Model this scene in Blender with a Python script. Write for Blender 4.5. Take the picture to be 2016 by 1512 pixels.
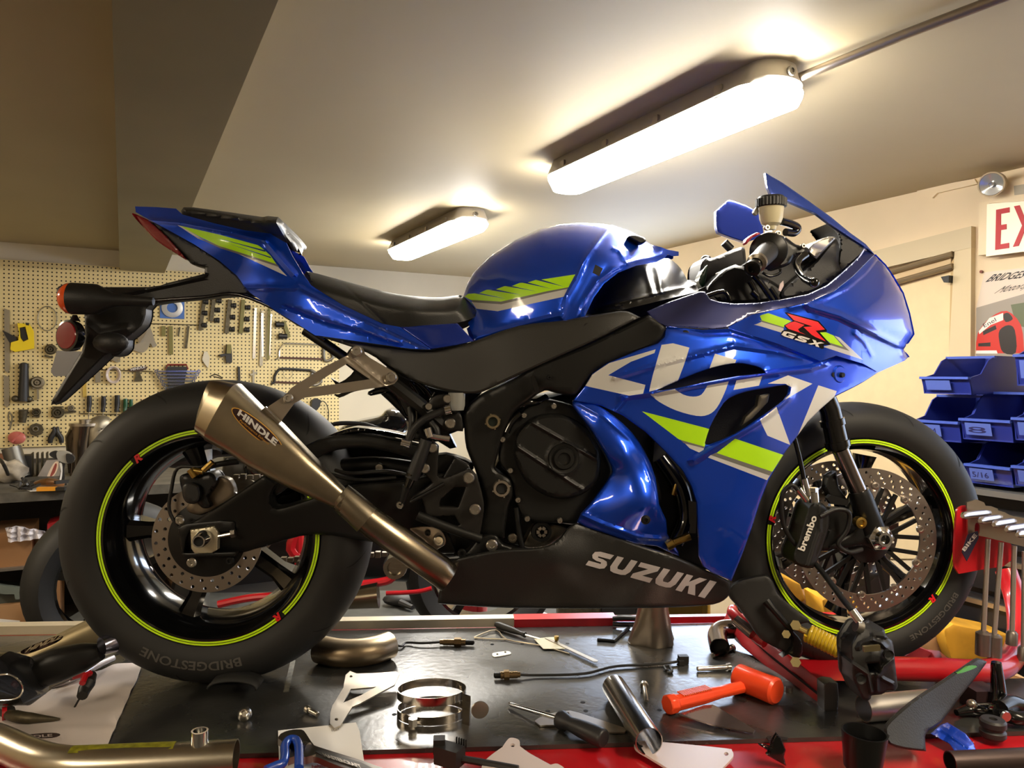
import bpy, bmesh, math, random
import numpy as np
from mathutils import Vector, Matrix, geometry
random.seed(7)
for o in list(bpy.data.objects): bpy.data.objects.remove(o)
SC = bpy.context.scene; COL = SC.collection
# ---------------------------------------------------------------- camera
W_, H_ = 2016, 1512
F = 1475.9
CAM = Vector((.506, -1.672, .662)); YAW, PITCH, ROLL = .0740, -.010, .008
FD = Vector((math.sin(YAW)*math.cos(PITCH), math.cos(YAW)*math.cos(PITCH), math.sin(PITCH)))
r0 = Vector((math.cos(YAW), -math.sin(YAW), 0)); u0 = r0.cross(FD)
RT = r0*math.cos(ROLL)+u0*math.sin(ROLL); UP = u0*math.cos(ROLL)-r0*math.sin(ROLL)
cd = bpy.data.cameras.new('camera'); co = bpy.data.objects.new('camera', cd); COL.objects.link(co)
cd.sensor_width = 36; cd.lens = F/W_*36; cd.clip_start = .02; cd.clip_end = 60
co.matrix_world = Matrix(((RT.x, UP.x, -FD.x, CAM.x), (RT.y, UP.y, -FD.y, CAM.y), (RT.z, UP.z, -FD.z, CAM.z), (0, 0, 0, 1)))
SC.camera = co
# ---------------------------------------------------------------- world, exposure
wd = bpy.data.worlds.new('world'); SC.world = wd; wd.use_nodes = True
wd.node_tree.nodes['Background'].inputs[0].default_value = (1, .93, .82, 1)
wd.node_tree.nodes['Background'].inputs[1].default_value = .3
SC.view_settings.view_transform = 'Standard'; SC.view_settings.look = 'None'
SC.view_settings.exposure = 1.17; SC.view_settings.gamma = 1; SC.view_settings.use_curve_mapping = False
LAMP = 37.0                       # glow of the ceiling fixtures
# ---------------------------------------------------------------- px -> place
def ray(px, py): return FD*F+RT*(px-W_/2)-UP*(py-H_/2)
class PL:                         # a real plane in the shop, seen through a pixel
    def __init__(s, o, n): s.o = Vector(o); s.n = Vector(n).normalized()
    def pt(s, px, py, off=0):
        v = ray(px, py); return CAM+v*(((s.o+s.n*off-CAM).dot(s.n))/v.dot(s.n))
def P(px, py, y): v = ray(px, py); return CAM+v*((y-CAM.y)/v.y)
def T(px, py, z=0): v = ray(px, py); return CAM+v*((z-CAM.z)/v.z)
PSI = -.405
DD = Vector((math.sin(PSI), math.cos(PSI), 0)); EE = Vector((math.cos(PSI), -math.sin(PSI), 0)); ZZ = Vector((0, 0, 1))
CEIL = CAM.z+.78; FLOOR = -.82
BWD = T(600, 521, CEIL).dot(DD); RWE = T(1551, 435.6, CEIL).dot(EE)
def R(e, d, z): return EE*e+DD*d+ZZ*z
BW = PL(DD*BWD, -DD); RW = PL(EE*RWE, -EE)
# ---------------------------------------------------------------- materials
def lin(c):
    return tuple(((x/255)/12.92 if x/255 <= .04045 else ((x/255+.055)/1.055)**2.4) for x in c)
MATS = {}
def M(name, rgb, rough=.5, metal=0, coat=0, emit=0, noise=0, nscale=20, bump=0, bscale=80, alpha=1, trans=0, spec=.5, stretch=None, aniso=0, lo=None):
    if name in MATS: return MATS[name]
    m = bpy.data.materials.new(name); m.use_nodes = True; nt = m.node_tree; b = nt.nodes['Principled BSDF']
    c = lin(rgb); b.inputs['Base Color'].default_value = (*c, 1); b.inputs['Roughness'].default_value = rough
    b.inputs['Metallic'].default_value = metal; b.inputs['Coat Weight'].default_value = coat
    b.inputs['Coat Roughness'].default_value = .06; b.inputs['Specular IOR Level'].default_value = spec
    b.inputs['Anisotropic'].default_value = aniso
    if trans: b.inputs['Transmission Weight'].default_value = trans
    if alpha < 1: b.inputs['Alpha'].default_value = alpha
    if emit:
        b.inputs['Emission Color'].default_value = (*c, 1); b.inputs['Emission Strength'].default_value = emit
    if noise or bump:
        tc = nt.nodes.new('ShaderNodeTexCoord'); mp = nt.nodes.new('ShaderNodeMapping'); nt.links.new(tc.outputs['Object'], mp.inputs[0])
        if stretch: mp.inputs['Scale'].default_value = stretch
    if noise:
        n = nt.nodes.new('ShaderNodeTexNoise'); n.inputs['Scale'].default_value = nscale; n.inputs['Detail'].default_value = 6
        nt.links.new(mp.outputs[0], n.inputs['Vector'])
        r = nt.nodes.new('ShaderNodeValToRGB'); nt.links.new(n.outputs['Fac'], r.inputs[0])
        l = lin(lo) if lo else tuple(x*(1-noise) for x in c)
        r.color_ramp.elements[0].position = .35; r.color_ramp.elements[0].color = (*l, 1)
        r.color_ramp.elements[1].position = .68; r.color_ramp.elements[1].color = (*tuple(min(1, x*(1+noise*.4)) for x in c), 1)
        nt.links.new(r.outputs[0], b.inputs['Base Color'])
    if bump:
        n = nt.nodes.new('ShaderNodeTexNoise'); n.inputs['Scale'].default_value = bscale; n.inputs['Detail'].default_value = 4
        nt.links.new(mp.outputs[0], n.inputs['Vector'])
        bu = nt.nodes.new('ShaderNodeBump'); bu.inputs['Strength'].default_value = bump; bu.inputs['Distance'].default_value = .004
        nt.links.new(n.outputs['Fac'], bu.inputs['Height']); nt.links.new(bu.outputs[0], b.inputs['Normal'])
    MATS[name] = m; return m
blue = M('blue_paint', (6, 72, 214), .36, .72, 1)
bluedk = M('blue_deep_paint', (7, 48, 160), .36, .6, 1)
navy = M('violet_navy_paint', (38, 42, 100), .3, .4, 1)  # blue paint's violet ceiling reflection as a colour, not applied
green = M('fluo_green', (176, 232, 12), .4, 0, .5)
silverp = M('silver_graphic', (196, 196, 196), .4, .1, .4)
greyp = M('grey_graphic', (110, 110, 105), .4, .1, .4)
redp = M('red_graphic', (232, 30, 40), .4, 0, .4)
blk = M('black_plastic', (21, 21, 21), .48, 0, bump=.12, bscale=400)
blkg = M('black_gloss', (8, 8, 9), .14, 0, .6)
blks = M('black_satin_metal', (22, 22, 22), .38, .3)
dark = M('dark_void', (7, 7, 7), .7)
frm = M('frame_black', (24, 24, 23), .42, .25)
vinyl = M('seat_vinyl', (36, 37, 36), .42, 0, bump=.15, bscale=500)
rub = M('tyre_rubber', (27, 27, 27), .62, 0, noise=.2, nscale=6)
rubl = M('tyre_lettering', (76, 73, 69), .6)
steel = M('brushed_steel', (168, 160, 146), .3, 1, noise=.12, nscale=30, stretch=(1, 1, 12))
pipe = M('brushed_pipe', (150, 138, 118), .27, 1, noise=.2, nscale=8)
chrome = M('chrome', (225, 225, 225), .12, 1)
alu = M('cut_aluminium', (196, 186, 172), .35, 1)
zinc = M('zinc_bolt', (205, 200, 190), .28, 1)
disc = M('disc_steel', (176, 166, 156), .32, 1)
brass = M('brass', (180, 150, 80), .3, 1)
redm = M('red_enamel', (176, 20, 30), .32, 0, .4)
redd = M('red_powder', (150, 22, 28), .42, 0, .2, noise=.25, nscale=9)
white = M('white_paper', (226, 224, 220), .7)
whitel = M('white_letter', (215, 212, 208), .5)
orange = M('orange_lens', (226, 84, 24), .2, 0, .5)
redl = M('red_lens', (128, 6, 20), .25, 0, .3)
oran = M('orange_plastic', (248, 78, 34), .38, 0, .2)
cream = M('cream_wall', (226, 206, 172), .75, noise=.05, nscale=3, bump=.15, bscale=12)
ceilm = M('ceiling_paint', (188, 174, 142), .6, noise=.07, nscale=1.2, bump=.1, bscale=5)
# ---------------------------------------------------------------- objects
def obj(name, me, mats=None, parent=None, sharp=35):
    if mats is not None:
        for m in (mats if isinstance(mats, (list, tuple)) else [mats]): me.materials.append(m)
    if len(me.polygons):
        me.polygons.foreach_set('use_smooth', [True]*len(me.polygons)); me.set_sharp_from_angle(angle=math.radians(sharp))
    o = bpy.data.objects.new(name, me); COL.objects.link(o)
    if parent is not None:
        o.parent = parent; o.matrix_parent_inverse = parent.matrix_basis.inverted()
    return o
def tag(o, label=None, cat=None, group=None, kind=None):
    if label: o['label'] = label
    if cat: o['category'] = cat
    if group: o['group'] = group
    if kind: o['kind'] = kind
    return o
def thing(name, label, cat, loc=(0, 0, 0), group=None):
    o = bpy.data.objects.new(name, None); COL.objects.link(o); o.location = loc; o.empty_display_size = .05
    return tag(o, label, cat, group)
def perp(d):
    a = Vector((0, 0, 1)) if abs(d.z) < .9 else Vector((1, 0, 0)); u = d.cross(a).normalized(); return u, d.cross(u).normalized()
class MB:
    def __init__(s): s.v = []; s.f = []; s.m = []
    def add(s, vs, fs, mi=0):
        n = len(s.v); s.v += [Vector(v) for v in vs]; s.f += [[i+n for i in f] for f in fs]; s.m += [mi]*len(fs); return s
    def hexa(s, p, mi=0):   # 8 corners: bottom 4 then top 4
        return s.add(p, [(3, 2, 1, 0), (4, 5, 6, 7), (0, 1, 5, 4), (1, 2, 6, 5), (2, 3, 7, 6), (3, 0, 4, 7)], mi)
    def box(s, c, sz, ax=None, mi=0):
        c = Vector(c); X, Y, Z = ax if ax else (Vector((1, 0, 0)), Vector((0, 1, 0)), ZZ); a, b, h = [k/2 for k in sz]
        return s.hexa([c+X*i*a+Y*j*b+Z*k*h for k in (-1, 1) for i, j in ((-1, -1), (1, -1), (1, 1), (-1, 1))], mi)
    def bar(s, a, b, w, t, up=ZZ, mi=0):
        a, b = Vector(a), Vector(b); d = (b-a).normalized(); u = d.cross(Vector(up)).normalized(); n = u.cross(d)
        return s.box((a+b)/2, ((b-a).length, w, t), (d, u, n), mi)
    def rbox(s, e0, e1, d0, d1, z0, z1, mi=0):
        return s.hexa([R(e, d, z) for z in (z0, z1) for e, d in ((e0, d0), (e1, d0), (e1, d1), (e0, d1))], mi)
    def tube(s, pts, r, n=12, mi=0, cap=True, smooth=0, close=False, flat=1):
        pts = [Vector(p) for p in pts]; rs = r if isinstance(r, (list, tuple)) else [r]*len(pts)
        if smooth and len(pts) > 2:
            q = []; qr = []
            for i in range(len(pts)-1):
                p0 = pts[max(i-1, 0)]; p1 = pts[i]; p2 = pts[i+1]; p3 = pts[min(i+2, len(pts)-1)]
                for k in range(smooth):
                    t = k/smooth; q.append(.5*((2*p1)+(p2-p0)*t+(2*p0-5*p1+4*p2-p3)*t*t+(3*p1-p0-3*p2+p3)*t**3)); qr.append(rs[i]*(1-t)+rs[i+1]*t)
            q.append(pts[-1]); qr.append(rs[-1]); pts, rs = q, qr
        u = None; vs = []; N = len(pts)
        for i, p in enumerate(pts):
            d = (pts[min(i+1, N-1)]-pts[max(i-1, 0)])
            if d.length < 1e-9: d = Vector((0, 0, 1))
            d.normalize()
            if u is None: u, _ = perp(d)
            u = (u-d*u.dot(d)).normalized(); w = d.cross(u)
            for k in range(n):
                a = 2*math.pi*k/n; vs.append(p+(u*math.cos(a)+w*math.sin(a)*flat)*rs[i])
        fs = [[i*n+k, i*n+(k+1) % n, (i+1)*n+(k+1) % n, (i+1)*n+k] for i in range(N-1) for k in range(n)]
        if cap: fs += [list(range(n))[::-1], [(N-1)*n+k for k in range(n)]]
        return s.add(vs, fs, mi)
    def cyl(s, a, b, r, n=20, mi=0, r2=None): return s.tube([a, b], [r, r if r2 is None else r2], n, mi)
    def pipe(s, pts, r, t=.0015, n=24, mi=0, smooth=0):   # open hollow pipe
        a = MB(); a.tube(pts, r, n, mi, False, smooth); m1 = len(a.v)
        rr = [x-t for x in r] if isinstance(r, (list, tuple)) else r-t
        b = MB(); b.tube(pts, rr, n, mi, False, smooth)
        s.add(a.v, a.f, mi); s.add(b.v, [f[::-1] for f in b.f], mi)
        k0 = len(s.v)-2*m1
        for e in (0, m1-n):
            for k in range(n):
                q = [k0+e+k, k0+e+(k+1) % n, k0+m1+e+(k+1) % n, k0+m1+e+k]
                s.f.append(q if e else q[::-1]); s.m.append(mi)
        return s
    def lathe(s, o, ax, prof, n=32, mi=0, a0=0, a1=2*math.pi, ref=None):   # prof: (radius, along) pairs
        o = Vector(o); ax = Vector(ax).normalized()
        if ref is None: u, w = perp(ax)
        else: u = (Vector(ref)-ax*Vector(ref).dot(ax)).normalized(); w = ax.cross(u)
        full = abs(a1-a0-2*math.pi) < 1e-6; k_ = n if full else n+1; vs = []
        for (r, h) in prof:
            for k in range(k_):
                a = a0+(a1-a0)*k/n; vs.append(o+ax*h+(u*math.cos(a)+w*math.sin(a))*r)
        fs = []
        for i in range(len(prof)-1):
            for k in range(n):
                k2 = (k+1) % k_; fs.append([i*k_+k, i*k_+k2, (i+1)*k_+k2, (i+1)*k_+k])
        return s.add(vs, fs, mi)
    def ball(s, c, r, n=12, mi=0, sc=(1, 1, 1)):
        vs = []; c = Vector(c)
        for i in range(n+1):
            t = math.pi*i/n
            for k in range(n*2):
                a = math.pi*k/n; vs.append(c+Vector((math.sin(t)*math.cos(a)*sc[0], math.sin(t)*math.sin(a)*sc[1], math.cos(t)*sc[2]))*r)
        m = 2*n
        return s.add(vs, [[i*m+k, (i+1)*m+k, (i+1)*m+(k+1) % m, i*m+(k+1) % m] for i in range(n) for k in range(m)], mi)
    def hexnut(s, a, b, r, mi=0): return s.tube([a, b], r, 6, mi)
    def build(s, name, mats, parent=None, sharp=35):
        me = bpy.data.meshes.new(name); me.from_pydata([tuple(v) for v in s.v], [], s.f); me.update()
        o_ = obj(name, me, mats, parent, sharp)
        if any(s.m): me.polygons.foreach_set('material_index', s.m)
        bm = bmesh.new(); bm.from_mesh(me); bmesh.ops.remove_doubles(bm, verts=bm.verts, dist=1e-6); bmesh.ops.recalc_face_normals(bm, faces=bm.faces); bm.to_mesh(me); bm.free()
        me.set_sharp_from_angle(angle=math.radians(sharp))
        return o_
# ---------------------------------------------------------------- triangulated outlines
def pip(P_, poly):
    x, y = P_[:, 0], P_[:, 1]; r = np.zeros(len(P_), bool); n = len(poly); j = n-1
    for i in range(n):
        xi, yi = poly[i]; xj, yj = poly[j]
        c = (yi > y) != (yj > y)
        if yi != yj: r ^= c & (x < (xj-xi)*(y-yi)/(yj-yi)+xi)
        j = i
    return r
def pdist(P_, line, closed=False):
    L = list(line)+([line[0]] if closed else []); d = np.full(len(P_), 1e9)
    for (ax, ay), (bx, by) in zip(L[:-1], L[1:]):
        vx, vy = bx-ax, by-ay; q = vx*vx+vy*vy+1e-12
        t = np.clip(((P_[:, 0]-ax)*vx+(P_[:, 1]-ay)*vy)/q, 0, 1)
        d = np.minimum(d, np.hypot(P_[:, 0]-ax-t*vx, P_[:, 1]-ay-t*vy))
    return d
def dens(loop, step, closed=True):
    out = []; n = len(loop)
    for i in range(n if closed else n-1):
        a, b = loop[i], loop[(i+1) % n]; k = max(1, int(math.hypot(b[0]-a[0], b[1]-a[1])/step+.5))
        out += [(a[0]+(b[0]-a[0])*t/k, a[1]+(b[1]-a[1])*t/k) for t in range(k)]
    if not closed: out.append(loop[-1])
    return out
def sm(pts, k=6, closed=True):      # smooth an outline through its points; a point with a third value 1 stays a corner
    n = len(pts); out = []
    C_ = [len(p) > 2 and p[2] for p in pts]; q = [(p[0], p[1]) for p in pts]
    for i in range(n if closed else n-1):
        p1, p2 = q[i], q[(i+1) % n]; p0 = p1 if C_[i] or (not closed and i == 0) else q[i-1]; p3 = p2 if C_[(i+1) % n] or (not closed and i == n-2) else q[(i+2) % n]
        for s_ in range(k):
            t = s_/k; out.append(tuple(.5*(2*p1[c]+(p2[c]-p0[c])*t+(2*p0[c]-5*p1[c]+4*p2[c]-p3[c])*t*t+(3*p1[c]-p0[c]-3*p2[c]+p3[c])*t**3) for c in (0, 1)))
    if not closed: out.append(q[-1])
    return out
def offs(line, d, step, closed):
    L = dens(line, step, closed); n = len(L); out = []
    for i in range(n):
        a = L[i-1] if (closed or i) else L[0]; b = L[(i+1) % n] if (closed or i < n-1) else L[-1]
        dx, dy = b[0]-a[0], b[1]-a[1]; l = math.hypot(dx, dy)+1e-9; out.append((L[i][0]-dy/l*d, L[i][1]+dx/l*d))
    return out
def cdt(outline, holes=(), lines=(), step=8, rings=(), opens=()):
    pts = []; edges = []
    def addl(loop, closed):
        n0 = len(pts); L = dens(loop, step, closed); pts.extend(L); m = len(L)
        for i in range(m if closed else m-1): edges.append((n0+i, n0+(i+1) % m))
    addl(outline, True)
    for h in holes: addl(h, True)
    for l in lines: addl(l, True)
    free = []
    oa = np.array(outline)
    for (ln, ds, closed) in rings:        # rows of points that follow a line at set distances, so bends shade cleanly
        for d in ds:
            for sg in ((1, -1) if d else (1,)):
                q = np.array(offs(ln, d*sg, min(step, max(d*1.5, 3)), closed))
                ok = pip(q, outline) & (pdist(q, ln, closed) > d*.93) & ((pdist(q, outline, True) > .35) if d > .3 else True)
                for h in list(holes): ok &= ~pip(q, h) & (pdist(q, h, True) > .3)
                for h in list(lines): ok &= pdist(q, h, True) > .3
                free.append(q[ok])
    free = np.concatenate(free) if free else np.zeros((0, 2))
    pts += [tuple(p) for p in free]
    o = np.array(outline); x0, y0 = o.min(0); x1, y1 = o.max(0)
    g = [(x+(j % 2)*step/2, y) for j, y in enumerate(np.arange(y0, y1, step*.87)) for x in np.arange(x0, x1, step)]
    if g:
        g = np.array(g); ok = pip(g, outline) & (pdist(g, outline, True) > step*.45)
        for h in list(holes)+list(lines): ok &= pdist(g, h, True) > step*.35
        if len(free):
            for i0 in range(0, len(g), 400):
                gg = g[i0:i0+400]; dm = np.sqrt(((gg[:, None]-free[None])**2).sum(2).min(1)); ok[i0:i0+400] &= dm > step*.42
        pts += [tuple(p) for p in g[ok]]
    r = geometry.delaunay_2d_cdt([Vector(p) for p in pts], edges, [], 0, 1e-5)
    V = np.array([(v.x, v.y) for v in r[0]]); Fs = np.array([f[:] for f in r[2]])
    c = V[Fs].mean(1); ok = pip(c, outline)
    for h in holes: ok &= ~pip(c, h)
    Fs = Fs[ok]; used = np.unique(Fs); mp = -np.ones(len(V), int); mp[used] = np.arange(len(used))
    V = V[used]; Fs = mp[Fs]
    a = V[Fs[:, 1]]-V[Fs[:, 0]]; b = V[Fs[:, 2]]-V[Fs[:, 0]]; neg = a[:, 0]*b[:, 1]-a[:, 1]*b[:, 0] < 0
    Fs[neg] = Fs[neg][:, ::-1]
    return V, Fs
def tps(ctrl):
    c = np.array([(a[0]/300, a[1]/300) for a in ctrl]); z = np.array([a[2] for a in ctrl]); n = len(c)
    def K(A, B): d2 = ((A[:, None]-B[None])**2).sum(2)+1e-9; return d2*np.log(d2)*.5
    m_ = np.zeros((n+3, n+3)); m_[:n, :n] = K(c, c)+np.eye(n)*1e-3; m_[:n, n] = 1; m_[:n, n+1:] = c; m_[n, :n] = 1; m_[n+1:, :n] = c.T
    w = np.linalg.lstsq(m_, np.r_[z, 0, 0, 0], rcond=None)[0]
    return lambda V: K(V/300, c)@w[:n]+w[n]+(V/300)@w[n+1:]
def panel(name, outline, y, mats, parent=None, thick=.004, decals=(), holes=(), rnd=None, crest=None, ridges=(), step=8, back=True, mirror=False, sharp=32, yb=None, bounds=None):
    """A moulded panel seen from the side: outline traced in side view, y = how far out it stands (number or control points)."""
    outline = [(p[0], p[1]) for p in outline]
    ridges = [(r_[0], max(r_[1]*1.5, 6), r_[2]) for r_ in ridges]; rings = []
    if rnd: rings += [(l, (rnd[0]*.12, rnd[0]*.38, rnd[0]), True) for l in [outline]+list(holes)]
    if crest: rings.append((crest[0], [crest[1]*k for k in (.02, .07, .16, .3, .5)], False))
    for rg in ridges: rings.append((rg[0], (0, rg[1]*.3, rg[1]*.6, rg[1]), False))
    V, Fs = cdt(outline, holes, [d[0] for d in decals], step, rings)
    Y = tps(y)(V) if isinstance(y, (list, tuple)) else np.full(len(V), float(y))
    if bounds: Y = np.clip(Y, *bounds)
    if crest:
        line, rr = crest[0], crest[1]; yc = crest[2] if len(crest) > 2 else 0
        t = 1-np.minimum(pdist(V, line)/rr, 1); Y = yc+(Y-yc)*np.sqrt(np.maximum(0, 1-t**2))
    if rnd:
        loops = [outline]+list(holes); dd = np.full(len(V), 1e9)
        for l in loops: dd = np.minimum(dd, pdist(V, l, True))
        t = 1-np.minimum(dd/rnd[0], 1); Y = Y+rnd[1]*(1-np.sqrt(np.maximum(0, 1-t**2)))
    for rg in ridges:
        dd = np.minimum(pdist(V, rg[0])/rg[1], 1); Y = Y-rg[2]*.8*(.5+.5*np.cos(math.pi*dd))
    vs = [P(a, b, c) for (a, b), c in zip(V, Y)]; n = len(vs)
    cent = V[Fs].mean(1); mi = np.zeros(len(Fs), int)
    for d in decals: mi[pip(cent, d[0])] = d[1]
    fs = [tuple(f) for f in Fs]; ml = list(mi)
    if back:
        e = {}
        for f in Fs:
            for i in range(3):
                a, b = f[i], f[(i+1) % 3]; e[(a, b)] = 1
        bd = [k for k in e if (k[1], k[0]) not in e]
        vs += [Vector((v.x, (v.y+thick) if yb is None else max(yb, v.y+.0005), v.z)) for v in vs]
        fs += [(f[2]+n, f[1]+n, f[0]+n) for f in Fs]+[(a, a+n, b+n, b) for a, b in bd]; ml += [0]*(len(Fs)+len(bd))
    me = bpy.data.meshes.new(name); me.from_pydata([tuple(v) for v in vs], [], [tuple(int(i) for i in f) for f in fs])
    me.polygons.foreach_set('material_index', [int(i) for i in ml]); me.update()
    bm = bmesh.new(); bm.from_mesh(me); bmesh.ops.recalc_face_normals(bm, faces=bm.faces)
    if not back:
        if sum(f.normal.y for f in bm.faces) > 0: bmesh.ops.reverse_faces(bm, faces=bm.faces)
    bm.to_mesh(me); bm.free()
    o = obj(name, me, mats, parent, sharp)
    if mirror:
        c = o.copy(); COL.objects.link(c); c.scale.y = -1
    return o
def slab(name, outline, pl, off, thick, mats, parent=None, decals=(), holes=(), step=40, f=None, sharp=35, wavy=None):
    """A flat board or plate lying on plane pl (off = its underside's height above the plane)."""
    V, Fs = cdt([(p[0], p[1]) for p in outline], holes, [d[0] for d in decals], step)
    g = f or (lambda a, b, o_: pl.pt(a, b, o_))
    top = [g(a, b, off+thick) for a, b in V]; n = len(top)
    vs = list(top)+[t-pl.n*thick for t in top]
    if wavy:
        for i in range(n):
            w = wavy(*V[i]); vs[i] = vs[i]+pl.n*w; vs[i+n] = vs[i+n]+pl.n*w
    e = {}
    for f_ in Fs:
        for i in range(3): e[(f_[i], f_[(i+1) % 3])] = 1
    bd = [k for k in e if (k[1], k[0]) not in e]
    fs = [tuple(map(int, q)) for q in Fs]+[(int(q[2]+n), int(q[1]+n), int(q[0]+n)) for q in Fs]+[(int(a), int(a+n), int(b+n), int(b)) for a, b in bd]
    cent = V[Fs].mean(1); mi = np.zeros(len(Fs), int)
    for d in decals: mi[pip(cent, d[0])] = d[1]
    me = bpy.data.meshes.new(name); me.from_pydata([tuple(v) for v in vs], [], fs)
    me.polygons.foreach_set('material_index', [int(i) for i in mi]+[0]*(len(Fs)+len(bd))); me.update()
    bm = bmesh.new(); bm.from_mesh(me); bmesh.ops.recalc_face_normals(bm, faces=bm.faces); bm.to_mesh(me); bm.free()
    return obj(name, me, mats, parent, sharp)
TB = PL((0, 0, 0), (0, 0, 1))     # the lift table's mat
def tslab(name, outline, off, thick, mats, **k): return slab(name, outline, TB, off, thick, mats, **k)
def wplate(name, outline, y0, y1, mats, parent=None, holes=(), step=.02):
    """A plate standing in the side plane, outline in metres (x, z)."""
    V, Fs = cdt(outline, holes, (), step); n = len(V)
    vs = [(a, y0, b) for a, b in V]+[(a, y1, b) for a, b in V]; e = {}
    for f_ in Fs:
        for i in range(3): e[(f_[i], f_[(i+1) % 3])] = 1
    bd = [k for k in e if (k[1], k[0]) not in e]
    fs = [tuple(map(int, q)) for q in Fs]+[(int(q[2]+n), int(q[1]+n), int(q[0]+n)) for q in Fs]+[(int(a), int(a+n), int(b+n), int(b)) for a, b in bd]
    me = bpy.data.meshes.new(name); me.from_pydata(vs, [], fs); me.update()
    bm = bmesh.new(); bm.from_mesh(me); bmesh.ops.recalc_face_normals(bm, faces=bm.faces); bm.to_mesh(me); bm.free()
    return obj(name, me, mats, parent)
def circ(cx, cy, r, n=24, ry=None, a0=0): return [(cx+r*math.cos(2*math.pi*k/n+a0), cy+(ry or r)*math.sin(2*math.pi*k/n+a0)) for k in range(n)]
def scale_poly(poly, fn): return [fn(*p) for p in poly]
TXT = {}
def text(o, body, fn, mat, bold=.0, shear=0, spacing=1.0):
    """Print lettering onto object o: fn(u, v) gives the place for a letter point; u runs 0..width, v 0..1 cap height."""
    key = (body, bold, spacing)
    if key not in TXT:
        cu = bpy.data.curves.new('lettering', 'FONT'); cu.body = body; cu.offset = bold; cu.resolution_u = 3; cu.space_character = spacing; cu.fill_mode = 'FRONT'
        t = bpy.data.objects.new('lettering', cu); me = t.to_mesh()
        vs = [(v.co.x, v.co.y) for v in me.vertices]; fs = [tuple(p.vertices) for p in me.polygons]
        t.to_mesh_clear(); bpy.data.objects.remove(t); bpy.data.curves.remove(cu)
        x0 = min(v[0] for v in vs); x1 = max(v[0] for v in vs); y1 = .7
        TXT[key] = ([((a-x0)/(x1-x0), b/y1) for a, b in vs], fs)
    vs, fs = TXT[key]
    me = o.data; k = len(me.materials); me.materials.append(mat)
    bm = bmesh.new(); bm.from_mesh(me); bv = [bm.verts.new(fn(a+shear*b, b)) for a, b in vs]
    for f in fs:
        try: q = bm.faces.new([bv[i] for i in f]); q.material_index = k
        except ValueError: pass
    bm.to_mesh(me); bm.free(); return o
def aff(p0, p1, h, fn):   # letters along the pixel line p0->p1, cap height h px, fn(px,py)->place
    d = Vector((p1[0]-p0[0], p1[1]-p0[1])); n = Vector((d.y, -d.x)).normalized()*h
    return lambda u, v: fn(p0[0]+d.x*u+n.x*v, p0[1]+d.y*u+n.y*v)
def struct(o): o['kind'] = 'structure'; return o
def bolt(parent, p, r, n=Vector((0, -1, 0)), mat=None, h=.006, name='bolt', hexh=False):
    m = MB(); p = Vector(p); n = Vector(n).normalized()
    m.lathe(p, n, [(0, h*.35), (r*.42, h*.35), (r*.45, h), (r*.8, h), (r, h*.6), (r, 0)], 16)
    return m.build(name, mat or zinc, parent)
def cpy(o, parent=None, loc=None):
    c = o.copy(); COL.objects.link(c)
    if parent is not None: c.parent = parent
    for ch in [q for q in bpy.data.objects if q.parent == o]: cpy(ch, c)
    return c
# ================================================================ the room
def quad(name, pts, mat): return struct(MB().add(pts, [(0, 1, 2, 3)]).build(name, mat))
E0, D0 = -3.6, -3.2
def wallbox(name, a, mat): return struct(MB().rbox(*a).build(name, mat))
wallbox('ceiling', (E0-.1, RWE+.1, D0-.1, BWD+.1, CEIL, CEIL+.1), ceilm)
wallbox('floor', (E0-.1, RWE+.1, D0-.1, BWD+.1, FLOOR-.1, FLOOR), M('floor_concrete', (70, 66, 60), .6, noise=.4, nscale=3))
wallbox('wall_back', (E0-.1, RWE+.1, BWD, BWD+.1, FLOOR, CEIL), M('back_wall_paint', (206, 196, 172), .75, noise=.05, nscale=3))
wallbox('wall_right', (RWE, RWE+.1, D0-.1, BWD, FLOOR, CEIL), cream)
wallbox('wall_left', (E0-.1, E0, D0-.1, BWD, FLOOR, CEIL), M('left_wall_paint', (176, 158, 128), .8))
wallbox('wall_front', (E0, RWE, D0-.1, D0, FLOOR, CEIL), M('front_wall_paint', (110, 102, 92), .8))
zb = CEIL-.125
be0 = T(233, 440, zb).dot(EE); be1 = T(400, 355, zb).dot(EE)
struct(MB().rbox(be0, be1, D0, BWD, zb, CEIL).build('trim_1', M('beam_paint', (142, 130, 98), .55, noise=.14, nscale=1.5)))
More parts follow.
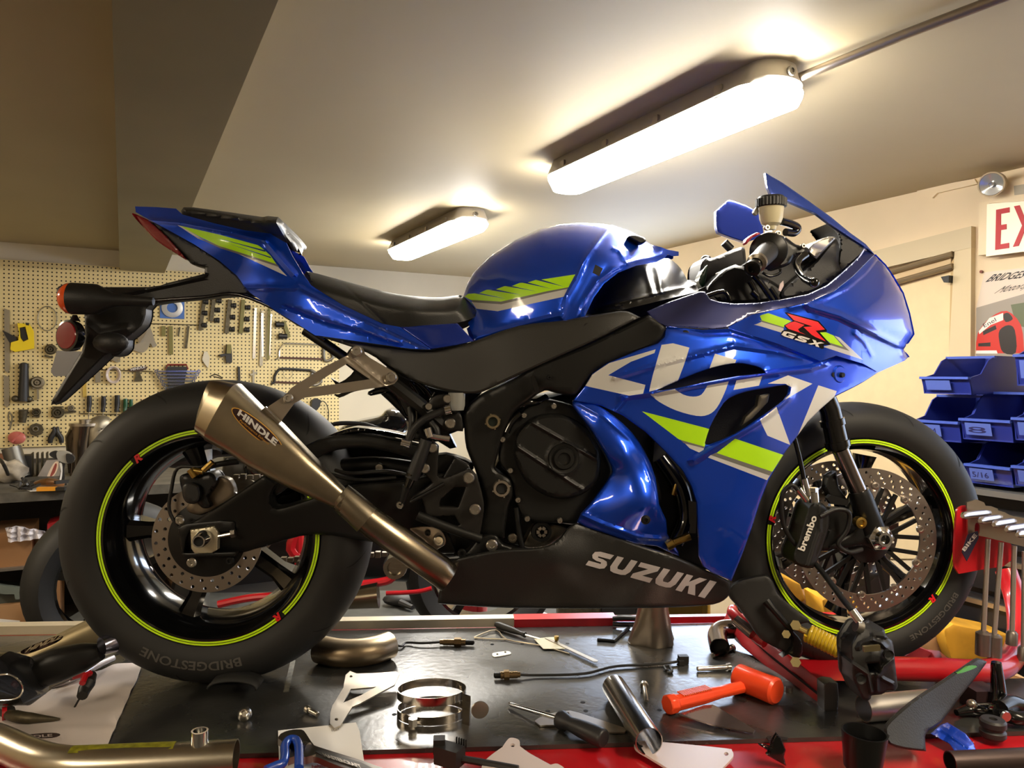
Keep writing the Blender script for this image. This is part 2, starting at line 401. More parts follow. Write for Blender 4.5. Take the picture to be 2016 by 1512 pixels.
# vapour-tight ceiling fixtures
def fixture(e, d0, d1, label, w=.15, conduit=None, lit=LAMP):
    t = thing('ceiling_light', label, 'light', R(e, (d0+d1)/2, CEIL), 'fluorescent ceiling fixtures')
    def shell(z0, z1, z2, w0, w1, w2, mat, name, ins):
        m = MB(); rows = []; L = d1-d0; N = 14
        for (z, ww, inn) in ((z0, w0, ins), (z1, w1, 0), (z2, w2, ins)):
            loop = []
            for s in (0, 1):
                for k in range(N+1):
                    a = math.pi*k/N; loop.append(R(e+(math.cos(a) if s == 0 else -math.cos(a))*ww/2, (d1-inn-ww*.35 if s == 0 else d0+inn+ww*.35)+(math.sin(a) if s == 0 else -math.sin(a))*ww*.35, z))
            rows.append(loop)
        n = len(rows[0])
        for r_ in rows: m.v += r_
        for i in range(2):
            for k in range(n): m.f.append([i*n+k, i*n+(k+1) % n, (i+1)*n+(k+1) % n, (i+1)*n+k])
        m.f += [list(range(n)), [2*n+k for k in range(n)][::-1]]; m.m = [0]*len(m.f)
        return m.build(name, mat, t)
    shell(CEIL, CEIL-.045, CEIL-.06, w*.8, w*1.04, w*1.2, M('fixture_housing', (176, 170, 160), .5), 'housing', .012)
    dif = M('fixture_diffuser', (255, 249, 238), .3, emit=lit) if lit == LAMP else M('fixture_diffuser_dim', (255, 236, 205), .3, emit=lit)
    shell(CEIL-.061, CEIL-.074, CEIL-.102, w*1.08, w*1.02, w*.66, dif, 'diffuser', .0)
    m = MB()
    for s in (-1, 1):
        for k in range(4): d_ = d0+(d1-d0)*(k+.6)/4.2; m.rbox(e+s*w*.53-.004, e+s*w*.53+.004, d_-.012, d_+.012, CEIL-.062, CEIL-.03)
    m.build('clip', M('clip_steel', (150, 140, 130), .4, .6), t)
    m = MB(); m.lathe(R(e, d0+.002, CEIL-.03), -DD, [(.0, .004), (.006, .004), (.006, .008), (.012, .008), (.012, 0)], 16); m.build('end_plug', M('plug_grey', (120, 116, 108), .6), t)
    return t
zf = CEIL-.07
a, b = T(1088, 362, zf), T(1580, 178, zf)
fe = (a.dot(EE)+b.dot(EE))/2; fixture(fe, b.dot(DD), a.dot(DD), 'long bright white fluorescent fixture on the ceiling, larger one above the tank', .17)
a2, b2 = T(772, 500, zf), T(955, 440, zf)
fe2 = (a2.dot(EE)+b2.dot(EE))/2; fixture(fe2, b2.dot(DD), a2.dot(DD), 'smaller looking glowing fluorescent fixture on the ceiling behind the seat', .17)
# added unseen fixtures of the same kind, to brighten the bike's near side
fixture(fe-.1, -2.6, -1.33, 'fluorescent fixture on the ceiling behind the photographer', .17, lit=LAMP*.68)
fixture(-2.2, .6, 1.87, 'fluorescent fixture on the ceiling far left beyond the dropped beam', .17, lit=LAMP*.68)
fixture(-2.2, -2.4, -1.13, 'fluorescent fixture on the ceiling, left rear of the shop', .17, lit=LAMP*.68)
# unseen windows added for bluish light: beside the photographer and behind the bike's nose
def window(n, e, d0, d1, z0, z1, glow):
    t = struct(thing('window_%d' % n, None, None, R(e, (d0+d1)/2, z0)))
    m = MB()
    for a in ((d0-.05, d0, z0-.05, z1+.05), (d1, d1+.05, z0-.05, z1+.05), (d0, d1, z0-.05, z0), (d0, d1, z1, z1+.05), ((d0+d1)/2-.015, (d0+d1)/2+.015, z0, z1)): m.rbox(e-.025, e-.001, *a)
    struct(m.build('window_frame', M('window_white', (220, 215, 205), .5), t))
    m = MB(); m.rbox(e-.008, e-.002, d0, d1, z0, z1); struct(m.build('window_pane', M('daylight_pane_%d' % n, (205, 224, 255), .2, emit=glow), t))
window(1, RWE, -1.9, -.62, .15, 1.0, 1.5)
window(2, RWE, RW.pt(1520, 700).dot(DD), RW.pt(1140, 700).dot(DD), RW.pt(1400, 750).z, RW.pt(1400, 642).z, 8)
# conduit feeding the large fixture
m = MB(); m.tube([T(1545, 163, CEIL-.035), T(1580, 150, CEIL-.03), T(1780, 68, CEIL-.02), T(1985, -10, CEIL-.02), T(2600, -240, CEIL-.02)], .011, 12)
tag(m.build('conduit', M('conduit_steel', (150, 140, 128), .35, .9)), 'grey steel conduit running along the ceiling to the large fixture', 'conduit')
# ---------------------------------------------------------------- pegboard on the back wall
def peg_mat():
    m = bpy.data.materials.new('pegboard'); m.use_nodes = True; nt = m.node_tree; b = nt.nodes['Principled BSDF']; b.inputs['Roughness'].default_value = .6
    tc = nt.nodes.new('ShaderNodeTexCoord'); sc = nt.nodes.new('ShaderNodeVectorMath'); sc.operation = 'SCALE'; sc.inputs['Scale'].default_value = 1/.0245
    nt.links.new(tc.outputs['Object'], sc.inputs[0]); fr = nt.nodes.new('ShaderNodeVectorMath'); fr.operation = 'FRACTION'; nt.links.new(sc.outputs[0], fr.inputs[0])
    sb = nt.nodes.new('ShaderNodeVectorMath'); sb.operation = 'SUBTRACT'; sb.inputs[1].default_value = (.5, .5, .5); nt.links.new(fr.outputs[0], sb.inputs[0])
    ml = nt.nodes.new('ShaderNodeVectorMath'); ml.operation = 'MULTIPLY'; ml.inputs[1].default_value = (1, 0, 1); nt.links.new(sb.outputs[0], ml.inputs[0])
    ln = nt.nodes.new('ShaderNodeVectorMath'); ln.operation = 'LENGTH'; nt.links.new(ml.outputs[0], ln.inputs[0])
    gt = nt.nodes.new('ShaderNodeMath'); gt.operation = 'GREATER_THAN'; gt.inputs[1].default_value = .19; nt.links.new(ln.outputs['Value'], gt.inputs[0])
    mx = nt.nodes.new('ShaderNodeMix'); mx.data_type = 'RGBA'; mx.inputs['A'].default_value = (*lin((44, 33, 18)), 1); mx.inputs['B'].default_value = (*lin((222, 202, 146)), 1)
    nt.links.new(gt.outputs[0], mx.inputs['Factor']); nt.links.new(mx.outputs['Result'], b.inputs['Base Color']); return m
pz1 = BW.pt(80, 516, .02).z; pz0 = BW.pt(60, 880, .02).z; pe1 = BW.pt(668, 700, .02).dot(EE)
L_ = pe1-(E0+.02); me = bpy.data.meshes.new('pegboard')
m = MB(); m.box((L_/2, 0, (pz1-pz0)/2), (L_, .02, pz1-pz0)); peg = m.build('pegboard', peg_mat())
peg.matrix_world = Matrix(((EE.x, DD.x, 0, 0), (EE.y, DD.y, 0, 0), (0, 0, 1, 0), (0, 0, 0, 1))); peg.location = R(E0+.02, BWD-.011, pz0)
tag(peg, 'yellowish perforated pegboard covering the back wall above the workbench', 'pegboard')
def B(px, py, off=.022): return BW.pt(px, py, off)
def hang(name, label, cat, group=None, px=None): return thing(name, label, cat, B(*px, .022) if px else (0, 0, 0), group)
iron = M('old_iron', (92, 84, 66), .5, .7, noise=.3, nscale=60); olive = M('olive_paint', (120, 112, 56), .6); ironl = M('pale_iron', (150, 142, 124), .45, .8)
blkt = M('tool_black', (30, 28, 26), .5)
WB = BW.n
def bwslab(name, label, cat, outline, mat, thick=.008, off=.03, holes=(), group=None, step=10, parent=None, decals=()):
    o = slab(name, outline, BW, off, thick, mat, parent, holes=holes, step=step, decals=decals)
    if label: tag(o, label, cat, group)
    return o
# yellow staple gun
t = hang('staple_gun', 'yellow and black staple gun hanging on the pegboard, far left', 'tool', px=(34, 660))
bwslab('body', None, None, [(34, 636), (58, 638), (66, 652), (67, 686), (30, 693), (20, 688), (22, 674), (36, 670), (38, 655)], M('gun_yellow', (236, 206, 24), .4), .03, parent=t, holes=[[(38, 645), (50, 643), (56, 668), (46, 673), (40, 665)]])
bwslab('lever', None, None, [(4, 650), (8, 652), (32, 664), (33, 672), (26, 676), (18, 674)], blkt, .022, .034, parent=t)
bwslab('grip', None, None, [(39, 646), (49, 645), (55, 667), (46, 671), (41, 664)], blkt, .012, .036, parent=t)
bwslab('cap', None, None, [(50, 635), (57, 636), (57, 641), (51, 640)], blkt, .03, .031, parent=t)
# long scrapers at the far left edge
for (x, y0, y1) in ((13, 607, 735), (12, 738, 803)):
    o = slab('steel_strap', [(x-5, y0), (x+6, y0+4), (x+6, y1-8), (x+2, y1), (x-4, y1-6)], BW, .025, .006, ironl, step=12)
    tag(o, 'long flat steel strap hanging left of the staple gun' if y0 < 700 else 'shorter thin steel strap hanging lower at the far left of the pegboard', 'tool')
# hoops and rings of wire / clamps
def ringh(name, label, cat, cx, cy, rx, ry, r, mat, group=None, off=.03):
    pts = [B(cx+rx*math.cos(2*math.pi*k/24), cy+ry*math.sin(2*math.pi*k/24), off) for k in range(25)]
    m = MB(); m.tube(pts, r, 8, cap=False); return tag(m.build(name, mat), label, cat, group)
ringh('hose_clamp', 'thin pear-shaped wire clamp hanging beside the staple gun', 'clamp', 93, 627, 19, 24, .0025, ironl)
def disk(parent, name, cx, cy, r_px, h, mat, off=.022, inner=0, n=24):
    c = B(cx, cy, off); r = (B(cx+r_px, cy, off)-c).length; m = MB()
    m.lathe(c, WB, [(inner*r, h*.7), (inner*r, h), (r*.8, h), (r, h*.7), (r, 0)], n) if inner else m.lathe(c, WB, [(0, h*.6), (r*.4, h*.6), (r*.45, h), (r*.85, h), (r, h*.7), (r, 0)], n)
    return m.build(name, mat, parent)
def gear(label, cx, cy, r, mat=iron, extra=None, name='bearing_puller', cat='tool'):
    t = hang(name, label, cat, px=(cx, cy)); disk(t, 'ring', cx, cy, r, .03, mat, inner=.55); disk(t, 'hub', cx, cy, r*.4, .035, mat)
    if extra:
        for (x0, y0, x1, y1, w) in extra: m = MB(); m.bar(B(x0, y0, .035), B(x1, y1, .035), w, .012, up=WB); m.build('arm', mat, t)
    return t
gear('dark round puller ring with small arm below the pale fender at the left', 100, 688, 12, iron, [(88, 700, 104, 704, .012)])
gear('round puller hub with a hanging stem, right of the black strut', 74, 753, 14, ironl, [(74, 762, 75, 786, .01), (64, 764, 84, 764, .01)])
gear('small dark ring puller hanging above the square flange', 72, 811, 9, iron, [(66, 818, 78, 820, .016)])
gear('dark slotted disc tool with arm hanging under the tail bracket tip', 114, 812, 13, iron, [(124, 812, 150, 810, .01), (103, 801, 125, 801, .006)])
gear('small grey star flange hanging right of the slotted disc', 140, 803, 7, ironl, [(134, 809, 147, 809, .012)])
t = hang('front_strut', 'long black steering strut hanging at the left of the pegboard', 'tool', px=(47, 750))
m = MB(); m.tube([B(48, 716, .05), B(46, 790, .05)], [.022, .03], 12); m.build('tube', blkt, t); disk(t, 'collar', 48, 722, 10, .04, blkt)
m = MB(); m.tube([B(28, 786, .05), B(58, 785, .05)], .014, 10); m.ball(B(30, 785, .05), .02, 8); m.ball(B(57, 786, .05), .02, 8); m.build('foot', iron, t)
t = hang('square_flange', 'grey octagonal flange with a round bore on the pegboard', 'flange', px=(71, 845))
bwslab('plate', None, None, circ(71, 846, 15, 8, 13), iron, .02, parent=t, holes=[circ(71, 844, 5, 12)]); disk(t, 'bore', 71, 844, 7, .03, ironl, .03, .6)
t = hang('impeller_tool', 'grey drum-shaped tool on a wire hook right of the black strut foot', 'tool', px=(45, 825))
m = MB(); m.tube([B(46, 808, .05), B(44, 832, .05)], [.026, .018], 12); m.build('body', iron, t); m = MB(); m.tube([B(37, 807, .04), B(56, 807, .04)], .004, 6); m.build('hook', ironl, t)
tag(MB().tube([B(19, 810), B(16, 822), B(21, 836), B(19, 846), B(24, 822), B(19, 812)], .004, 6, smooth=3).build('snips', ironl), 'small grey snips hanging at the far left low on the pegboard', 'tool')
bag = M('clear_bag', (216, 120, 112), .2, alpha=.75)
m = MB(); m.ball(B(33, 862, .05), .052, 8, sc=(1, .4, .75)); m.tube([B(24, 870, .07), B(43, 852, .07)], .006, 6)
tag(m.build('parts_bag', bag), 'pink package in a clear bag hanging low at the far left', 'bag')
# clear fender-shaped bag of arms (behind the tail bracket)
t = hang('brake_shield', 'pale grey curved brake shields hanging behind the tail bracket', 'shield', px=(282, 670))
bwslab('shield', None, None, sm([(248, 670), (256, 676), (266, 678), (277, 672), (284, 660), (284, 642), (292, 640), (299, 652), (305, 672), (309, 680), (301, 684), (296, 676), (290, 688), (280, 694), (264, 690), (252, 682)], 3), M('shield_grey', (160, 150, 130), .4, alpha=.85), .01, parent=t)
bwslab('shield', None, None, sm([(270, 640), (282, 636), (290, 640), (288, 655), (280, 668), (273, 675), (272, 660)], 3), M('shield_brown', (130, 116, 92), .4), .01, .045, parent=t)
bwslab('angle_bracket', 'pale bracket plate with two holes below the tail bracket bulge', 'bracket', [(211, 701), (236, 700), (237, 712), (231, 714), (218, 708), (210, 705)], ironl, holes=[circ(233, 708, 1.5, 8)])
# framed disc picture in blue sleeve
t = hang('disc_pack', 'silver brake disc packed in a blue sleeve above the hanging strips', 'package', px=(339, 605))
bwslab('sleeve', None, None, [(315, 592), (363, 592), (363, 628), (315, 626)], M('sleeve_blue', (70, 110, 180), .4), .006, .024, parent=t)
disk(t, 'disc', 339, 606, 21, .008, M('sleeve_disc', (190, 190, 185), .3, .4), .032, .5)
# hanging strips under wire rail
m = MB(); m.tube([B(256, 636, .03), B(398, 640, .03)], .0025, 6); m.tube([B(182, 727, .03), B(300, 731, .03)], .0025, 6); m.tube([B(155, 814, .03), B(275, 816, .03)], .003, 6)
rails = [((256, 636), (398, 640), 'upper'), ((180, 727), (300, 731), 'middle'), ((155, 814), (275, 817), 'lower')]
for a_, b_, w_ in rails:
    tag(MB().tube([B(*a_, .035), B(*b_, .035)], .0028, 6).build('wire_rail', iron), 'thin horizontal wire rail on the pegboard, %s of the three' % w_, 'rail')
for (x0, y0, x1, y1, w, mt, lb) in ((322, 642, 322, 662, 8, olive, 'short olive strip'), (336, 642, 337, 698, 8, olive, 'long olive strip'), (354, 644, 351, 662, 3, iron, 'thin bent dark strip'), (371, 642, 366, 686, 5, iron, 'dark serrated strip'), (117, 0, 0, 0, 0, None, None)):
    if mt: tag(MB().bar(B(x0, y0, .035), B(x1, y1, .035), w*.0029, .006, up=WB).build('hanging_strip', mt), lb+' hanging from the upper wire rail', 'strip')
tag(MB().bar(B(166, 745, .03), B(167, 782, .03), .02, .006, up=WB).build('wooden_rule', M('rule_wood', (190, 160, 70), .6)), 'narrow yellow wooden rule hanging left of the dark screwdrivers', 'rule')
tag(MB().bar(B(192, 731, .035), B(193, 753, .035), .03, .006, up=WB).build('spacer_plate', ironl), 'small grey slotted plate on the middle wire rail', 'plate')
t = hang('tube_coil', 'coil of clear tubing hanging on the middle wire rail', 'coil', px=(223, 738))
for i in range(4): m = MB(); m.tube([B(223+(11+i)*math.cos(k*.2618), 738+(13+i)*math.sin(k*.2618), .03+.006*i) for k in range(25)], .0045, 8, cap=False); m.build('loop', M('clear_tube', (205, 190, 180), .15, 0, .5), t)
t = hang('logo_keychain', 'dark oval HINDLE tag with a small stand hanging on the middle rail', 'tag', px=(272, 727))
o = bwslab('tag', None, None, [(252, 729), (262, 723), (280, 721), (291, 722), (288, 727), (276, 731), (258, 732)], M('tag_brown', (62, 40, 26), .5), .006, .035, parent=t)
text(o, 'HINDLE', aff((258, 730), (286, 724), 5, lambda a, b: BW.pt(a, b, .0425)), whitel, .02)
bwslab('stand', None, None, [(268, 731), (275, 731), (278, 742), (282, 750), (264, 751), (267, 741)], iron, .01, parent=t)
# spanner rack
t = hang('spanner_rack', 'spanner rack with red handle holding a fan of chrome spanners', 'rack', px=(350, 745))
bwslab('holder', None, None, [(326, 722), (369, 722), (360, 775), (334, 775)], blkt, .02, .025, parent=t)
m = MB(); m.tube([B(327, 726, .04), B(330, 718, .04), B(367, 718, .04), B(370, 727, .04)], .006, 8); m.build('handle', M('handle_red', (120, 40, 26), .5), t)
for k in range(8):
    y = 731+k*6.4; xl = 308+k*3.4; xr = 391-k*3.6
    s = thing('combination_spanner', 'chrome combination spanner %s in the red-handled rack' % ['at the very top', 'second from the top', 'third from the top', 'fourth from the top', 'fifth from the top', 'third from the bottom', 'second from the bottom', 'at the very bottom'][k], 'spanner', B(xl, y, .05), 'chrome spanners in the pegboard rack')
    m = MB(); m.bar(B(xl, y, .052), B(xr, y, .052), .009, .005, up=WB); m.build('shaft', chrome, s)
    for x in (xl, xr): m = MB(); m.lathe(B(x, y, .048), WB, [(.0055, 0), (.0055, .009), (.012, .009), (.012, 0)], 14); m.build('head', chrome, s)
# socket rails
def srail(x0, y0, x1, y1, w, mt, socks, lb):
    t = hang('socket_rail', lb, 'socket rail', 'socket rails on the pegboard', (x0, y0)); m = MB(); m.bar(B(x0, y0, .035), B(x1, y1, .035), w*.0029, .016, up=WB); m.build('rail', mt, t)
    for (x, y) in socks:
        m = MB(); m.lathe(B(x-4, y, .04), EE, [(0, 0), (.014, 0), (.014, .012), (.017, .014), (.017, .032), (.009, .032), (.009, .02)], 14); m.build('socket', blkt, t)
srail(402, 592, 394, 650, 8, iron, [(402, 616), (401, 640), (404, 594)], 'brown socket rail with dark sockets, leftmost of the row')
srail(421, 590, 416, 632, 8, iron, [(427, 610), (426, 630), (430, 592)], 'short olive-brown socket rail, second from the left')
srail(453, 590, 446, 656, 9, iron, [(459, 601), (457, 624), (456, 648)], 'grey-brown socket rail in the middle of the row')
srail(479, 590, 474, 656, 8, olive, [(487, 605), (485, 628), (485, 649)], 'yellow-green painted socket rail, right of the others')
t = hang('socket_rail', 'short tilted olive socket rail with two black sockets at the right', 'socket rail', 'socket rails on the pegboard', (560, 650))
m = MB(); m.bar(B(558, 632, .035), B(569, 664, .035), .024, .016, up=WB); m.build('rail', olive, t)
for (x, y) in ((549, 640), (555, 663)): m = MB(); m.lathe(B(x+10, y-1, .045), -EE, [(0, 0), (.017, 0), (.017, .03), (.02, .032), (.02, .055), (.012, .055), (.012, .03)], 16); m.build('socket', blkt, t)
# feeler gauges / blades
for i, (x0, y0, x1, y1, w, mt, lb) in enumerate(((503, 606, 500, 706, 6, steel, 'long steel feeler blade, leftmost of the hanging bundle'), (517, 612, 514, 720, 7, ironl, 'longest steel feeler blade with a rounded lower end'), (516, 616, 517, 702, 5, alu, 'bright narrow feeler blade in front of the bundle'), (530, 606, 528, 708, 6, olive, 'brassy feeler blade at the right of the bundle'), (534, 618, 531, 700, 3, steel, 'thin steel feeler blade at the right end of the bundle'))):
    m = MB(); m.bar(B(x0, y0, .03+i*.006), B(x1, y1, .03+i*.006), w*.003, .003, up=WB); m.lathe(B(x0, y0+3, .033+i*.006), WB, [(0, .008), (.008, .008), (.008, 0)], 12); tag(m.build('feeler_blade', mt), lb, 'blade', 'feeler blades on the pegboard')
t = hang('valve_block', 'small olive and black valve block with side levers on the pegboard', 'tool', px=(450, 695))
bwslab('body', None, None, [(446, 678), (455, 678), (457, 700), (457, 714), (446, 714), (444, 700), (436, 703), (431, 698), (444, 696)], blkt, .02, parent=t); bwslab('stem', None, None, [(447, 678), (455, 678), (455, 696), (446, 696)], olive, .026, .035, parent=t)
bwslab('plastic_spacer', 'small white plastic hanger right of the dark serrated strip', 'hanger', [(402, 692), (408, 692), (413, 704), (410, 725), (402, 715), (398, 708)], M('soft_white', (206, 196, 172), .5))
# hacksaws
def saw(x0, x1, y0, y1, mt, lb, rr=.006):
    t = hang('hacksaw', lb, 'saw', px=(x0, y1)); m = MB()
    m.tube([B(x0-6, y1+3, .035), B(x0, y1, .035), B(x0+1, y0+14, .035), B(x0+8, y0+3, .035), B(x0+18, y0, .035), B(x1, y0+3, .035)], rr, 10, smooth=3); m.build('frame', mt, t)
    m = MB(); m.bar(B(x0, y1, .035), B(x1+4, y1+3, .035), .012, .002, up=WB); m.build('blade', M('saw_blade', (70, 44, 34), .5, .6), t)
    m = MB(); m.tube([B(x1, y0+3, .035), B(x1+14, y0+12, .035), B(x1+20, y1, .035), B(x1+4, y1+6, .035), B(x1+2, y0+8, .035)], .011, 10, smooth=3); m.build('handle', M('saw_handle', (110, 104, 92), .4, .4), t)
saw(549, 635, 676, 704, chrome, 'chrome-framed hacksaw hanging above the black one')
saw(540, 612, 726, 752, blkt, 'black-framed hacksaw with a red blade hanging lowest', .009)
ringh('key_ring', 'thin wire ring of small hooks inside the black hacksaw frame', 'ring', 567, 736, 9, 9, .0015, ironl, off=.04)
t = hang('wire_brush', 'narrow dark wire brush hanging right of the spanner rack', 'brush', px=(470, 740)); m = MB(); m.bar(B(470, 722, .035), B(471, 752, .035), .014, .02, up=WB); m.build('head', blkt, t)
t = hang('caliper_gauge', 'small grey sliding gauge hanging between brush and hacksaw', 'gauge', px=(499, 745)); m = MB(); m.bar(B(499, 728, .035), B(499, 765, .035), .012, .006, up=WB); m.bar(B(493, 738, .037), B(506, 733, .037), .012, .008, up=WB); m.build('body', ironl, t)
tag(MB().tube([B(412, 742), B(425, 737), B(438, 745), B(420, 741)], .004, 6, smooth=3).build('thin_spring', iron), 'thin rusty wire spring right of the spanner rack', 'spring')
# screwdrivers upright in lower rail
def drv(x, y0, y1, w, mt, lb):
    t = hang('screwdriver', lb, 'screwdriver', 'screwdrivers standing in the lower wire rail', (x, y1)); s = .003
    m = MB(); m.tube([B(x+1, y0, .045), B(x+1, y0+(y1-y0)*.5, .045), B(x, y1-6, .045), B(x, y1-4, .045), B(x, y1, .045)], [w*s*.42, w*s*.5, w*s*.38, w*s*.46, w*s*.4], 10); m.build('handle', mt, t)
    m = MB(); m.tube([B(x, y1, .045), B(x-1, y1+28, .045)], .003, 8); m.build('shaft', zinc, t)
drv(175, 779, 811, 10, blkt, 'black-handled screwdriver, leftmost in the lower rail'); drv(203, 780, 811, 10, blkt, 'black-handled screwdriver, second in the lower rail'); drv(230, 778, 811, 11, blkt, 'largest black-handled screwdriver, third in the lower rail')
gr = M('handle_green', (16, 74, 44), .35, 0, .3); drv(246, 785, 811, 9, gr, 'green-handled screwdriver beside the black ones'); drv(257, 786, 811, 8, gr, 'slimmer green-handled screwdriver, right one of two')
drv(284, 786, 806, 8, M('handle_orange', (240, 90, 40), .4), 'short orange-handled screwdriver peeking over the rear tyre')
t = hang('hand_pliers', 'black pliers with splayed grips hanging low on the pegboard', 'pliers', px=(110, 855))
for s in (-1, 1): m = MB(); m.tube([B(110+s*4, 840, .035), B(110+s*3, 850, .035), B(110+s*10, 862, .035), B(110+s*11, 872, .035)], [.006, .014, .016, .012], 10, smooth=3); m.build('grip', blkt, t)
# power adapter plugged in by the pegboard edge
t = hang('power_adapter', 'black plug adapter with a thin cable on the pegboard edge', 'adapter', px=(620, 795)); bwslab('plug', None, None, [(615, 788), (624, 784), (632, 788), (630, 800), (620, 812), (613, 806)], blkt, .05, parent=t)
m = MB(); m.tube([B(630, 790, .06), B(640, 792, .06), B(647, 810, .05), B(645, 838, .04)], .003, 8, smooth=4); m.build('cable', blkt, t)
# ================================================================ workbench at the left, shelves below
bz = .12; bd0 = T(60, 968, bz).dot(DD)       # front edge of the bench
wood = M('bench_top', (88, 84, 76), .6, noise=.45, nscale=14); wdk = M('bench_dark', (34, 29, 25), .7); card = M('cardboard', (150, 108, 68), .8, noise=.12, nscale=6); card2 = M('cardboard_pale', (168, 128, 88), .8, noise=.1, nscale=6)
be_r = T(700, 968, bz).dot(EE)
t = thing('workbench', 'long grey workbench under the pegboard with shelves below', 'workbench', R(-2, bd0+.3, FLOOR))
MB().rbox(E0+.02, be_r, bd0, BWD-.02, bz-.045, bz).build('bench_top', wood, t)
BF = PL(DD*bd0, -DD)
sz = [BF.pt(40, 1116, -.02).z, BF.pt(40, 1268, -.02).z]
for z in sz: MB().rbox(E0+.03, be_r-.02, bd0+.01, bd0+.6, z-.012, z).build('shelf', M('shelf_steel', (110, 102, 92), .4, .3), t)
for e in (E0+.05, be_r-.04, (E0+be_r)/2+.3): MB().rbox(e-.02, e+.02, bd0+.02, bd0+.06, FLOOR, bz-.045).build('leg', wdk, t)
MB().rbox(E0+.03, be_r-.02, bd0+.6, bd0+.61, FLOOR, bz-.045).build('back_panel', wdk, t)
MB().rbox(E0+.02, be_r, BWD-.05, BWD-.012, bz, bz+.02).build('backsplash', M('bench_back', (60, 54, 46), .7), t)
def BT(px, py, off=0): return T(px, py, bz+off)
def bt(name, label, cat, px, py): return thing(name, label, cat, BT(px, py))
# things under the bench
def carton(name, label, x0, x1, y0, y1, z, dep, mat, flap=0):
    a = BF.pt(x0, y1, -.04); b = BF.pt(x1, y1, -.04); h = abs(BF.pt(x0, y0, -.04).z-BF.pt(x0, y1, -.04).z)
    t = thing(name, label, 'box', R((a.dot(EE)+b.dot(EE))/2, bd0+.04+dep/2, z))
    MB().rbox(a.dot(EE), b.dot(EE), bd0+.04, bd0+.04+dep, z, z+h).build('carton', mat, t)
    if flap: m = MB(); m.rbox(b.dot(EE), b.dot(EE)+.006, bd0+.02, bd0+.3, z+h*.1, z+h*1.05); m.build('flap', card2, t)
    return t, h
t, h = carton('cardboard_box', 'brown cardboard box on the bench shelf under a clear bag', -20, 62, 1040, 1108, sz[0], .35, card)
m = MB(); q = [(10, 1040), (30, 1036), (88, 1046), (94, 1056), (60, 1063), (16, 1067)]
slab('plastic_bag', q, BF, .0, .012, M('bag_film', (205, 200, 205), .15, 0, .6), step=6, wavy=lambda a, b: .012*math.sin(a*.35)+.01*math.sin(b*.6+a*.1))
tag(bpy.data.objects['plastic_bag'], 'crumpled clear plastic bag lying over the brown cardboard box', 'bag')
tag(slab('paper_note', [(66, 1094), (76, 1074), (80, 1078), (72, 1096)], BF, -.02, .004, white), 'small white paper standing beside the cardboard box on the shelf', 'paper')
t = thing('plastic_crate', 'grey-green plastic crate on the lower bench shelf', 'crate', BF.pt(20, 1186, -.1))
slab('front', [(-20, 1150), (62, 1160), (60, 1172), (40, 1173), (38, 1180), (30, 1180), (28, 1170), (10, 1170), (-20, 1166)], BF, -.06, .03, M('crate_green', (104, 112, 104), .5), t)
slab('side', [(-20, 1166), (60, 1172), (56, 1192), (-20, 1192)], BF, -.3, .22, M('crate_dark', (78, 84, 80), .5), t)
t, h = carton('cardboard_box', 'large cardboard box with a white label, bottom left of the photo', -30, 58, 1192, 1270, sz[1], .4, card2, 1)
t['label'] = 'large cardboard box with a white label under the grey-green crate'
o = slab('label', [(-20, 1217), (39, 1222), (38, 1258), (-20, 1255)], BF, -.036, .002, [white, M('label_violet', (60, 50, 90), .5)], t, decals=[([(-20, 1239), (37, 1242), (37, 1249), (-20, 1247)], 1)])
text(o, '163', aff((12, 1248), (24, 1248), 5, lambda a, b: BF.pt(a, b, -.033)), whitel, .01)
text(t.children[0], 'DA', aff((40, 1256), (54, 1256), 9, lambda a, b: BF.pt(a, b, -.038)), blkt, .01)
carton('cardboard_box', 'plain tan cardboard box beside the second motorcycle tyre', 62, 118, 1150, 1266, sz[1], .3, card)
t = thing('tool_case', 'red case standing on the shelf behind the second tyre', 'case', BF.pt(105, 1110, -.05))
slab('case', [(93, 1032), (126, 1022), (126, 1110), (92, 1106)], BF, -.2, .16, redd, t); slab('emblem', [(94, 1042), (100, 1040), (99, 1050), (94, 1052)], BF, -.04, .003, white, t)
# clutter on the bench
t = bt('shop_rag', 'dirty white crumpled rag at the far left of the workbench', 'rag', 16, 948)
m = MB(); m.ball(BT(14, 950)+ZZ*.055, .09, 10, sc=(1.1, .7, .62)); o = m.build('cloth', M('rag_cloth', (176, 166, 150), .9, noise=.5, nscale=14), t)
for v in o.data.vertices:
    k = v.co; v.co = k+Vector((math.sin(k.z*70+k.y*40), math.cos(k.x*60), math.sin(k.x*90)))*.008
t = bt('metal_cup', 'dull grey open metal cup on the workbench beside the rag', 'cup', 36, 938); m = MB(); p = BT(40, 940); m.pipe([p, p+Vector((-.045, 0, .155))], .045, .003); m.build('cup', M('cup_zinc', (110, 108, 102), .4, .8), t)
t = bt('parts_tray', 'dark slotted metal block standing behind the metal cup', 'block', 62, 935)
p = BT(64, 936)
for k in range(4): m = MB(); m.box(p+EE*(k*.022)+ZZ*.06, (.006, .08, .12), (EE, DD, ZZ)); m.build('fin', iron, t)
m = MB(); m.box(p-EE*.03+ZZ*.055, (.06, .09, .11), (EE, DD, ZZ)); m.build('block', blkt, t)
t = bt('arched_cable', 'thick black cable arching over the workbench at the left edge', 'cable', 2, 930); m = MB(); m.tube([BT(-12, 905, .12), BT(0, 905, .13), BT(10, 920, .1), BT(18, 940, .02)], .008, 8, smooth=4); m.build('cable', blkt, t)
t = bt('wood_block', 'small brown wooden box at the left edge of the bench', 'block', 4, 925); m = MB(); m.box(BT(4, 925)+ZZ*.045, (.06, .06, .09), (EE, DD, ZZ)); m.build('block', M('brown_wood', (120, 74, 44), .6), t)
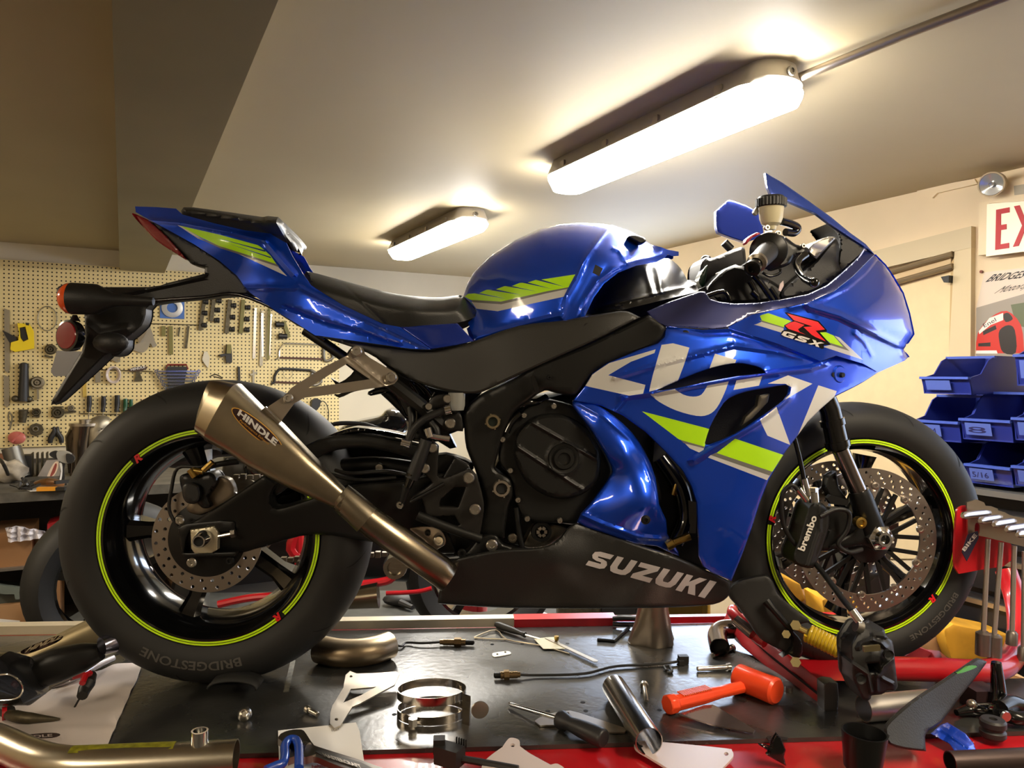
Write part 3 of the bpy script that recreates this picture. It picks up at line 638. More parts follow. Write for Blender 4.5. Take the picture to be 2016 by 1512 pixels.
t = bt('clear_envelope', 'clear plastic sleeve with a red striped card leaning on the bench', 'sleeve', 90, 935)
DP = PL(DD*(BT(90, 938).dot(DD)), -DD)
o = slab('sleeve', [(74, 938), (92, 906), (116, 905), (120, 938)], DP, 0, .004, [M('sleeve_grey', (160, 152, 145), .25, 0, .6), M('card_cream', (230, 205, 180), .5), M('card_red', (150, 70, 60), .5)], t, decals=[(sm([(92, 940), (102, 918), (109, 909), (115, 910), (113, 925), (103, 940)], 3), 1), (sm([(98, 938), (106, 918), (110, 912), (112, 916), (108, 930), (101, 938)], 3), 2)])
t = bt('cordless_drill', 'white and black cordless drill standing on the workbench', 'drill', 132, 945); DP2 = PL(DD*(BT(125, 946).dot(DD)-.02), -DD)
slab('body', sm([(112, 890), (128, 889), (140, 894), (147, 903), (143, 911), (128, 912), (114, 905)], 3), DP2, 0, .05, M('drill_white', (150, 146, 136), .4), t); slab('chuck', sm([(98, 892), (108, 888), (114, 891), (114, 903), (104, 901), (98, 897)], 3), DP2, .01, .035, blkt, t)
slab('motor_cap', sm([(130, 894), (141, 895), (147, 903), (143, 911), (132, 911)], 3), DP2, -.004, .06, blkt, t)
slab('handle', sm([(117, 911), (128, 911), (126, 925), (127, 944), (116, 944), (120, 925)], 3), DP2, .01, .03, blkt, t); slab('trim', sm([(117, 912), (122, 913), (123, 928), (121, 944), (117, 944), (120, 928)], 2), DP2, .035, .008, white, t)
t = bt('exhaust_canister', 'upright polished exhaust canister with a flange on the workbench', 'canister', 155, 930)
DP3 = PL(DD*(BT(158, 935).dot(DD)), -DD); c = lambda x, y: DP3.pt(x, y, 0)
m = MB(); m.tube([c(158, 937), c(158, 880), c(163, 838)], [.05, .055, .06], 20); m.build('shell', M('dark_chrome', (120, 110, 98), .2, 1), t)
m = MB(); m.tube([c(149, 930), c(147, 862), c(160, 842)], [.035, .045, .05], 16); m.build('side_shell', M('dark_chrome2', (70, 64, 58), .2, 1), t)
m = MB(); m.tube([c(167, 838), c(167, 833)], .075, 24); m.build('flange', steel, t); m = MB(); m.pipe([c(169, 833), c(169, 826)], .032, .004); m.build('neck', steel, t)
t = bt('steel_canister', 'second crumpled steel canister behind the rear tyre top', 'canister', 200, 920); m = MB(); m.tube([c(198, 930), c(196, 860), c(192, 846), c(200, 838), c(212, 840)], [.06, .065, .06, .06, .045], 14, smooth=3); m.build('shell', ironl, t)
t = bt('bench_mallet', 'copper coloured curved bar lying on the workbench edge', 'bar', 95, 948); m = MB(); m.tube([BT(70, 953, .02), BT(95, 949, .035), BT(125, 953, .02)], [.012, .02, .014], 10, smooth=3); m.build('bar', M('copper_brown', (130, 92, 58), .3, .7), t)
t = bt('utility_knife', 'orange utility knife on white paper on the bench', 'knife', 92, 962); m = MB(); m.bar(BT(74, 963, .012), BT(111, 962, .012), .03, .016); m.build('body', M('knife_orange', (232, 156, 40), .4), t); m = MB(); m.bar(BT(111, 962, .012), BT(130, 962, .012), .028, .014); m.build('tip', blkt, t)
tag(tslab('bench_paper', [(52, 966), (60, 970.5), (136, 966.5), (136, 961), (80, 962)], 0, .002, white), 'white paper sheet lying on the workbench front edge', 'paper')
bpy.data.objects['bench_paper'].data.transform(Matrix.Translation((0, 0, 0)))
ob = bpy.data.objects['bench_paper']; CP = PL((0, 0, bz), (0, 0, 1)); bpy.data.objects.remove(ob)
tag(slab('bench_paper', [(52, 964), (60, 967), (136, 964), (136, 960), (80, 960)], CP, .001, .002, white), 'white paper sheet lying on the workbench front edge', 'paper')
t = bt('folding_tool', 'chrome and black folding tool on the bench beside the drill', 'tool', 118, 950); m = MB(); m.bar(BT(104, 953, .02), BT(130, 951, .02), .03, .02); m.build('body', chrome, t); m = MB(); m.bar(BT(108, 950, .04), BT(138, 947, .04), .02, .015); m.build('grip', blkt, t)
t = bt('tangled_parts', 'dark tangle of small metal parts beside the rag', 'parts', 45, 955); random.seed(3); m = MB()
for k in range(16): p = BT(36+random.random()*30, 950+random.random()*14, .01); m.tube([p, p+Vector((random.uniform(-.05, .05), random.uniform(-.03, .03), random.uniform(.0, .03)))], .006, 6)
m.build('parts', blkt, t)
# ================================================================ second lift with another motorcycle behind
z2 = -.455
m = MB(); m.box((-.1, 1.5, z2-.04), (2.3, 1.5, .08))
t = thing('lift_table', 'lower grey lift table behind the red one, carrying the black and red motorcycle', 'lift table', (0, 1.4, FLOOR)); m.build('deck', M('lift_grey', (74, 74, 70), .5, noise=.3, nscale=12), t)
for e in (-.8, .7): MB().box((e, 1.4, (FLOOR+z2-.08)/2), (.2, .3, z2-.08-FLOOR)).build('leg', redd, t)
Y2 = 1.33
t2 = thing('motorcycle', 'black and red motorcycle standing behind the blue one, mostly hidden', 'motorcycle', P(222, 1140, Y2))
def wheel2(px, py, AX, nm=''):
    AX = Vector(AX).normalized(); c = P(px, py, Y2); R_ = .31; m = MB(); m.lathe(c, AX, [(.21, -.06), (.235, -.09), (.262, -.098), (.285, -.085), (.302, -.05), (R_, 0), (.302, .05), (.285, .085), (.262, .098), (.235, .09), (.21, .06)], 48); m.build('tyre', rub, t2)
    m = MB(); m.lathe(c, AX, [(.225, -.06), (.2, -.05), (.2, .05), (.225, .06)], 40); m.lathe(c, AX, [(0, -.04), (.05, -.04), (.05, .04), (0, .04)], 20)
    for k in range(5): a = k*1.2566+.4; m.bar(c, c+(AX.cross(ZZ).normalized()*math.cos(a)+ZZ*math.sin(a))*.205, .03, .03, up=AX)
    m.build('rim', blkg, t2); m = MB(); m.lathe(c-AX*.05, AX, [(.06, 0), (.11, 0), (.11, .004), (.06, .004)], 32); m.build('brake_disc', disc, t2)
wheel2(226, 1140, (-.55, .83, 0)); wheel2(950, 1115, (-.1, 1, 0))
def tb(pts, r, mat, name, par=t2, y=Y2, s=4): return MB().tube([P(a, b, y) for a, b in pts], r, 10, smooth=s).build(name, mat, par)
tb([(560, 1010), (585, 1040), (575, 1080), (600, 1110), (560, 1135)], .022, redm, 'frame_rail', y=1.1); tb([(590, 1020), (590, 1140)], .018, redm, 'frame_rail', y=1.1)
tb([(430, 1190), (500, 1176), (590, 1172)], .014, redm, 'frame_rail', y=1.1); tb([(640, 1156), (700, 1152), (760, 1144), (775, 1130), (778, 1110)], .016, redm, 'frame_rail', y=1.1); tb([(760, 1168), (820, 1165), (850, 1158)], .008, redm, 'frame_rail', y=1.0)
panel('engine_block', [(440, 900), (720, 880), (900, 960), (880, 1150), (700, 1140), (520, 1120), (430, 1000)], Y2-.1, blks, t2, yb=Y2+.1, rnd=(20, .04), step=20)
panel('tail_body', sm([(640, 868), (660, 850), (690, 832), (745, 820), (762, 806), (792, 808), (812, 822), (806, 845), (780, 862), (730, 866), (690, 875), (660, 880)], 4), Y2-.25, blkg, t2, yb=Y2, rnd=(14, .08), step=8)
panel('side_panel', sm([(480, 900), (560, 860), (640, 860), (720, 862), (850, 900), (860, 960), (700, 900), (560, 920), (500, 960)], 3), Y2-.15, blkg, t2, yb=Y2+.1, rnd=(14, .05), step=16)
o = panel('emblem_strip', [(700, 862), (735, 868), (820, 884), (826, 894), (740, 880), (700, 872)], Y2-.24, whitel, t2, rnd=(3, .003), step=10)
tb([(645, 845), (655, 836), (680, 833), (720, 836), (760, 850)], .008, blks, 'grab_rail', y=Y2-.26)
c = P(490, 1045, 1.15); m = MB(); m.lathe(c, (0, 1, 0), [(0, 0), (.05, 0), (.075, .0), (.075, .006), (0, .006)], 32); m.build('sprocket', steel, t2)
m = MB()
for k in range(26): p = P(495+k*5, 1068-k*.8, 1.1); m.box(p, (.011, .01, .016))
m.build('chain', M('chain_steel', (150, 140, 126), .3, .9), t2)
m = MB(); m.tube([P(655, 1183, 1.0), P(745, 1172, 1.0)], [.03, .045], 14); m.build('exhaust_can', pipe, t2)
# things lying on the low lift, seen under the bike
def LT(px, py, off=0): return T(px, py, z2+off)
LP = PL((0, 0, z2), (0, 0, 1))
tag(slab('manual', [(955, 1206), (985, 1197), (1052, 1198), (1095, 1214), (1080, 1222), (970, 1222)], LP, .001, .003, white), 'open white paper manual lying behind the red rail', 'paper')
t = thing('spray_can', 'small clear and blue spray bottle standing behind the red rail', 'bottle', LT(855, 1212)); p = LT(857, 1212); m = MB(); m.cyl(p, p+ZZ*.1, .035, 16); m.build('body', M('bottle_clear', (150, 156, 180), .2), t); m = MB(); m.cyl(p+ZZ*.03, p+ZZ*.055, .037, 16); m.build('band', M('band_blue', (50, 100, 190), .4), t)
t = thing('glove', 'black work glove lying on the lower lift under the bike', 'glove', LT(790, 1195)); m = MB(); p = LT(790, 1192)
m.ball(p+ZZ*.03, .07, 8, sc=(1.3, .7, .45))
for k in range(4): m.tube([p+Vector((.05, -.04+.025*k, .03)), p+Vector((.15, -.05+.032*k, .02))], [.016, .012], 8)
m.tube([p+Vector((0, -.05, .03)), p+Vector((.06, -.1, .02))], [.017, .012], 8); m.build('glove', blkt, t)
random.seed(5)
for k, (x, y, lb) in enumerate(((905, 1208, 'dark red bracket lying behind the rail at the belly pan'), (1130, 1208, 'brown metal bracket lying behind the rail'), (1215, 1206, 'dark slotted metal part lying behind the red rail'), (1345, 1210, 'brassy canister standing behind the stainless stand'))):
    t = thing('loose_part', lb, 'part', LT(x, y)); p = LT(x, y)
    m = MB(); m.box(p+ZZ*.05, (.16, .06, .1)); m.box(p+ZZ*.11+Vector((.03, 0, 0)), (.06, .05, .06)); m.cyl(p+Vector((.1, 0, 0)), p+Vector((.1, 0, .13)), .03, 12)
    m.build('part', (redd, iron, blkt, brass)[k], t)
# ================================================================ right wall: door, sign, lamp, poster
def rws(name, outline, off, th, mat, parent=None, decals=(), **k): return slab(name, outline, RW, off, th, mat, parent, decals=decals, **k)
jamb = M('jamb_paint', (206, 188, 150), .5, noise=.05, nscale=4); tan = M('door_tan', (196, 170, 128), .6)
t = thing('door_1', None, None, RW.pt(1800, 700, 0)); t['kind'] = 'structure'
def sx(o): o['kind'] = 'structure'; return o
sx(rws('lintel', [(1560, 535), (1912, 445), (1912, 487), (1560, 570)], .0, .03, M('lintel_paint', (196, 180, 146), .5), t))
sx(rws('casing', [(1879, 494), (1912, 487), (1908, 1100), (1866, 1100), (1868, 700)], .0, .028, jamb, t))
sx(rws('stop', [(1872, 516), (1880, 508), (1870, 1100), (1860, 1100)], .0, .016, M('stop_tan', (190, 160, 110), .6), t))
sx(rws('leaf', [(1560, 580), (1872, 512), (1862, 1100), (1560, 1100)], .0, .008, M('door_leaf', (224, 200, 156), .6, noise=.04), t))
sx(rws('head', [(1560, 580), (1872, 508), (1872, 528), (1560, 602)], .008, .012, tan, t))
m = MB()
for (y0, y1) in (((583, 516)), ((606, 540))): m.tube([RW.pt(1600, y0-4, .03), RW.pt(1876, y1-16, .03)], .012, 10)
sx(m.build('track', M('track_steel', (150, 132, 104), .35, .6), t))
rws('door_closer', [(1852, 545), (1868, 542), (1868, 556), (1858, 556)], .02, .03, blkt, t)
struct(rws('trim_2', [(1805, 372), (1918, 352), (1924, 362), (1845, 380), (1835, 390), (1806, 384)], .0, .012, cream))
t = thing('exit_sign', 'white EXIT sign with big red letters high on the right wall', 'sign', RW.pt(1990, 440, .04))
exf = M('exit_face', (240, 226, 200), .4, emit=.12)
rws('face', [(1943, 402), (2150, 380), (2145, 478), (1941, 505)], .05, .004, exf, t)
# the letter E and X as cut shapes
E_ = [(1961, 413), (1987, 408), (1987, 418), (1970, 421), (1970, 443), (1981, 441), (1981, 451), (1970, 453), (1969, 481), (1986, 478), (1986, 488), (1959, 492)]
X_ = [(1996, 406), (2007, 404), (2018, 431), (2030, 400), (2042, 398), (2024, 443), (2042, 480), (2030, 482), (2016, 456), (2005, 484), (1994, 486), (2012, 444)]
lr = M('exit_red', (186, 30, 40), .5)
rws('letter', E_, .054, .003, lr, t); rws('letter', X_, .054, .003, lr, t)
rws('letter', [(2054, 396), (2066, 395), (2064, 478), (2052, 480)], .054, .003, lr, t); rws('letter', [(2076, 394), (2124, 389), (2124, 400), (2106, 402), (2105, 473), (2093, 475), (2094, 403), (2076, 405)], .054, .003, lr, t)
m = MB(); a_ = RW.pt(1941, 505, .0); b_ = RW.pt(2145, 478, .0); a2_ = RW.pt(1943, 402, 0); b2_ = RW.pt(2150, 380, 0); n_ = RW.n
m.hexa([a_, b_, b_+n_*.05, a_+n_*.05, a2_, b2_, b2_+n_*.05, a2_+n_*.05]); m.build('housing', M('sign_box', (226, 206, 170), .5), t)
t = thing('emergency_light', 'round twin-lamp emergency light above the EXIT sign', 'light', RW.pt(1950, 362, .06))
rws('box', [(1962, 362), (2075, 336), (2075, 392), (1946, 400), (1950, 388)], .0, .06, M('sign_box', (1, 1, 1)), t)
rws('label', [(1996, 366), (2030, 360), (2030, 380), (1997, 384)], .061, .002, M('label_grey', (170, 160, 140), .5), t)
for (x, y) in ((1944, 366),):
    c = RW.pt(x+14, y-4, .09); dr = (CAM-c).normalized(); dr = (dr+Vector((-.5, 0, -.1))).normalized(); m = MB(); m.lathe(c, dr, [(0, -.03), (.03, -.03), (.042, 0), (.045, .035), (.040, .035)], 24); m.build('lamp_housing', M('lamp_tan', (170, 150, 116), .5), t)
    m = MB(); m.lathe(c+dr*.028, dr, [(0, .0), (.008, .001), (.008, .010), (.010, .010), (.012, .0), (.039, .006)], 24); m.build('lens', M('lamp_lens', (190, 190, 186), .1, .6), t)
    m = MB(); m.tube([c-dr*.02, RW.pt(1968, 358, .02)], .016, 12); m.build('neck', M('lamp_tan', (1, 1, 1)), t)
# poster: a racing team poster with a plain generic red machine
pg = [M('poster_pale', (212, 196, 178), .35, 0, .3), M('poster_grey', (150, 140, 128), .35, 0, .3), M('poster_red', (196, 44, 34), .35, 0, .3), M('poster_black', (40, 32, 30), .35), M('poster_white', (235, 225, 215), .35), M('poster_green', (92, 100, 70), .35)]
dec = [([(1922, 606), (2080, 560), (2080, 760), (1921, 700)], 1), ([(1990, 600), (2080, 585), (2080, 660), (2000, 640)], 5),
       (sm([(1923, 668), (1928, 650), (1950, 625), (1982, 612), (2010, 640), (2016, 690), (2016, 695), (1921, 694), (1921, 680)], 3), 2),
       ([(1927, 652), (1948, 626), (1975, 616), (1975, 630), (1950, 640), (1928, 658)], 4), (sm([(1968, 650), (1985, 640), (1998, 650), (2000, 694), (1975, 694), (1967, 670)], 3), 3),
       ([(1935, 652), (1960, 640), (1962, 648), (1936, 660)], 3), ([(1926, 676), (1950, 674), (1950, 682), (1926, 682)], 3), ([(1922, 690), (1962, 690), (1964, 696), (1921, 696)], 4), (sm([(1975, 620), (1985, 616), (1994, 628), (1980, 634)], 3), 3)]
o = rws('poster', [(1938, 536), (2080, 520), (2080, 760), (1921, 760), (1922, 606)], .002, .003, pg, decals=dec, step=14)
tag(o, 'motorsports poster with a red racing machine on the right wall', 'poster')
pf = lambda a, b: RW.pt(a, b, .0058)
text(o, 'BRIDGESTONE', aff((1940, 555), (2062, 541), 13, pf), M('poster_ink', (44, 36, 34), .5), .02, .15)
text(o, 'Motorsports', aff((1957, 578), (2055, 560), 11, pf), bpy.data.materials['poster_ink'], 0, .25)
text(o, 'Enel', aff((1938, 645), (1962, 632), 8, pf), bpy.data.materials['poster_ink'], 0, 0)
m = MB(); m.lathe(RW.pt(1933, 535, .004), RW.n, [(.006, 0), (.006, .006), (0, .008)], 12); tag(m.build('thumbtack', M('tack_brown', (120, 60, 40), .5)), 'small brown tack pinning the poster corner', 'tack')
# ---------------------------------------------------------------- blue parts bins in a rack on a dark cabinet
ef = RWE-.52; BP = PL(EE*ef, -EE)
binm = M('bin_blue', (30, 44, 128), .38, 0, .15); binl = M('bin_label', (84, 104, 184), .5)
def pbin(x0, x1, yt, yb, label, dep=.34, tag_=None):
    z1 = BP.pt((x0+x1)/2, yt).z; z0 = BP.pt((x0+x1)/2, yb).z; dA = BP.pt(x0, (yt+yb)/2).dot(DD); dB = BP.pt(x1, (yt+yb)/2).dot(DD)
    h = z1-z0; w = abs(dA-dB); ta = thing('parts_bin', label, 'bin', R(ef+dep/2, (dA+dB)/2, z0), 'blue parts bins on the rack')
    d0, d1 = min(dA, dB)+.003, max(dA, dB)-.003; th = .004; lip = h*.42
    m = MB(); m.rbox(ef, ef+dep, d0, d1, z0, z0+th); m.rbox(ef+dep-th, ef+dep, d0, d1, z0, z1)
    for (a, b) in ((d0, d0+th), (d1-th, d1)):   # scooped sides
        prof = [(ef, z0), (ef+dep, z0), (ef+dep, z1), (ef+.13, z1), (ef+.09, z1-h*.12), (ef+.05, z0+lip*1.25), (ef-.012, z0+lip)]
        n = len(prof); vs = [R(e, a, z) for e, z in prof]+[R(e, b, z) for e, z in prof]
        m.add(vs, [list(range(n)), list(range(n, 2*n))[::-1]]+[[i, (i+1) % n, n+(i+1) % n, n+i] for i in range(n)])
    m.build('bin', binm, ta)
    m = MB(); m.hexa([R(ef+.004, d0, z0), R(ef+.012, d0, z0), R(ef+.012, d1, z0), R(ef+.004, d1, z0), R(ef-.016, d0, z0+lip), R(ef-.008, d0, z0+lip), R(ef-.008, d1, z0+lip), R(ef-.016, d1, z0+lip)]); m.build('front', binm, ta)
    m = MB(); m.rbox(ef-.024, ef-.006, d0-.002, d1+.002, z0+lip-.004, z0+lip+.004); m.rbox(ef+.118, ef+.13, d0-.002, d1+.002, z1-.008, z1); m.build('rim', M('bin_rim', (62, 84, 170), .35), ta)
    q = MB(); dm = (d0+d1)/2+w*.12; o_ = -.0215
    q.hexa([R(ef+o_+.01, dm-w*.25, z0+lip*.25), R(ef+o_+.012, dm-w*.25, z0+lip*.25), R(ef+o_+.012, dm+w*.25, z0+lip*.25), R(ef+o_+.01, dm+w*.25, z0+lip*.25), R(ef+o_-.002, dm-w*.25, z0+lip*.85), R(ef+o_, dm-w*.25, z0+lip*.85), R(ef+o_, dm+w*.25, z0+lip*.85), R(ef+o_-.002, dm+w*.25, z0+lip*.85)])
    L = q.build('label', binl, ta)
    if tag_: text(L, tag_, lambda u, v: R(ef+o_+.0095-(.2+v*.5)*.0125, dm+w*.2-u*w*.35, z0+lip*(.25+.6*(.2+v*.5))), M('ink_blue', (40, 40, 90), .5), 0)
    return ta
pbin(1818, 1915, 700, 776, 'top blue bin whose deep side shows, alone above the rack rows')
pbin(1800, 1895, 778, 868, 'blue bin labelled 6MM at the left of the upper row', tag_='6MM')
pbin(1895, 1998, 772, 868, 'blue bin with a faint label, second in the upper row', tag_='8')
pbin(1998, 2110, 766, 870, 'blue bin cut by the photo edge in the upper row')
pbin(1905, 1998, 868, 955, 'blue bin with a faded label in the lower row', tag_='5/16')
pbin(1998, 2110, 870, 962, 'blue bin cut by the photo edge in the lower row')
pbin(2002, 2110, 616, 760, 'tall blue bin high at the right photo edge')
pbin(1812, 1905, 868, 950, 'dark shaded blue bin behind the front tyre top')
zt = BP.pt(1950, 962).z; d_l = BP.pt(1812, 950).dot(DD); d_r = BP.pt(2200, 900).dot(DD)
t = thing('tool_cabinet', 'dark cabinet with a steel edge standing under the blue bins', 'cabinet', R(ef+.2, (d_l+d_r)/2, FLOOR))
m = MB(); m.rbox(ef+.02, RWE-.01, d_r, d_l, FLOOR, zt-.02); m.build('body', M('cabinet_dark', (26, 26, 28), .35, .3), t)
m = MB(); m.rbox(ef-.03, RWE-.01, d_r, d_l, zt-.02, zt-.002); m.build('top', M('cab_top', (150, 150, 148), .35, .8), t)
for k in range(4): z = zt-.06-k*.14; m = MB(); m.rbox(ef+.005, ef+.02, d_r+.02, d_l-.02, z-.12, z); dr_ = m.build('drawer', M('cabinet_face', (34, 34, 38), .3, .3), t); m = MB(); m.rbox(ef-.006, ef+.006, d_r+.1, d_l-.1, z-.03, z-.015); m.build('handle', alu, dr_)
# yellow padded envelopes and cartons seen through and beside the front wheel
yel = M('yellow_envelope', (206, 152, 40), .6, noise=.3, nscale=10)
def envbox(name, label, cat, pts, y, z0, mat, dep=.12):
    t = panel(name, pts, y, mat, thick=dep, rnd=(4, .008), step=14); return tag(t, label, cat)
zc = z2
envbox('padded_envelope', 'yellow padded envelope box at the right behind the front tyre', 'package', [(1858, 1238), (1876, 1228), (1990, 1252), (1990, 1300), (1875, 1304), (1862, 1270)], .45, 0, yel)
envbox('carton', 'tan carton beside the yellow envelope behind the front tyre', 'box', [(1800, 1275), (1856, 1240), (1862, 1310), (1810, 1310)], .5, 0, card2)
envbox('padded_envelope', 'yellow envelope seen through the bottom of the front wheel', 'package', [(1618, 1180), (1650, 1172), (1700, 1190), (1700, 1260), (1630, 1262)], .55, 0, yel)
envbox('padded_envelope', 'small yellow envelope seen through the left of the front wheel', 'package', [(1535, 1130), (1575, 1150), (1585, 1180), (1560, 1205), (1530, 1190)], .6, 0, yel)
envbox('carton', 'tan carton seen low through the front wheel', 'box', [(1575, 1168), (1625, 1180), (1630, 1270), (1570, 1260)], .7, 0, card)
envbox('carton', 'pale carton seen through the lower right of the front wheel', 'box', [(1700, 1195), (1760, 1200), (1760, 1275), (1700, 1275)], .66, 0, card2)
# shelf trolley that carries them
t = thing('side_shelf', 'low dark shelf unit behind the front wheel', 'shelf', (1.55, .62, FLOOR))
zz = P(1700, 1275, .55).z
m = MB(); m.box((1.55, .62, zz-.02), (.9, .42, .03)); m.build('top', M('shelf_dark', (40, 34, 30), .6), t)
for x in (1.14, 1.96):
    for y in (.44, .80): m = MB(); m.box((x, y, (FLOOR+zz)/2-.02), (.04, .04, zz-FLOOR-.04)); m.build('leg', blkt, t)
m = MB(); m.box((1.73, .81, zz+.19), (.54, .02, .40)); m.build('back_panel', M('shelf_back', (30, 22, 22), .6), t)
# ================================================================ the blue sport motorcycle (x along the bike, y away from the camera)
BK = thing('sport_motorcycle', 'blue sport motorcycle with fluorescent green stripes standing on the lift table', 'motorcycle', (0.7, 0, 0))
def zc(ox, oy, s): return lambda *pts: [(ox+p[0]/s, oy+p[1]/s)+tuple(p[2:]) for p in pts]
A = zc(80, 380, 3.978); Bz = zc(560, 400, 3.978); Cz = zc(900, 400, 3.978); Dz = zc(1340, 320, 3.978); Ez = zc(100, 730, 2.4)
Fz = zc(560, 680, 3.436); Gz = zc(880, 700, 2.908); Hz = zc(1100, 560, 3.0233); Iz = zc(1400, 760, 2.8); Jz = zc(0, 480, 3.6); Kz = zc(400, 560, 4.032)
def pn(name, o, y, mat, **k): return panel(name, o, y, mat, BK, **k)
def tube(name, pts, r, mat, s=4, n=12, parent=None): # pts: (px, py, y)
    return MB().tube([P(*p) for p in pts], r, n, smooth=s if len(pts) > 2 else 0).build(name, mat, parent or BK)
YV = Vector((0, 1, 0))
# ---------------------------------------------------------------- wheels
RWX, RWZ, FWX, FWZ = 0, .325, 1.419, .305
def tyre_w(s_, hw, rh):
    return rh+.004+(hw-rh-.004)*math.sin(min(1, s_/.34)*math.pi/2) if s_ < .34 else hw*max(0, 1-((s_-.34)/.66)**2.3)**.5
def wheel(cx, cz, R_, hw, rr, rim_hw, name, nsp, a0, w_sp, ring_gaps):
    c = Vector((cx, 0, cz)); prof = []
    ss = [0, .02, .06, .12, .2, .3, .4, .5, .6, .7, .78, .85, .91, .96, .99, 1]
    half = [(rr+(R_-rr)*s_, -tyre_w(s_, hw, rim_hw)) for s_ in ss]
    prof = [(rr-.004, -rim_hw+.012)]+half+[(r, -y) for r, y in half[::-1][1:]]+[(rr-.004, rim_hw-.012)]
    m = MB(); m.lathe(c, YV, prof, 96, ref=(1, 0, 0)); ty = m.build('tyre', rub, BK, sharp=60)
    m = MB(); fr = rr-.0005
    m.lathe(c, YV, [(fr, -rim_hw+.004), (fr-.001, -rim_hw-.006), (fr-.015, -rim_hw-.006), (fr-.019, -rim_hw+.004), (fr-.026, -rim_hw+.012), (fr-(.036 if hw > .08 else .027), -rim_hw+.03), (fr-(.05 if hw > .08 else .030), 0), (fr-(.036 if hw > .08 else .027), rim_hw-.03), (fr-.02, rim_hw), (fr, rim_hw+.004)], 96, ref=(1, 0, 0))
    m.lathe(c, YV, [(fr-.001, -rim_hw+.003), (fr-.012, 0), (fr-.001, rim_hw-.003)], 96)
    rim = m.build('rim', blkg, BK)
    m = MB(); m.lathe(c, YV, [(0, -.045), (.04, -.045), (.05, -.03), (.05, .03), (.04, .045), (0, .045)], 32); m.build('wheel_hub', blkg, BK)
    for k in range(nsp):
        a = a0+2*math.pi*k/nsp; d = Vector((math.cos(a), 0, math.sin(a))); q = Vector((-d.z, 0, d.x)); m = MB()
        st = [(.04, w_sp*1.2, .024), (.09, w_sp*.75, .018), (.15, w_sp*.7, .016), (fr-.04, w_sp*.95, .03)]
        vs = []
        for (r, w, dp) in st: vs += [c+d*r+q*w/2+YV*(-dp), c+d*r+q*w*.28-YV*(dp+.008), c+d*r-q*w*.28-YV*(dp+.008), c+d*r-q*w/2+YV*(-dp), c+d*r-q*w/2+YV*dp, c+d*r+q*w/2+YV*dp]
        n = 6; m.add(vs, [[i*n+j, i*n+(j+1) % n, (i+1)*n+(j+1) % n, (i+1)*n+j] for i in range(len(st)-1) for j in range(n)]+[list(range(n)), [3*n+j for j in range(n)][::-1]])
        m.build('spoke', blkg, BK)
    # fluorescent rim tape: two thin bands in arcs with red logo gaps
    yy = -rim_hw-.0062
    gap = math.radians(3.6); angs = sorted(ring_gaps); m = MB()
    for i, g in enumerate(angs):
        g2 = angs[(i+1) % len(angs)]+(360 if i == len(angs)-1 else 0)
        s0, s1 = math.radians(g)+gap*1.0, math.radians(g2)-gap*.4; n = max(8, int((s1-s0)/.06))
        for (r1, r2) in ((fr-.0106, fr-.0070), (fr-.0057, fr-.0021)):
            vs = []
            for k in range(n+1):
                a = s0+(s1-s0)*k/n
                for r, y_ in ((r1, yy), (r2, yy)): vs.append(c+Vector((math.cos(a)*r, y_-.0008, math.sin(a)*r)))
            m.add(vs, [[2*k, 2*k+1, 2*k+3, 2*k+2] for k in range(n)])
    m.build('rim_tape', M('tape_green', (206, 252, 26), .35, 0, .3, emit=0), rim)
    for g in angs:
        a = math.radians(g); p = c+Vector((math.cos(a)*(fr-.009), 0, math.sin(a)*(fr-.009))); d = Vector((math.cos(a), 0, math.sin(a))); q = Vector((-d.z, 0, d.x))
        text(rim, 'R', lambda u, v: Vector((p.x, yy-.002, p.z))+q*(.008-u*.016)+d*(v*.014-.007), redp, .05, .3)
    return ty, rim
tyR, rimR = wheel(RWX, RWZ, .325, .098, .2265, .082, 'rear', 5, math.radians(35), .05, [131, 310])
tyF, rimF = wheel(FWX, FWZ, .305, .062, .2250, .048, 'front', 6, math.radians(80), .028, [168, 320])
def arctext(o, body, c, r, a0, a1, y, h, mat, bold=.0):
    def fn(u, v):
        a = math.radians(a0+(a1-a0)*u); rr = r+h*v; return Vector((c[0]+math.cos(a)*rr, y+v*.004*0, c[1]+math.sin(a)*rr))
    text(o, body, fn, mat, bold)
def tyre_y(hw, R_, rr, r): return -tyre_w((r-rr)/(R_-rr), hw, .082 if hw > .08 else .048)
def arctyre(o, body, c, r, a0, a1, hw, R_, rr, h, mat, bold=.02):
    def fn(u, v): a = math.radians(a0+(a1-a0)*u); q = r+h*v; return Vector((c[0]+math.cos(a)*q, tyre_y(hw, R_, rr, q)-.0008, c[1]+math.sin(a)*q))
    text(o, body, fn, mat, bold)
arctyre(tyR, 'BRIDGESTONE', (RWX, RWZ), .254, 285, 240, .098, .325, .2265, .018, rubl)
arctyre(tyF, 'BRIDGESTONE', (FWX, FWZ), .245, 330, 296, .062, .305, .225, .012, rubl)
def sipes(ty, cx, cz, hw, R_, rr, n, ph):
    m = MB()
    for k in range(n):
        for sd in (-1, 1):
            vs = []
            for i in range(9):
                t = i/8; s_ = .62+.37*t; a = ph+2*math.pi*k/n+(.14*t**1.6 if sd < 0 else .14*t**1.6+.2); r = rr+(R_-rr)*s_+.0005; y = -tyre_y(hw, R_, rr, rr+(R_-rr)*s_)*sd*1.004
                w = .0022*math.sin(math.pi*min(1, t*1.1+.05))/r+.0004
                for q in (-w, w): vs.append((cx+math.cos(a+q)*r, y, cz+math.sin(a+q)*r))
            m.add(vs, [[2*i, 2*i+1, 2*i+3, 2*i+2] for i in range(8)])
    o = m.build('tread_grooves', M('groove_dark', (8, 8, 8), .8), ty); return o
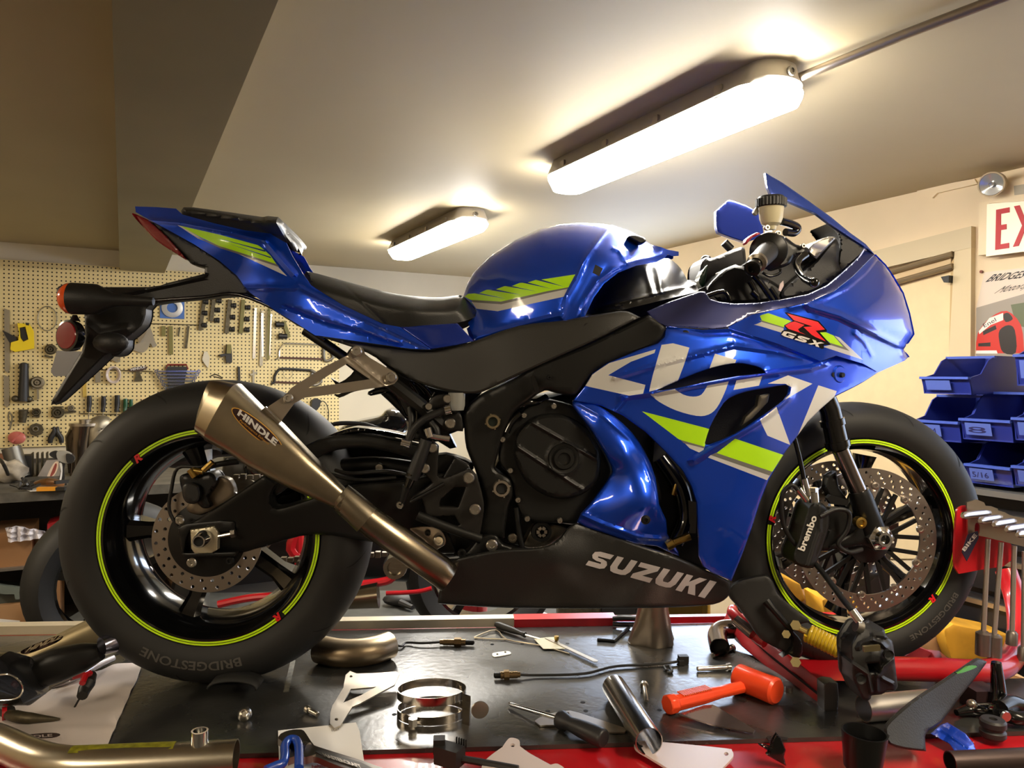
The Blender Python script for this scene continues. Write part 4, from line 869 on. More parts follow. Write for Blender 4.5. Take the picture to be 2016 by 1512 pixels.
sipes(tyR, RWX, RWZ, .098, .325, .2265, 12, .3); sipes(tyF, FWX, FWZ, .062, .305, .225, 12, .1)
def rotor(name, cx, cz, y, r0_, r1_, th, nh, rows, wave=0, parent=BK):
    out = [(cx+(r1_+wave*math.cos(8*a))*math.cos(a), cz+(r1_+wave*math.cos(8*a))*math.sin(a)) for a in [2*math.pi*k/96 for k in range(96)]]
    hs = [[(cx+(r0_+(.006 if nh == 0 else 0)*0)*math.cos(a), cz+r0_*math.sin(a)) for a in [2*math.pi*k/72 for k in range(72)]]]
    for k in range(nh):
        for j in range(rows):
            a = 2*math.pi*(k+.33*j)/nh; rr = r0_+(r1_-r0_)*(.25+.5*j/max(1, rows-1)) if rows > 1 else (r0_+r1_)/2
            hs.append(circ(cx+rr*math.cos(a), cz+rr*math.sin(a), .0038, 8))
    return wplate(name, out, y-th/2, y+th/2, disc, parent, hs, step=.009)
rotor('brake_disc', RWX, RWZ, -.098, .078, .110, .005, 26, 2)
for s in (-1, 1):
    d_ = rotor('brake_disc', FWX, FWZ, s*.072, .122, .160, .005, 34, 3)
    for k in range(10):
        a = 2*math.pi*k/10+.2; v = Vector((math.cos(a), 0, math.sin(a))); q = Vector((-v.z, 0, v.x)); c = Vector((FWX, s*.072, FWZ))
        m = MB(); m.bar(c+v*.045, c+v*.118+q*.02, .009, .006, up=YV); m.bar(c+v*.045, c+v*.118-q*.02, .009, .006, up=YV); m.build('carrier_arm', blks, d_)
        m = MB(); m.lathe(c+v*.122+YV*(s*.0035), YV*s, [(0, .004), (.004, .004), (.005, .005), (.009, .004), (.009, 0)], 16); m.build('rivet', disc, d_)
m = MB(); m.lathe((FWX, -.078, FWZ), -YV, [(.05, -.01), (.05, 0), (.03, .01), (0, .01)], 24); m.build('hub', blks, BK)
m = MB(); m.lathe((RWX, -.1, RWZ), -YV, [(.079, -.008), (.079, 0), (.055, .004), (.0, .01)], 40); m.build('hub', blks, BK)
# rear sprocket and chain on the far side
m = MB(); m.lathe((RWX, .1, RWZ), YV, [(.06, 0), (.098, 0), (.098, .006), (.06, .006)], 44); m.build('sprocket', steel, BK)
m = MB()
for k in range(40):
    x = k*.0155
    for z in (RWZ-.1+.0008*k, RWZ+.1-.0006*k): m.box((x, .103, z), (.012, .014, .014 if k % 2 else .010))
m.build('chain', M('chain_steel', (150, 140, 126), .3, .9), BK)
# ---------------------------------------------------------------- swingarm, axle, rear brake
pn('swingarm', sm([(358, 1040), (392, 1020), (450, 982), (520, 935, 1), (545, 952, 1), (533, 980), (546, 1000), (616, 980), (700, 955), (800, 945), (900, 928), (945, 955), (945, 1010), (860, 1058), (760, 1070), (620, 1052), (516, 1078), (467, 1090), (366, 1092, 1)], 4), [(370, 1060, -.118), (540, 1000, -.13), (700, 1000, -.125), (900, 980, -.11)], frm, thick=.04, rnd=(9, .012), step=9)
pn('swingarm_brace', sm([(520, 935), (560, 905), (612, 872), (655, 858), (712, 856), (800, 870), (838, 885), (830, 905), (760, 888), (706, 882), (650, 890), (610, 915), (575, 950), (545, 975), (533, 962)], 4), -.12, frm, thick=.04, rnd=(7, .012), step=8)
pn('hugger', sm(Fz((150, 700), (240, 640), (340, 590), (450, 558), (520, 556), (700, 580), (900, 628), (915, 655), (700, 612), (520, 592), (380, 615), (240, 665), (170, 715)), 4), -.105, blkg, thick=.05, rnd=(4, .012), step=7)
pn('hugger_inner', [(520, 935), (612, 872), (706, 870), (838, 890), (900, 960), (860, 1000), (700, 960), (545, 1000)], -.02, dark, thick=.03, step=20)  # dark sheet standing in for the shaded interior behind the swingarm opening
tube('frame_crossbar', [(660, 920, -.06), (740, 915, -.06), (820, 925, -.06)], .018, blks)
bolt(BK, P(747, 920, -.09), .009)
tube('hose', [(660, 925, -.11), (690, 932, -.12), (760, 928, -.12), (800, 935, -.11)], .004, blk); tube('hose', [(640, 930, -.11), (700, 945, -.12), (780, 940, -.12)], .004, blk)
m = MB(); mE = Ez
pn('axle_block', Ez((660, 752), (772, 735), (790, 762), (788, 845), (760, 862), (680, 864), (664, 840)), -.135, M('block_alu', (206, 198, 172), .4, .7), thick=.014, rnd=(2, .003), step=8)
ax_ = P(401, 1060, -.138); m = MB(); m.lathe(ax_, -YV, [(.0095, .002), (.0095, .030), (.012, .030), (.0145, .020), (.017, .008), (.017, 0)], 32); m.build('axle_nut', chrome, BK)
m = MB(); m.lathe(ax_, -YV, [(0, .022), (.0097, .022)], 20); m.build('axle_bore', dark, BK)
m = MB(); m.tube([P(*Ez((788, 783))[0], -.13), P(*Ez((855, 770))[0], -.13)], .004, 10); m.hexnut(P(*Ez((852, 771))[0], -.13), P(*Ez((872, 767))[0], -.13), .0085); m.build('adjuster_bolt', zinc, BK)
pn('adjuster_slot', Ez((600, 742), (640, 722), (800, 706), (870, 712), (872, 760), (790, 765), (775, 735), (660, 752), (640, 790), (630, 860), (880, 855), (870, 880), (620, 880), (610, 800)), -.128, blks, thick=.02, rnd=(3, .004), step=8)
bolt(BK, P(*Ez((612, 705))[0], -.13), .009); bolt(BK, P(*Ez((668, 905))[0], -.122), .010); bolt(BK, P(*Ez((848, 895))[0], -.118), .009, mat=blks); bolt(BK, P(*Ez((460, 945))[0], .02), .011)
pn('caliper_bracket', sm(Ez((800, 500), (850, 520), (868, 590), (820, 630), (740, 670), (690, 680), (640, 650), (700, 560), (740, 510)), 3), -.112, M('cast_bracket', (128, 116, 100), .4, .8), thick=.02, rnd=(4, .006), step=7)
cal = pn('rear_caliper', sm(Ez((610, 500), (650, 485), (700, 490), (760, 480), (790, 520), (770, 560), (745, 600), (760, 640), (720, 650), (690, 625), (640, 620), (618, 560)), 3), -.135, blks, thick=.05, rnd=(8, .014), step=6)
pn('caliper_cover', sm(Ez((625, 540), (660, 525), (700, 540), (710, 590), (690, 625), (645, 625), (622, 590)), 3), -.15, blk, thick=.03, rnd=(6, .012), step=6)
tube('hose', [(*Ez((780, 440))[0], -.12), (*Ez((700, 455))[0], -.13), (*Ez((600, 460))[0], -.12), (*Ez((570, 560))[0], -.12), (*Ez((560, 660))[0], -.12), (*Ez((600, 735))[0], -.12)], .0035, blk)
m = MB(); m.cyl(P(*Ez((660, 465))[0], -.14), P(*Ez((685, 500))[0], -.14), .008); m.build('banjo_fitting', brass, BK); m = MB(); m.cyl(P(*Ez((668, 470))[0], -.14), P(*Ez((720, 478))[0], -.14), .006); m.build('banjo_fitting', brass, BK); m = MB(); m.cyl(P(*Ez((722, 470))[0], -.14), P(*Ez((765, 430))[0], -.14), .006); m.build('banjo_fitting', brass, BK)
tube('hose_guard', [(*Ez((720, 460))[0], -.13), (*Ez((800, 440))[0], -.13), (*Ez((888, 428))[0], -.12)], .006, blks)
pn('inner_muffler', sm(Ez((525, 420), (580, 385), (650, 360), (760, 340), (850, 370), (900, 400), (780, 410), (700, 440), (600, 460), (540, 450)), 3), .12, [M('mesh_black', (40, 40, 40), .35, .3, bump=.6, bscale=900)], thick=.1, rnd=(12, .04), step=9)
# ---------------------------------------------------------------- exhaust
def loft(name, secs, yc, mat, kd=.85, n=24, power=2.6, cap=True):
    m = MB(); N = len(secs)
    for i, s_ in enumerate(secs):
        (x0, y0), (x1, y1) = s_[0], s_[1]; yy = yc if not isinstance(yc, (list, tuple)) else yc[i]
        a, b = P(x0, y0, yy), P(x1, y1, yy); c = (a+b)/2; u = (a-b)/2; h = u.length*(s_[2] if len(s_) > 2 else kd)
        for k in range(n):
            t = 2*math.pi*k/n; cu, sv = math.cos(t), math.sin(t)
            pu = abs(cu)**(2/power)*(1 if cu > 0 else -1); pv = abs(sv)**(2/power)*(1 if sv > 0 else -1)
            m.v.append(c+u*pu-YV*h*pv)
    for i in range(N-1):
        for k in range(n): m.f.append([i*n+k, i*n+(k+1) % n, (i+1)*n+(k+1) % n, (i+1)*n+k])
    if cap: m.f += [list(range(n))[::-1], [(N-1)*n+k for k in range(n)]]
    m.m = [0]*len(m.f); return m.build(name, mat, BK, sharp=28)
def es(a, b, *r): return (Ez(a)[0], Ez(b)[0])+r
YE = -.225
mufm = M('muffler_steel', (178, 166, 142), .3, 1, noise=.15, nscale=14)
loft('muffler_tip', [es((768, 48), (704, 190), .45), es((762, 44), (698, 240), .6), es((800, 45), (694, 288), .72), es((886, 62), (742, 322), .78)], YE, mufm, power=3)
muf = loft('muffler', [es((888, 60), (742, 326), .80), es((1000, 172), (842, 382), .82), es((1095, 250), (942, 450), .85), es((1250, 412), (1120, 545), .9), es((1405, 572), (1335, 642), 1)], YE, mufm, power=3.2)
loft('exhaust_pipe', [((694, 962), (656, 1002), 1), ((697, 966), (660, 1006), 1), ((760, 1012), (722, 1058), 1), ((885, 1100), (846, 1146), 1), ((900, 1118), (868, 1162), 1)], [YE, YE, -.22, -.2, -.19], [pipe], power=2)
loft('pipe_sleeve', [((686, 955), (655, 995), 1), ((700, 965), (662, 1006), 1), ((742, 1000), (703, 1046), 1)], YE, M('sleeve_steel', (150, 140, 122), .32, 1), power=2)
# oval maker's plate on the muffler
cx_, cy_ = Kz((428, 1148))[0]; dx_ = Vector((Kz((628, 1312))[0][0]-Kz((228, 984))[0][0], Kz((628, 1312))[0][1]-Kz((228, 984))[0][1])); L_ = dx_.length/2; ux = dx_.normalized(); uy = Vector((ux.y, -ux.x))
def onM(a, b, e=0):  # a,b in px along/across the plate centre
    px = cx_+ux.x*a+uy.x*b; py = cy_+ux.y*a+uy.y*b; y_ = -.2705+.0105*(a/L_)*1.0+.00001*b*b+e; return P(px, py, y_-.0015)
def oval(k, w): return [(L_*k*math.cos(t), w*math.sin(t)) for t in [2*math.pi*i/40 for i in range(40)]]
V_, F_ = cdt(oval(1, 15.5), (), [oval(.965, 13.8)], 5); me = bpy.data.meshes.new('maker_plate'); me.from_pydata([tuple(onM(a, b)) for a, b in V_], [], [tuple(map(int, f)) for f in F_])
cn = V_[F_].mean(1); mi_ = pip(cn, oval(.965, 13.8)); me.polygons.foreach_set('material_index', [1 if q else 0 for q in mi_])
pl_ = obj('maker_plate', me, [M('plate_gold', (226, 170, 70), .4, .2), M('plate_brown', (52, 30, 30), .4)], BK)
pl_['label'] = 'oval HINDLE badge with a gold rim'
text(pl_, 'HINDLE', lambda u, v: onM((u-.5)*L_*1.52, -2.5+v*11.2, -.001), whitel, .045, -.02)
text(pl_, 'Performance Exhaust', lambda u, v: onM((u-.5)*L_*1.15, -10+v*4.5, -.001), M('plate_gold', (1, 1, 1)), .0)
hb = pn('exhaust_hanger', sm(Kz((1185, 500), (1225, 486), (1265, 505), (1285, 560, 1), (1525, 700, 1), (1547, 745), (1515, 790, 1), (1440, 810, 1), (1100, 862, 1), (800, 900, 1), (720, 945, 1), (622, 1080, 1), (500, 998, 1), (515, 970, 1), (650, 880, 1), (700, 820, 1), (960, 655, 1), (1150, 560, 1)), 3), [(700, 690, -.19), (780, 745, -.19), (575, 780, -.22), (540, 820, -.235)], alu, thick=.004, holes=[Kz((835, 822), (1140, 628), (1322, 752))], step=8, ridges=[(Kz((1150, 570), (1440, 800)), 3, .004)])
hb['label'] = 'brushed aluminium exhaust hanger'
for q in ((1220, 530), (1495, 738)): bolt(BK, P(*Kz(q)[0], -.198), .0105)
bolt(BK, P(*Kz((678, 900))[0], -.226), .009)
m = MB(); m.tube([P(*Kz((480, 988))[0], -.24), P(*Kz((600, 1105))[0], -.24)], .007, 10); m.build('muffler_band', steel, BK)
# ---------------------------------------------------------------- tail
TY = [(266, 406, -.01), (346, 411, -.05), (540, 460, -.085), (450, 480, -.105), (330, 440, -.06), (530, 560, -.12), (600, 545, -.11), (700, 640, -.15), (849, 688, -.165), (560, 619, -.105), (467, 543, -.08), (660, 600, -.13), (740, 660, -.153)]
tail_out = A((740, 105), (900, 110), (1060, 122), (1110, 168), (1350, 235), (1600, 292), (1800, 318), (1850, 350), (1925, 392))+Bz((55, 400), (150, 560), (215, 652), (460, 800), (770, 945), (905, 970), (1150, 1145), (990, 1140), (600, 1085), (300, 1042), (240, 1035), (100, 945))+A((1850, 930), (1640, 780), (1600, 735), (1540, 650), (1400, 530), (1200, 400), (1000, 290), (860, 215), (745, 150))
slits = [A((1380, 352), (1755, 448), (1762, 462)), A((1470, 396), (1800, 500), (1808, 512))]
pn('tail_cowl', tail_out, TY, [blue, green, greyp, silverp, bluedk], step=7, thick=.004, mirror=True,
   decals=[(A((1070, 250), (1110, 262), (1250, 350), (1400, 425), (1860, 578), (1930, 652), (1560, 482), (1230, 355)), 3), (A((1190, 330), (1400, 412), (1848, 556), (1870, 580), (1400, 430), (1250, 360)), 2), (A((1092, 256), (1400, 326), (1700, 408), (1728, 426), (1800, 490), (1846, 556), (1400, 415), (1250, 345)), 1)]+[(s_, 4) for s_ in slits],
   ridges=[(A((860, 215), (1100, 235), (1500, 310), (1760, 375)), 5, .008), (Bz((110, 655), (460, 830), (800, 985), (1130, 1140)), 5, .007), (A((1760, 375), (1989, 640)), 6, .010), (A((1600, 740), (1989, 745)), 5, .006), (Bz((0, 810), (300, 920), (600, 1010), (900, 1110)), 4, -.006)])
pn('side_badge_panel', Bz((905, 968), (1355, 940), (1482, 1080), (1350, 1112), (1152, 1143)), [(787, 643, -.152), (900, 637, -.15), (930, 670, -.16), (849, 686, -.168)], bluedk, thick=.004, rnd=(2.5, .003), step=8, mirror=True)
seat_top = Bz((150, 575), (165, 545), (200, 538), (400, 590), (620, 650), (850, 705), (1100, 735), (1250, 735), (1350, 722), (1400, 730), (1460, 785), (1500, 840))
pn('rider_seat', sm(seat_top+Bz((1495, 880), (1460, 905), (1360, 935), (1150, 960), (950, 972), (850, 965), (770, 940), (460, 800), (230, 655), (175, 615)), 3), [(610, 560, -.1), (700, 600, -.14), (800, 620, -.16), (900, 610, -.13), (780, 640, -.15)], vinyl, back=False, crest=(seat_top, 34), mirror=True, step=6, ridges=[(Bz((400, 590), (480, 650), (780, 940)), 3, -.003)])
ps_top = A((1100, 140), (1120, 112), (1200, 112), (1480, 150), (1740, 188), (1780, 180), (1860, 188), (1900, 225), (1935, 300))+Bz((85, 300), (108, 350))
pn('pillion_seat', ps_top+Bz((100, 378), (70, 378), (30, 310))+A((1935, 395), (1870, 375), (1800, 325), (1600, 292), (1350, 232), (1180, 196), (1108, 168)), [(370, 415, -.08), (480, 440, -.1), (560, 465, -.095)], vinyl, back=False, crest=(ps_top, 16), mirror=True, step=5)
pn('tail_light', sm(A((738, 165), (800, 190), (862, 225), (1000, 350), (1148, 522), (1050, 470), (900, 370), (800, 262), (742, 188)), 3), [(270, 425, -.02), (360, 505, -.05), (310, 450, -.035)], redl, thick=.03, rnd=(5, .008), step=5, mirror=True)
fo = [(144, 566), (292, 565), (330, 557), (402, 539), (404, 527), (379, 521), (366, 508), (296, 435), (331, 451), (382, 478), (432, 511), (467, 541), (484, 563), (500, 580), (457, 581), (382, 589), (299, 600), (289, 619), (281, 641), (256, 662), (247, 669), (247, 685), (236, 699), (221, 702), (208, 700), (120, 790), (107, 792), (102, 788), (161, 691), (166, 663), (166, 619), (150, 616), (143, 600), (141, 580)]
pn('plate_bracket', sm([p+(1,) if i in (3, 4, 7, 15, 28, 26) else p for i, p in enumerate(fo)], 2), [(150, 590, -.07), (300, 580, -.035), (230, 640, -.06), (110, 790, -.03), (480, 565, -.06), (360, 500, -.045), (300, 440, -.03), (240, 690, -.05)], blk, yb=.0, rnd=(5, .012), step=7, ridges=[(A((440, 825), (860, 740), (1280, 650)), 6, .012), (Jz((600, 560), (700, 640), (900, 600)), 8, .01)])
tube('undertail_strip', [(300, 592, -.06), (400, 585, -.06), (470, 580, -.06), (560, 618, -.07), (640, 670, -.07)], .004, blkg)
pn('undertail', Bz((-330, 700), (0, 840), (240, 1030), (620, 1085), (700, 1200), (560, 1120), (300, 1045), (100, 960), (-100, 830)), -.06, blk, thick=.05, step=12)
p = P(150, 588, -.13); m = MB(); m.lathe(p, Vector((-1, 0, .02)), [(0, -.15), (.008, -.148), (.014, -.07), (.03, -.04), (.0315, .008), (.028, .010)], 28); m.build('turn_signal', blk, BK)
m = MB(); m.lathe(p, Vector((-1, 0, .02)), [(.031, .008), (.03, .016), (.022, .026), (.01, .031), (0, .032)], 28); m.build('signal_lens', orange, BK)
p = P(158, 577, .13); m = MB(); m.lathe(p, Vector((-1, 0, 0)), [(0, -.05), (.022, -.03), (.022, .03), (.015, .045), (0, .045)], 18); m.build('turn_signal', blk, BK)
p = P(137, 661, -.10); ad = Vector((-.45, -.9, .05)).normalized(); m = MB(); m.lathe(p, ad, [(0, -.02), (.03, -.012), (.032, 0), (.032, .006), (.0275, .007)], 32); m.build('reflector_housing', blkg, BK)
m = MB(); m.lathe(p, ad, [(.0278, .006), (.0265, .009), (0, .0105)], 32); m.build('reflector', redl, BK)
m = MB(); q = p+Vector((.01, 0, .03)); m.tube([q, q+Vector((0, .0, .012))], [.01, .004], 10); m.build('reflector_stud', blks, BK)
pn('number_plate', [(112, 690), (160, 692), (131, 740), (106, 741), (100, 731)], 0.0, M('plate_grey', (150, 152, 158), .3, .2), thick=.003, step=12)
m = MB(); m.ball(P(218, 675, -.1), .022, 8, sc=(1.6, .8, 1)); m.build('plate_lamp', blk, BK)
# ---------------------------------------------------------------- tank, airbox
tank_top = Cz((50, 725), (75, 640), (130, 540), (250, 420), (450, 290), (650, 200), (800, 168), (950, 155), (1100, 160), (1220, 172), (1340, 212), (1440, 262), (1480, 300), (1520, 325), (1600, 345), (1640, 362), (1735, 380))
tank_out = tank_top+Cz((1735, 412), (1690, 415), (1650, 402), (1620, 432), (1560, 462), (1400, 490), (1260, 545), (1150, 630), (1070, 740), (1000, 885), (830, 920), (480, 960), (140, 1078), (85, 935), (145, 885), (152, 840), (110, 780), (58, 740))
slt = [Cz(a, b, c) for a, b, c in (((125, 705), (172, 703), (380, 748)), ((250, 680), (300, 674), (500, 718)), ((380, 650), (425, 648), (625, 692)), ((505, 622), (550, 620), (745, 672)), ((612, 600), (660, 598), (848, 657)))]
pn('tank', tank_out, [(930, 600, -.10), (1000, 560, -.145), (1080, 520, -.16), (1150, 560, -.18), (1180, 500, -.17), (1230, 480, -.15), (1300, 500, -.08), (1330, 498, -.03), (1130, 600, -.185), (1000, 640, -.15), (1130, 625, -.18), (930, 665, -.13), (1050, 460, -.15)], [blue, green, greyp, silverp, bluedk, dark],
   back=False, crest=(tank_top[:-3], 95), mirror=True, step=8,
   decals=[(Cz((112, 772), (345, 788), (700, 704), (868, 664), (835, 732), (318, 846), (150, 826)), 3), (Cz((105, 755), (342, 770), (700, 688), (872, 658), (862, 672), (700, 706), (345, 792), (125, 776)), 2), (Cz((56, 732), (85, 710), (170, 704), (230, 678), (300, 676), (370, 650), (430, 648), (490, 624), (550, 622), (620, 600), (660, 598), (925, 558), (872, 658), (700, 690), (342, 771), (105, 757)), 1)]+[(s_, 4) for s_ in slt]+[(Cz((1082, 480), (1142, 512), (1112, 572), (1060, 545)), 5)],  # last decal, a dark square, paints a hole's shade on the tank
   ridges=[(Cz((1180, 200), (1100, 300), (1000, 440), (930, 600), (860, 720), (825, 900)), 5, .007), (Cz((150, 1048), (480, 958), (800, 880)), 5, .008), (Cz((960, 880), (1010, 740), (1100, 610), (1230, 510), (1400, 450), (1600, 400)), 5, .006), (Cz((1215, 350), (1270, 370), (1330, 470)), 4, .005)])
pn('tank_pad', sm(Cz((1340, 262), (1390, 250), (1465, 270), (1478, 300), (1440, 318), (1400, 300)), 3), -.10, blk, thick=.02, rnd=(3, .008), step=4)
pn('airbox', sm(Cz((1000, 872, 1), (1070, 740), (1150, 630), (1260, 545), (1400, 488), (1620, 430), (1700, 460), (1760, 525), (1800, 600, 1), (1865, 605, 1), (1892, 690, 1), (1300, 835, 1), (1020, 872, 1)), 3), [(1160, 610, -.13), (1260, 560, -.15), (1330, 540, -.10), (1200, 600, -.16), (1370, 565, -.12)], M('airbox_black', (20, 20, 20), .3), back=False, crest=(sm(Cz((1000, 872), (1070, 740), (1150, 630), (1260, 545), (1400, 488), (1620, 430), (1700, 460), (1760, 525), (1800, 600)), 3, False), 60), mirror=True, step=7, ridges=[(Cz((1300, 835), (1100, 820), (1250, 780), (1500, 720), (1860, 640)), 4, .008), (Cz((1470, 510), (1530, 700)), 6, .008), (Cz((1560, 500), (1600, 690)), 6, .008)])
# ---------------------------------------------------------------- frame, covers
pn('frame', sm([(945, 779), (1010, 745), (1060, 715), (1150, 680), (1262, 627, 1), (1277, 619, 1), (1312, 640), (1309, 664), (1290, 682), (1227, 706), (1176, 729), (1151, 754), (1132, 778), (1100, 775), (1072, 769), (1036, 793), (1011, 814), (994, 851), (977, 906), (976, 924), (997, 937), (1007, 948), (1010, 975), (1001, 1000), (994, 1046), (990, 1060), (949, 1056), (938, 1044), (950, 1003), (950, 975), (935, 924), (918, 882), (914, 838), (914, 810)], 3), [(1280, 650, -.2), (1150, 730, -.19), (1000, 790, -.165), (945, 850, -.145), (980, 1000, -.14), (950, 930, -.14)], frm, thick=.05, rnd=(8, .015), step=9)
pn('frame_slot', sm(Gz((480, 120), (500, 118), (530, 200), (505, 212)), 2), -.196, blkg, thick=.01, step=6)
pn('side_cover', sm(Bz((240, 1035, 1), (600, 1085), (990, 1140), (1150, 1146, 1), (1350, 1113), (1480, 1083, 1))+Cz((140, 1078, 1), (480, 960), (830, 918), (1000, 885), (1280, 842, 1), (1342, 848), (1440, 895, 1), (1300, 965), (1050, 1090), (850, 1180))+Fz((1720, 140), (1500, 240), (1330, 318), (1200, 326), (1020, 290), (860, 235), (700, 150), (560, 50)), 3), [(640, 662, -.08), (700, 690, -.11), (850, 740, -.15), (960, 740, -.17), (1000, 700, -.18), (1200, 640, -.205), (1250, 620, -.2)], M('cover_black', (37, 36, 33), .45, 0, bump=.1, bscale=500), thick=.004, rnd=(5, .01), mirror=True, step=9)
bolt(BK, P(*Cz((1015, 968))[0], -.195), .009, mat=blks); bolt(BK, P(*Cz((720, 1365))[0], -.19), .005, mat=blks)
tube('subframe', [(690, 690, -.13), (760, 745, -.14), (830, 800, -.14), (870, 835, -.13)], [.012, .014, .015, .014], frm, n=8)
tube('subframe', [(600, 650, -.05), (700, 720, -.06), (790, 800, -.06), (830, 850, -.06)], .011, blks)
pn('inner_fender', sm(Kz((1010, 740), (1080, 780), (1170, 720), (1230, 660), (1320, 750), (1420, 800), (1300, 830), (1200, 850), (1150, 870), (1080, 900), (1040, 870), (1100, 862)), 2), -.03, blkg, thick=.02, step=7)
pn('wiring', sm(Kz((1310, 850), (1420, 815), (1540, 830), (1650, 940), (1660, 1060), (1600, 1040), (1550, 930), (1480, 860), (1330, 885)), 2), -.08, blkg, thick=.03, rnd=(4, .01), step=6)
for pts in (((1450, 800), (1560, 870), (1640, 960), (1660, 1100)), ((1500, 790), (1620, 880), (1700, 1000), (1680, 1180)), ((1640, 780), (1700, 800), (1760, 870))): tube('wire', [(*Kz(p_)[0], -.10) for p_ in pts], .005, blkg)
# rear brake reservoir, hoses, master cylinder, foot-peg bracket
p0 = P(*Fz((1165, 330))[0], -.15); p1 = P(*Fz((1170, 440))[0], -.15); m = MB(); m.tube([p1, p1*.7+p0*.3, p0, p0+ZZ*.003], [.013, .016, .017, .017], 16); m.build('rear_reservoir', M('milky_plastic', (150, 152, 148), .35, 0, alpha=.9), BK)
pn('rear_frame_casting', Fz((690, 140), (860, 235), (1020, 290), (1200, 326), (1335, 320), (1245, 420), (1215, 560), (1185, 575), (1120, 600), (1165, 690), (1120, 700), (1040, 650), (960, 660), (890, 640), (870, 560), (850, 470), (830, 390), (770, 320), (700, 240)), -.04, blks, thick=.05, rnd=(4, .008), step=9)  # dark fill sheet closing the bright gap among the clutter under the cover
pn('shock_linkage', sm(Fz((1030, 740), (1160, 750), (1275, 800), (1260, 860), (1150, 920), (1060, 960), (960, 1010), (900, 960), (940, 860)), 2), -.10, blks, thick=.04, rnd=(4, .008), step=9)
for pts in (((900, 250), (960, 300), (1000, 360)), ((860, 260), (900, 330), (880, 420)), ((1020, 320), (980, 380), (940, 460))): tube('wire', [(*Fz(p_)[0], -.11) for p_ in pts], .005, blkg)
bk_ = M('bracket_black', (32, 30, 28), .42, .2)
pn('tank_bracket', sm(Fz((960, 420), (1000, 350), (1070, 330), (1140, 350), (1130, 400), (1010, 430)), 3), -.145, bk_, thick=.02, rnd=(3, .005), step=6)
pn('pivot_mount', sm(Fz((1040, 500), (1070, 470), (1190, 455), (1210, 570), (1180, 580), (1050, 575)), 3), -.135, bk_, thick=.03, rnd=(4, .006), step=6)
for (x, y, r, yy) in ((1103, 362, .009, -.155), (977, 413, .008, -.155), (1122, 527, .011, -.145), (1003, 692, .010, -.16), (950, 832, .010, -.165), (1247, 897, .0115, -.165), (1290, 1110, .0115, -.165), (782, 1078, .008, -.17)):
    bolt(BK, P(*Fz((x, y))[0], yy), r)
heel = pn('heel_bracket', sm(Fz((1000, 640, 1), (1045, 680, 1), (1035, 880, 1), (1080, 900), (1250, 830, 1), (1300, 880), (1340, 1010), (1350, 1120), (1320, 1300, 1), (1270, 1290), (1000, 1170), (960, 1150), (930, 1040), (850, 1060), (880, 1010), (1000, 930), (920, 850), (930, 800)), 2), [(850, 880, -.15), (940, 990, -.155), (890, 1040, -.15)], bk_, thick=.012, rnd=(3, .004), step=7,
    holes=[sm(Fz((1050, 1090, 1), (1060, 1040), (1150, 960, 1), (1225, 960, 1), (1175, 1095, 1)), 2), Fz((1000, 1160), (1150, 1150), (1185, 1215), (1130, 1220))])
pn('heel_guard_rear', [(895, 900), (925, 915), (930, 940), (880, 960), (862, 990), (860, 960)], -.13, blks, thick=.01, rnd=(3, .004), step=7)
tube('master_cylinder', [(*Fz((960, 640))[0], -.17), (*Fz((905, 790))[0], -.17), (*Fz((860, 900))[0], -.17)], [.012, .014, .014], blk); tube('cylinder_boot', [(*Fz((865, 870))[0], -.172), (*Fz((830, 960))[0], -.172)], [.012, .008], blkg)
tube('push_rod', [(*Fz((830, 950))[0], -.17), (*Fz((790, 1080))[0], -.17)], [.009, .006], blks); tube('hose', [(*Fz((1095, 435))[0], -.16), (*Fz((960, 490))[0], -.165), (*Fz((880, 560))[0], -.165), (*Fz((840, 640))[0], -.165), (*Fz((830, 700))[0], -.16)], .0075, blk)
tube('hose', [(*Fz((990, 520))[0], -.16), (*Fz((1030, 570))[0], -.165), (*Fz((1030, 620))[0], -.165), (*Fz((980, 600))[0], -.165)], .006, blk); tube('hose', [(*Fz((850, 420))[0], -.13), (*Fz((860, 520))[0], -.14), (*Fz((840, 640))[0], -.14)], .006, blk)
m = MB(); m.cyl(P(*Fz((965, 560))[0], -.175), P(*Fz((985, 620))[0], -.175), .008); m.build('banjo_fitting', chrome, BK); m = MB(); m.cyl(P(*Fz((990, 612))[0], -.175), P(*Fz((1115, 635))[0], -.17), .0055, r2=.0065); m.build('banjo_fitting', chrome, BK); m = MB(); m.cyl(P(*Fz((1085, 440))[0], -.165), P(*Fz((1125, 430))[0], -.165), .009); m.build('banjo_fitting', chrome, BK); m = MB(); m.cyl(P(*Fz((790, 655))[0], -.17), P(*Fz((850, 672))[0], -.17), .008); m.build('banjo_fitting', chrome, BK)
pn('brake_pedal', sm(Fz((850, 1240), (930, 1225), (1040, 1235), (1085, 1290), (1090, 1340), (1050, 1370), (1000, 1395), (960, 1330), (880, 1270)), 3), -.12, alu, thick=.006, rnd=(2, .002), step=6); bolt(BK, P(*Fz((1045, 1320))[0], -.13), .011); bolt(BK, P(*Fz((970, 1268))[0], -.125), .006, mat=blks)
tube('pedal_arm', [(*Fz((850, 1060))[0], -.165), (*Fz((1000, 980))[0], -.165), (*Fz((1080, 935))[0], -.165)], .004, blks); tube('pedal_arm', [(*Fz((900, 1150))[0], -.15), (*Fz((1100, 1230))[0], -.15), (*Fz((1330, 1310))[0], -.15)], .010, frm)
pn('linkage_cover', [(800, 985), (850, 1000), (880, 1040), (900, 1090), (860, 1090), (800, 1060)], -.08, blks, thick=.03, rnd=(4, .01), step=8)
p = P(778, 1116, -.05); m = MB(); m.lathe(p, -YV, [(0, .004), (.014, .004), (.016, .012), (.024, .012), (.026, 0), (.026, -.02)], 24); m.build('side_stand_boss', steel, BK)
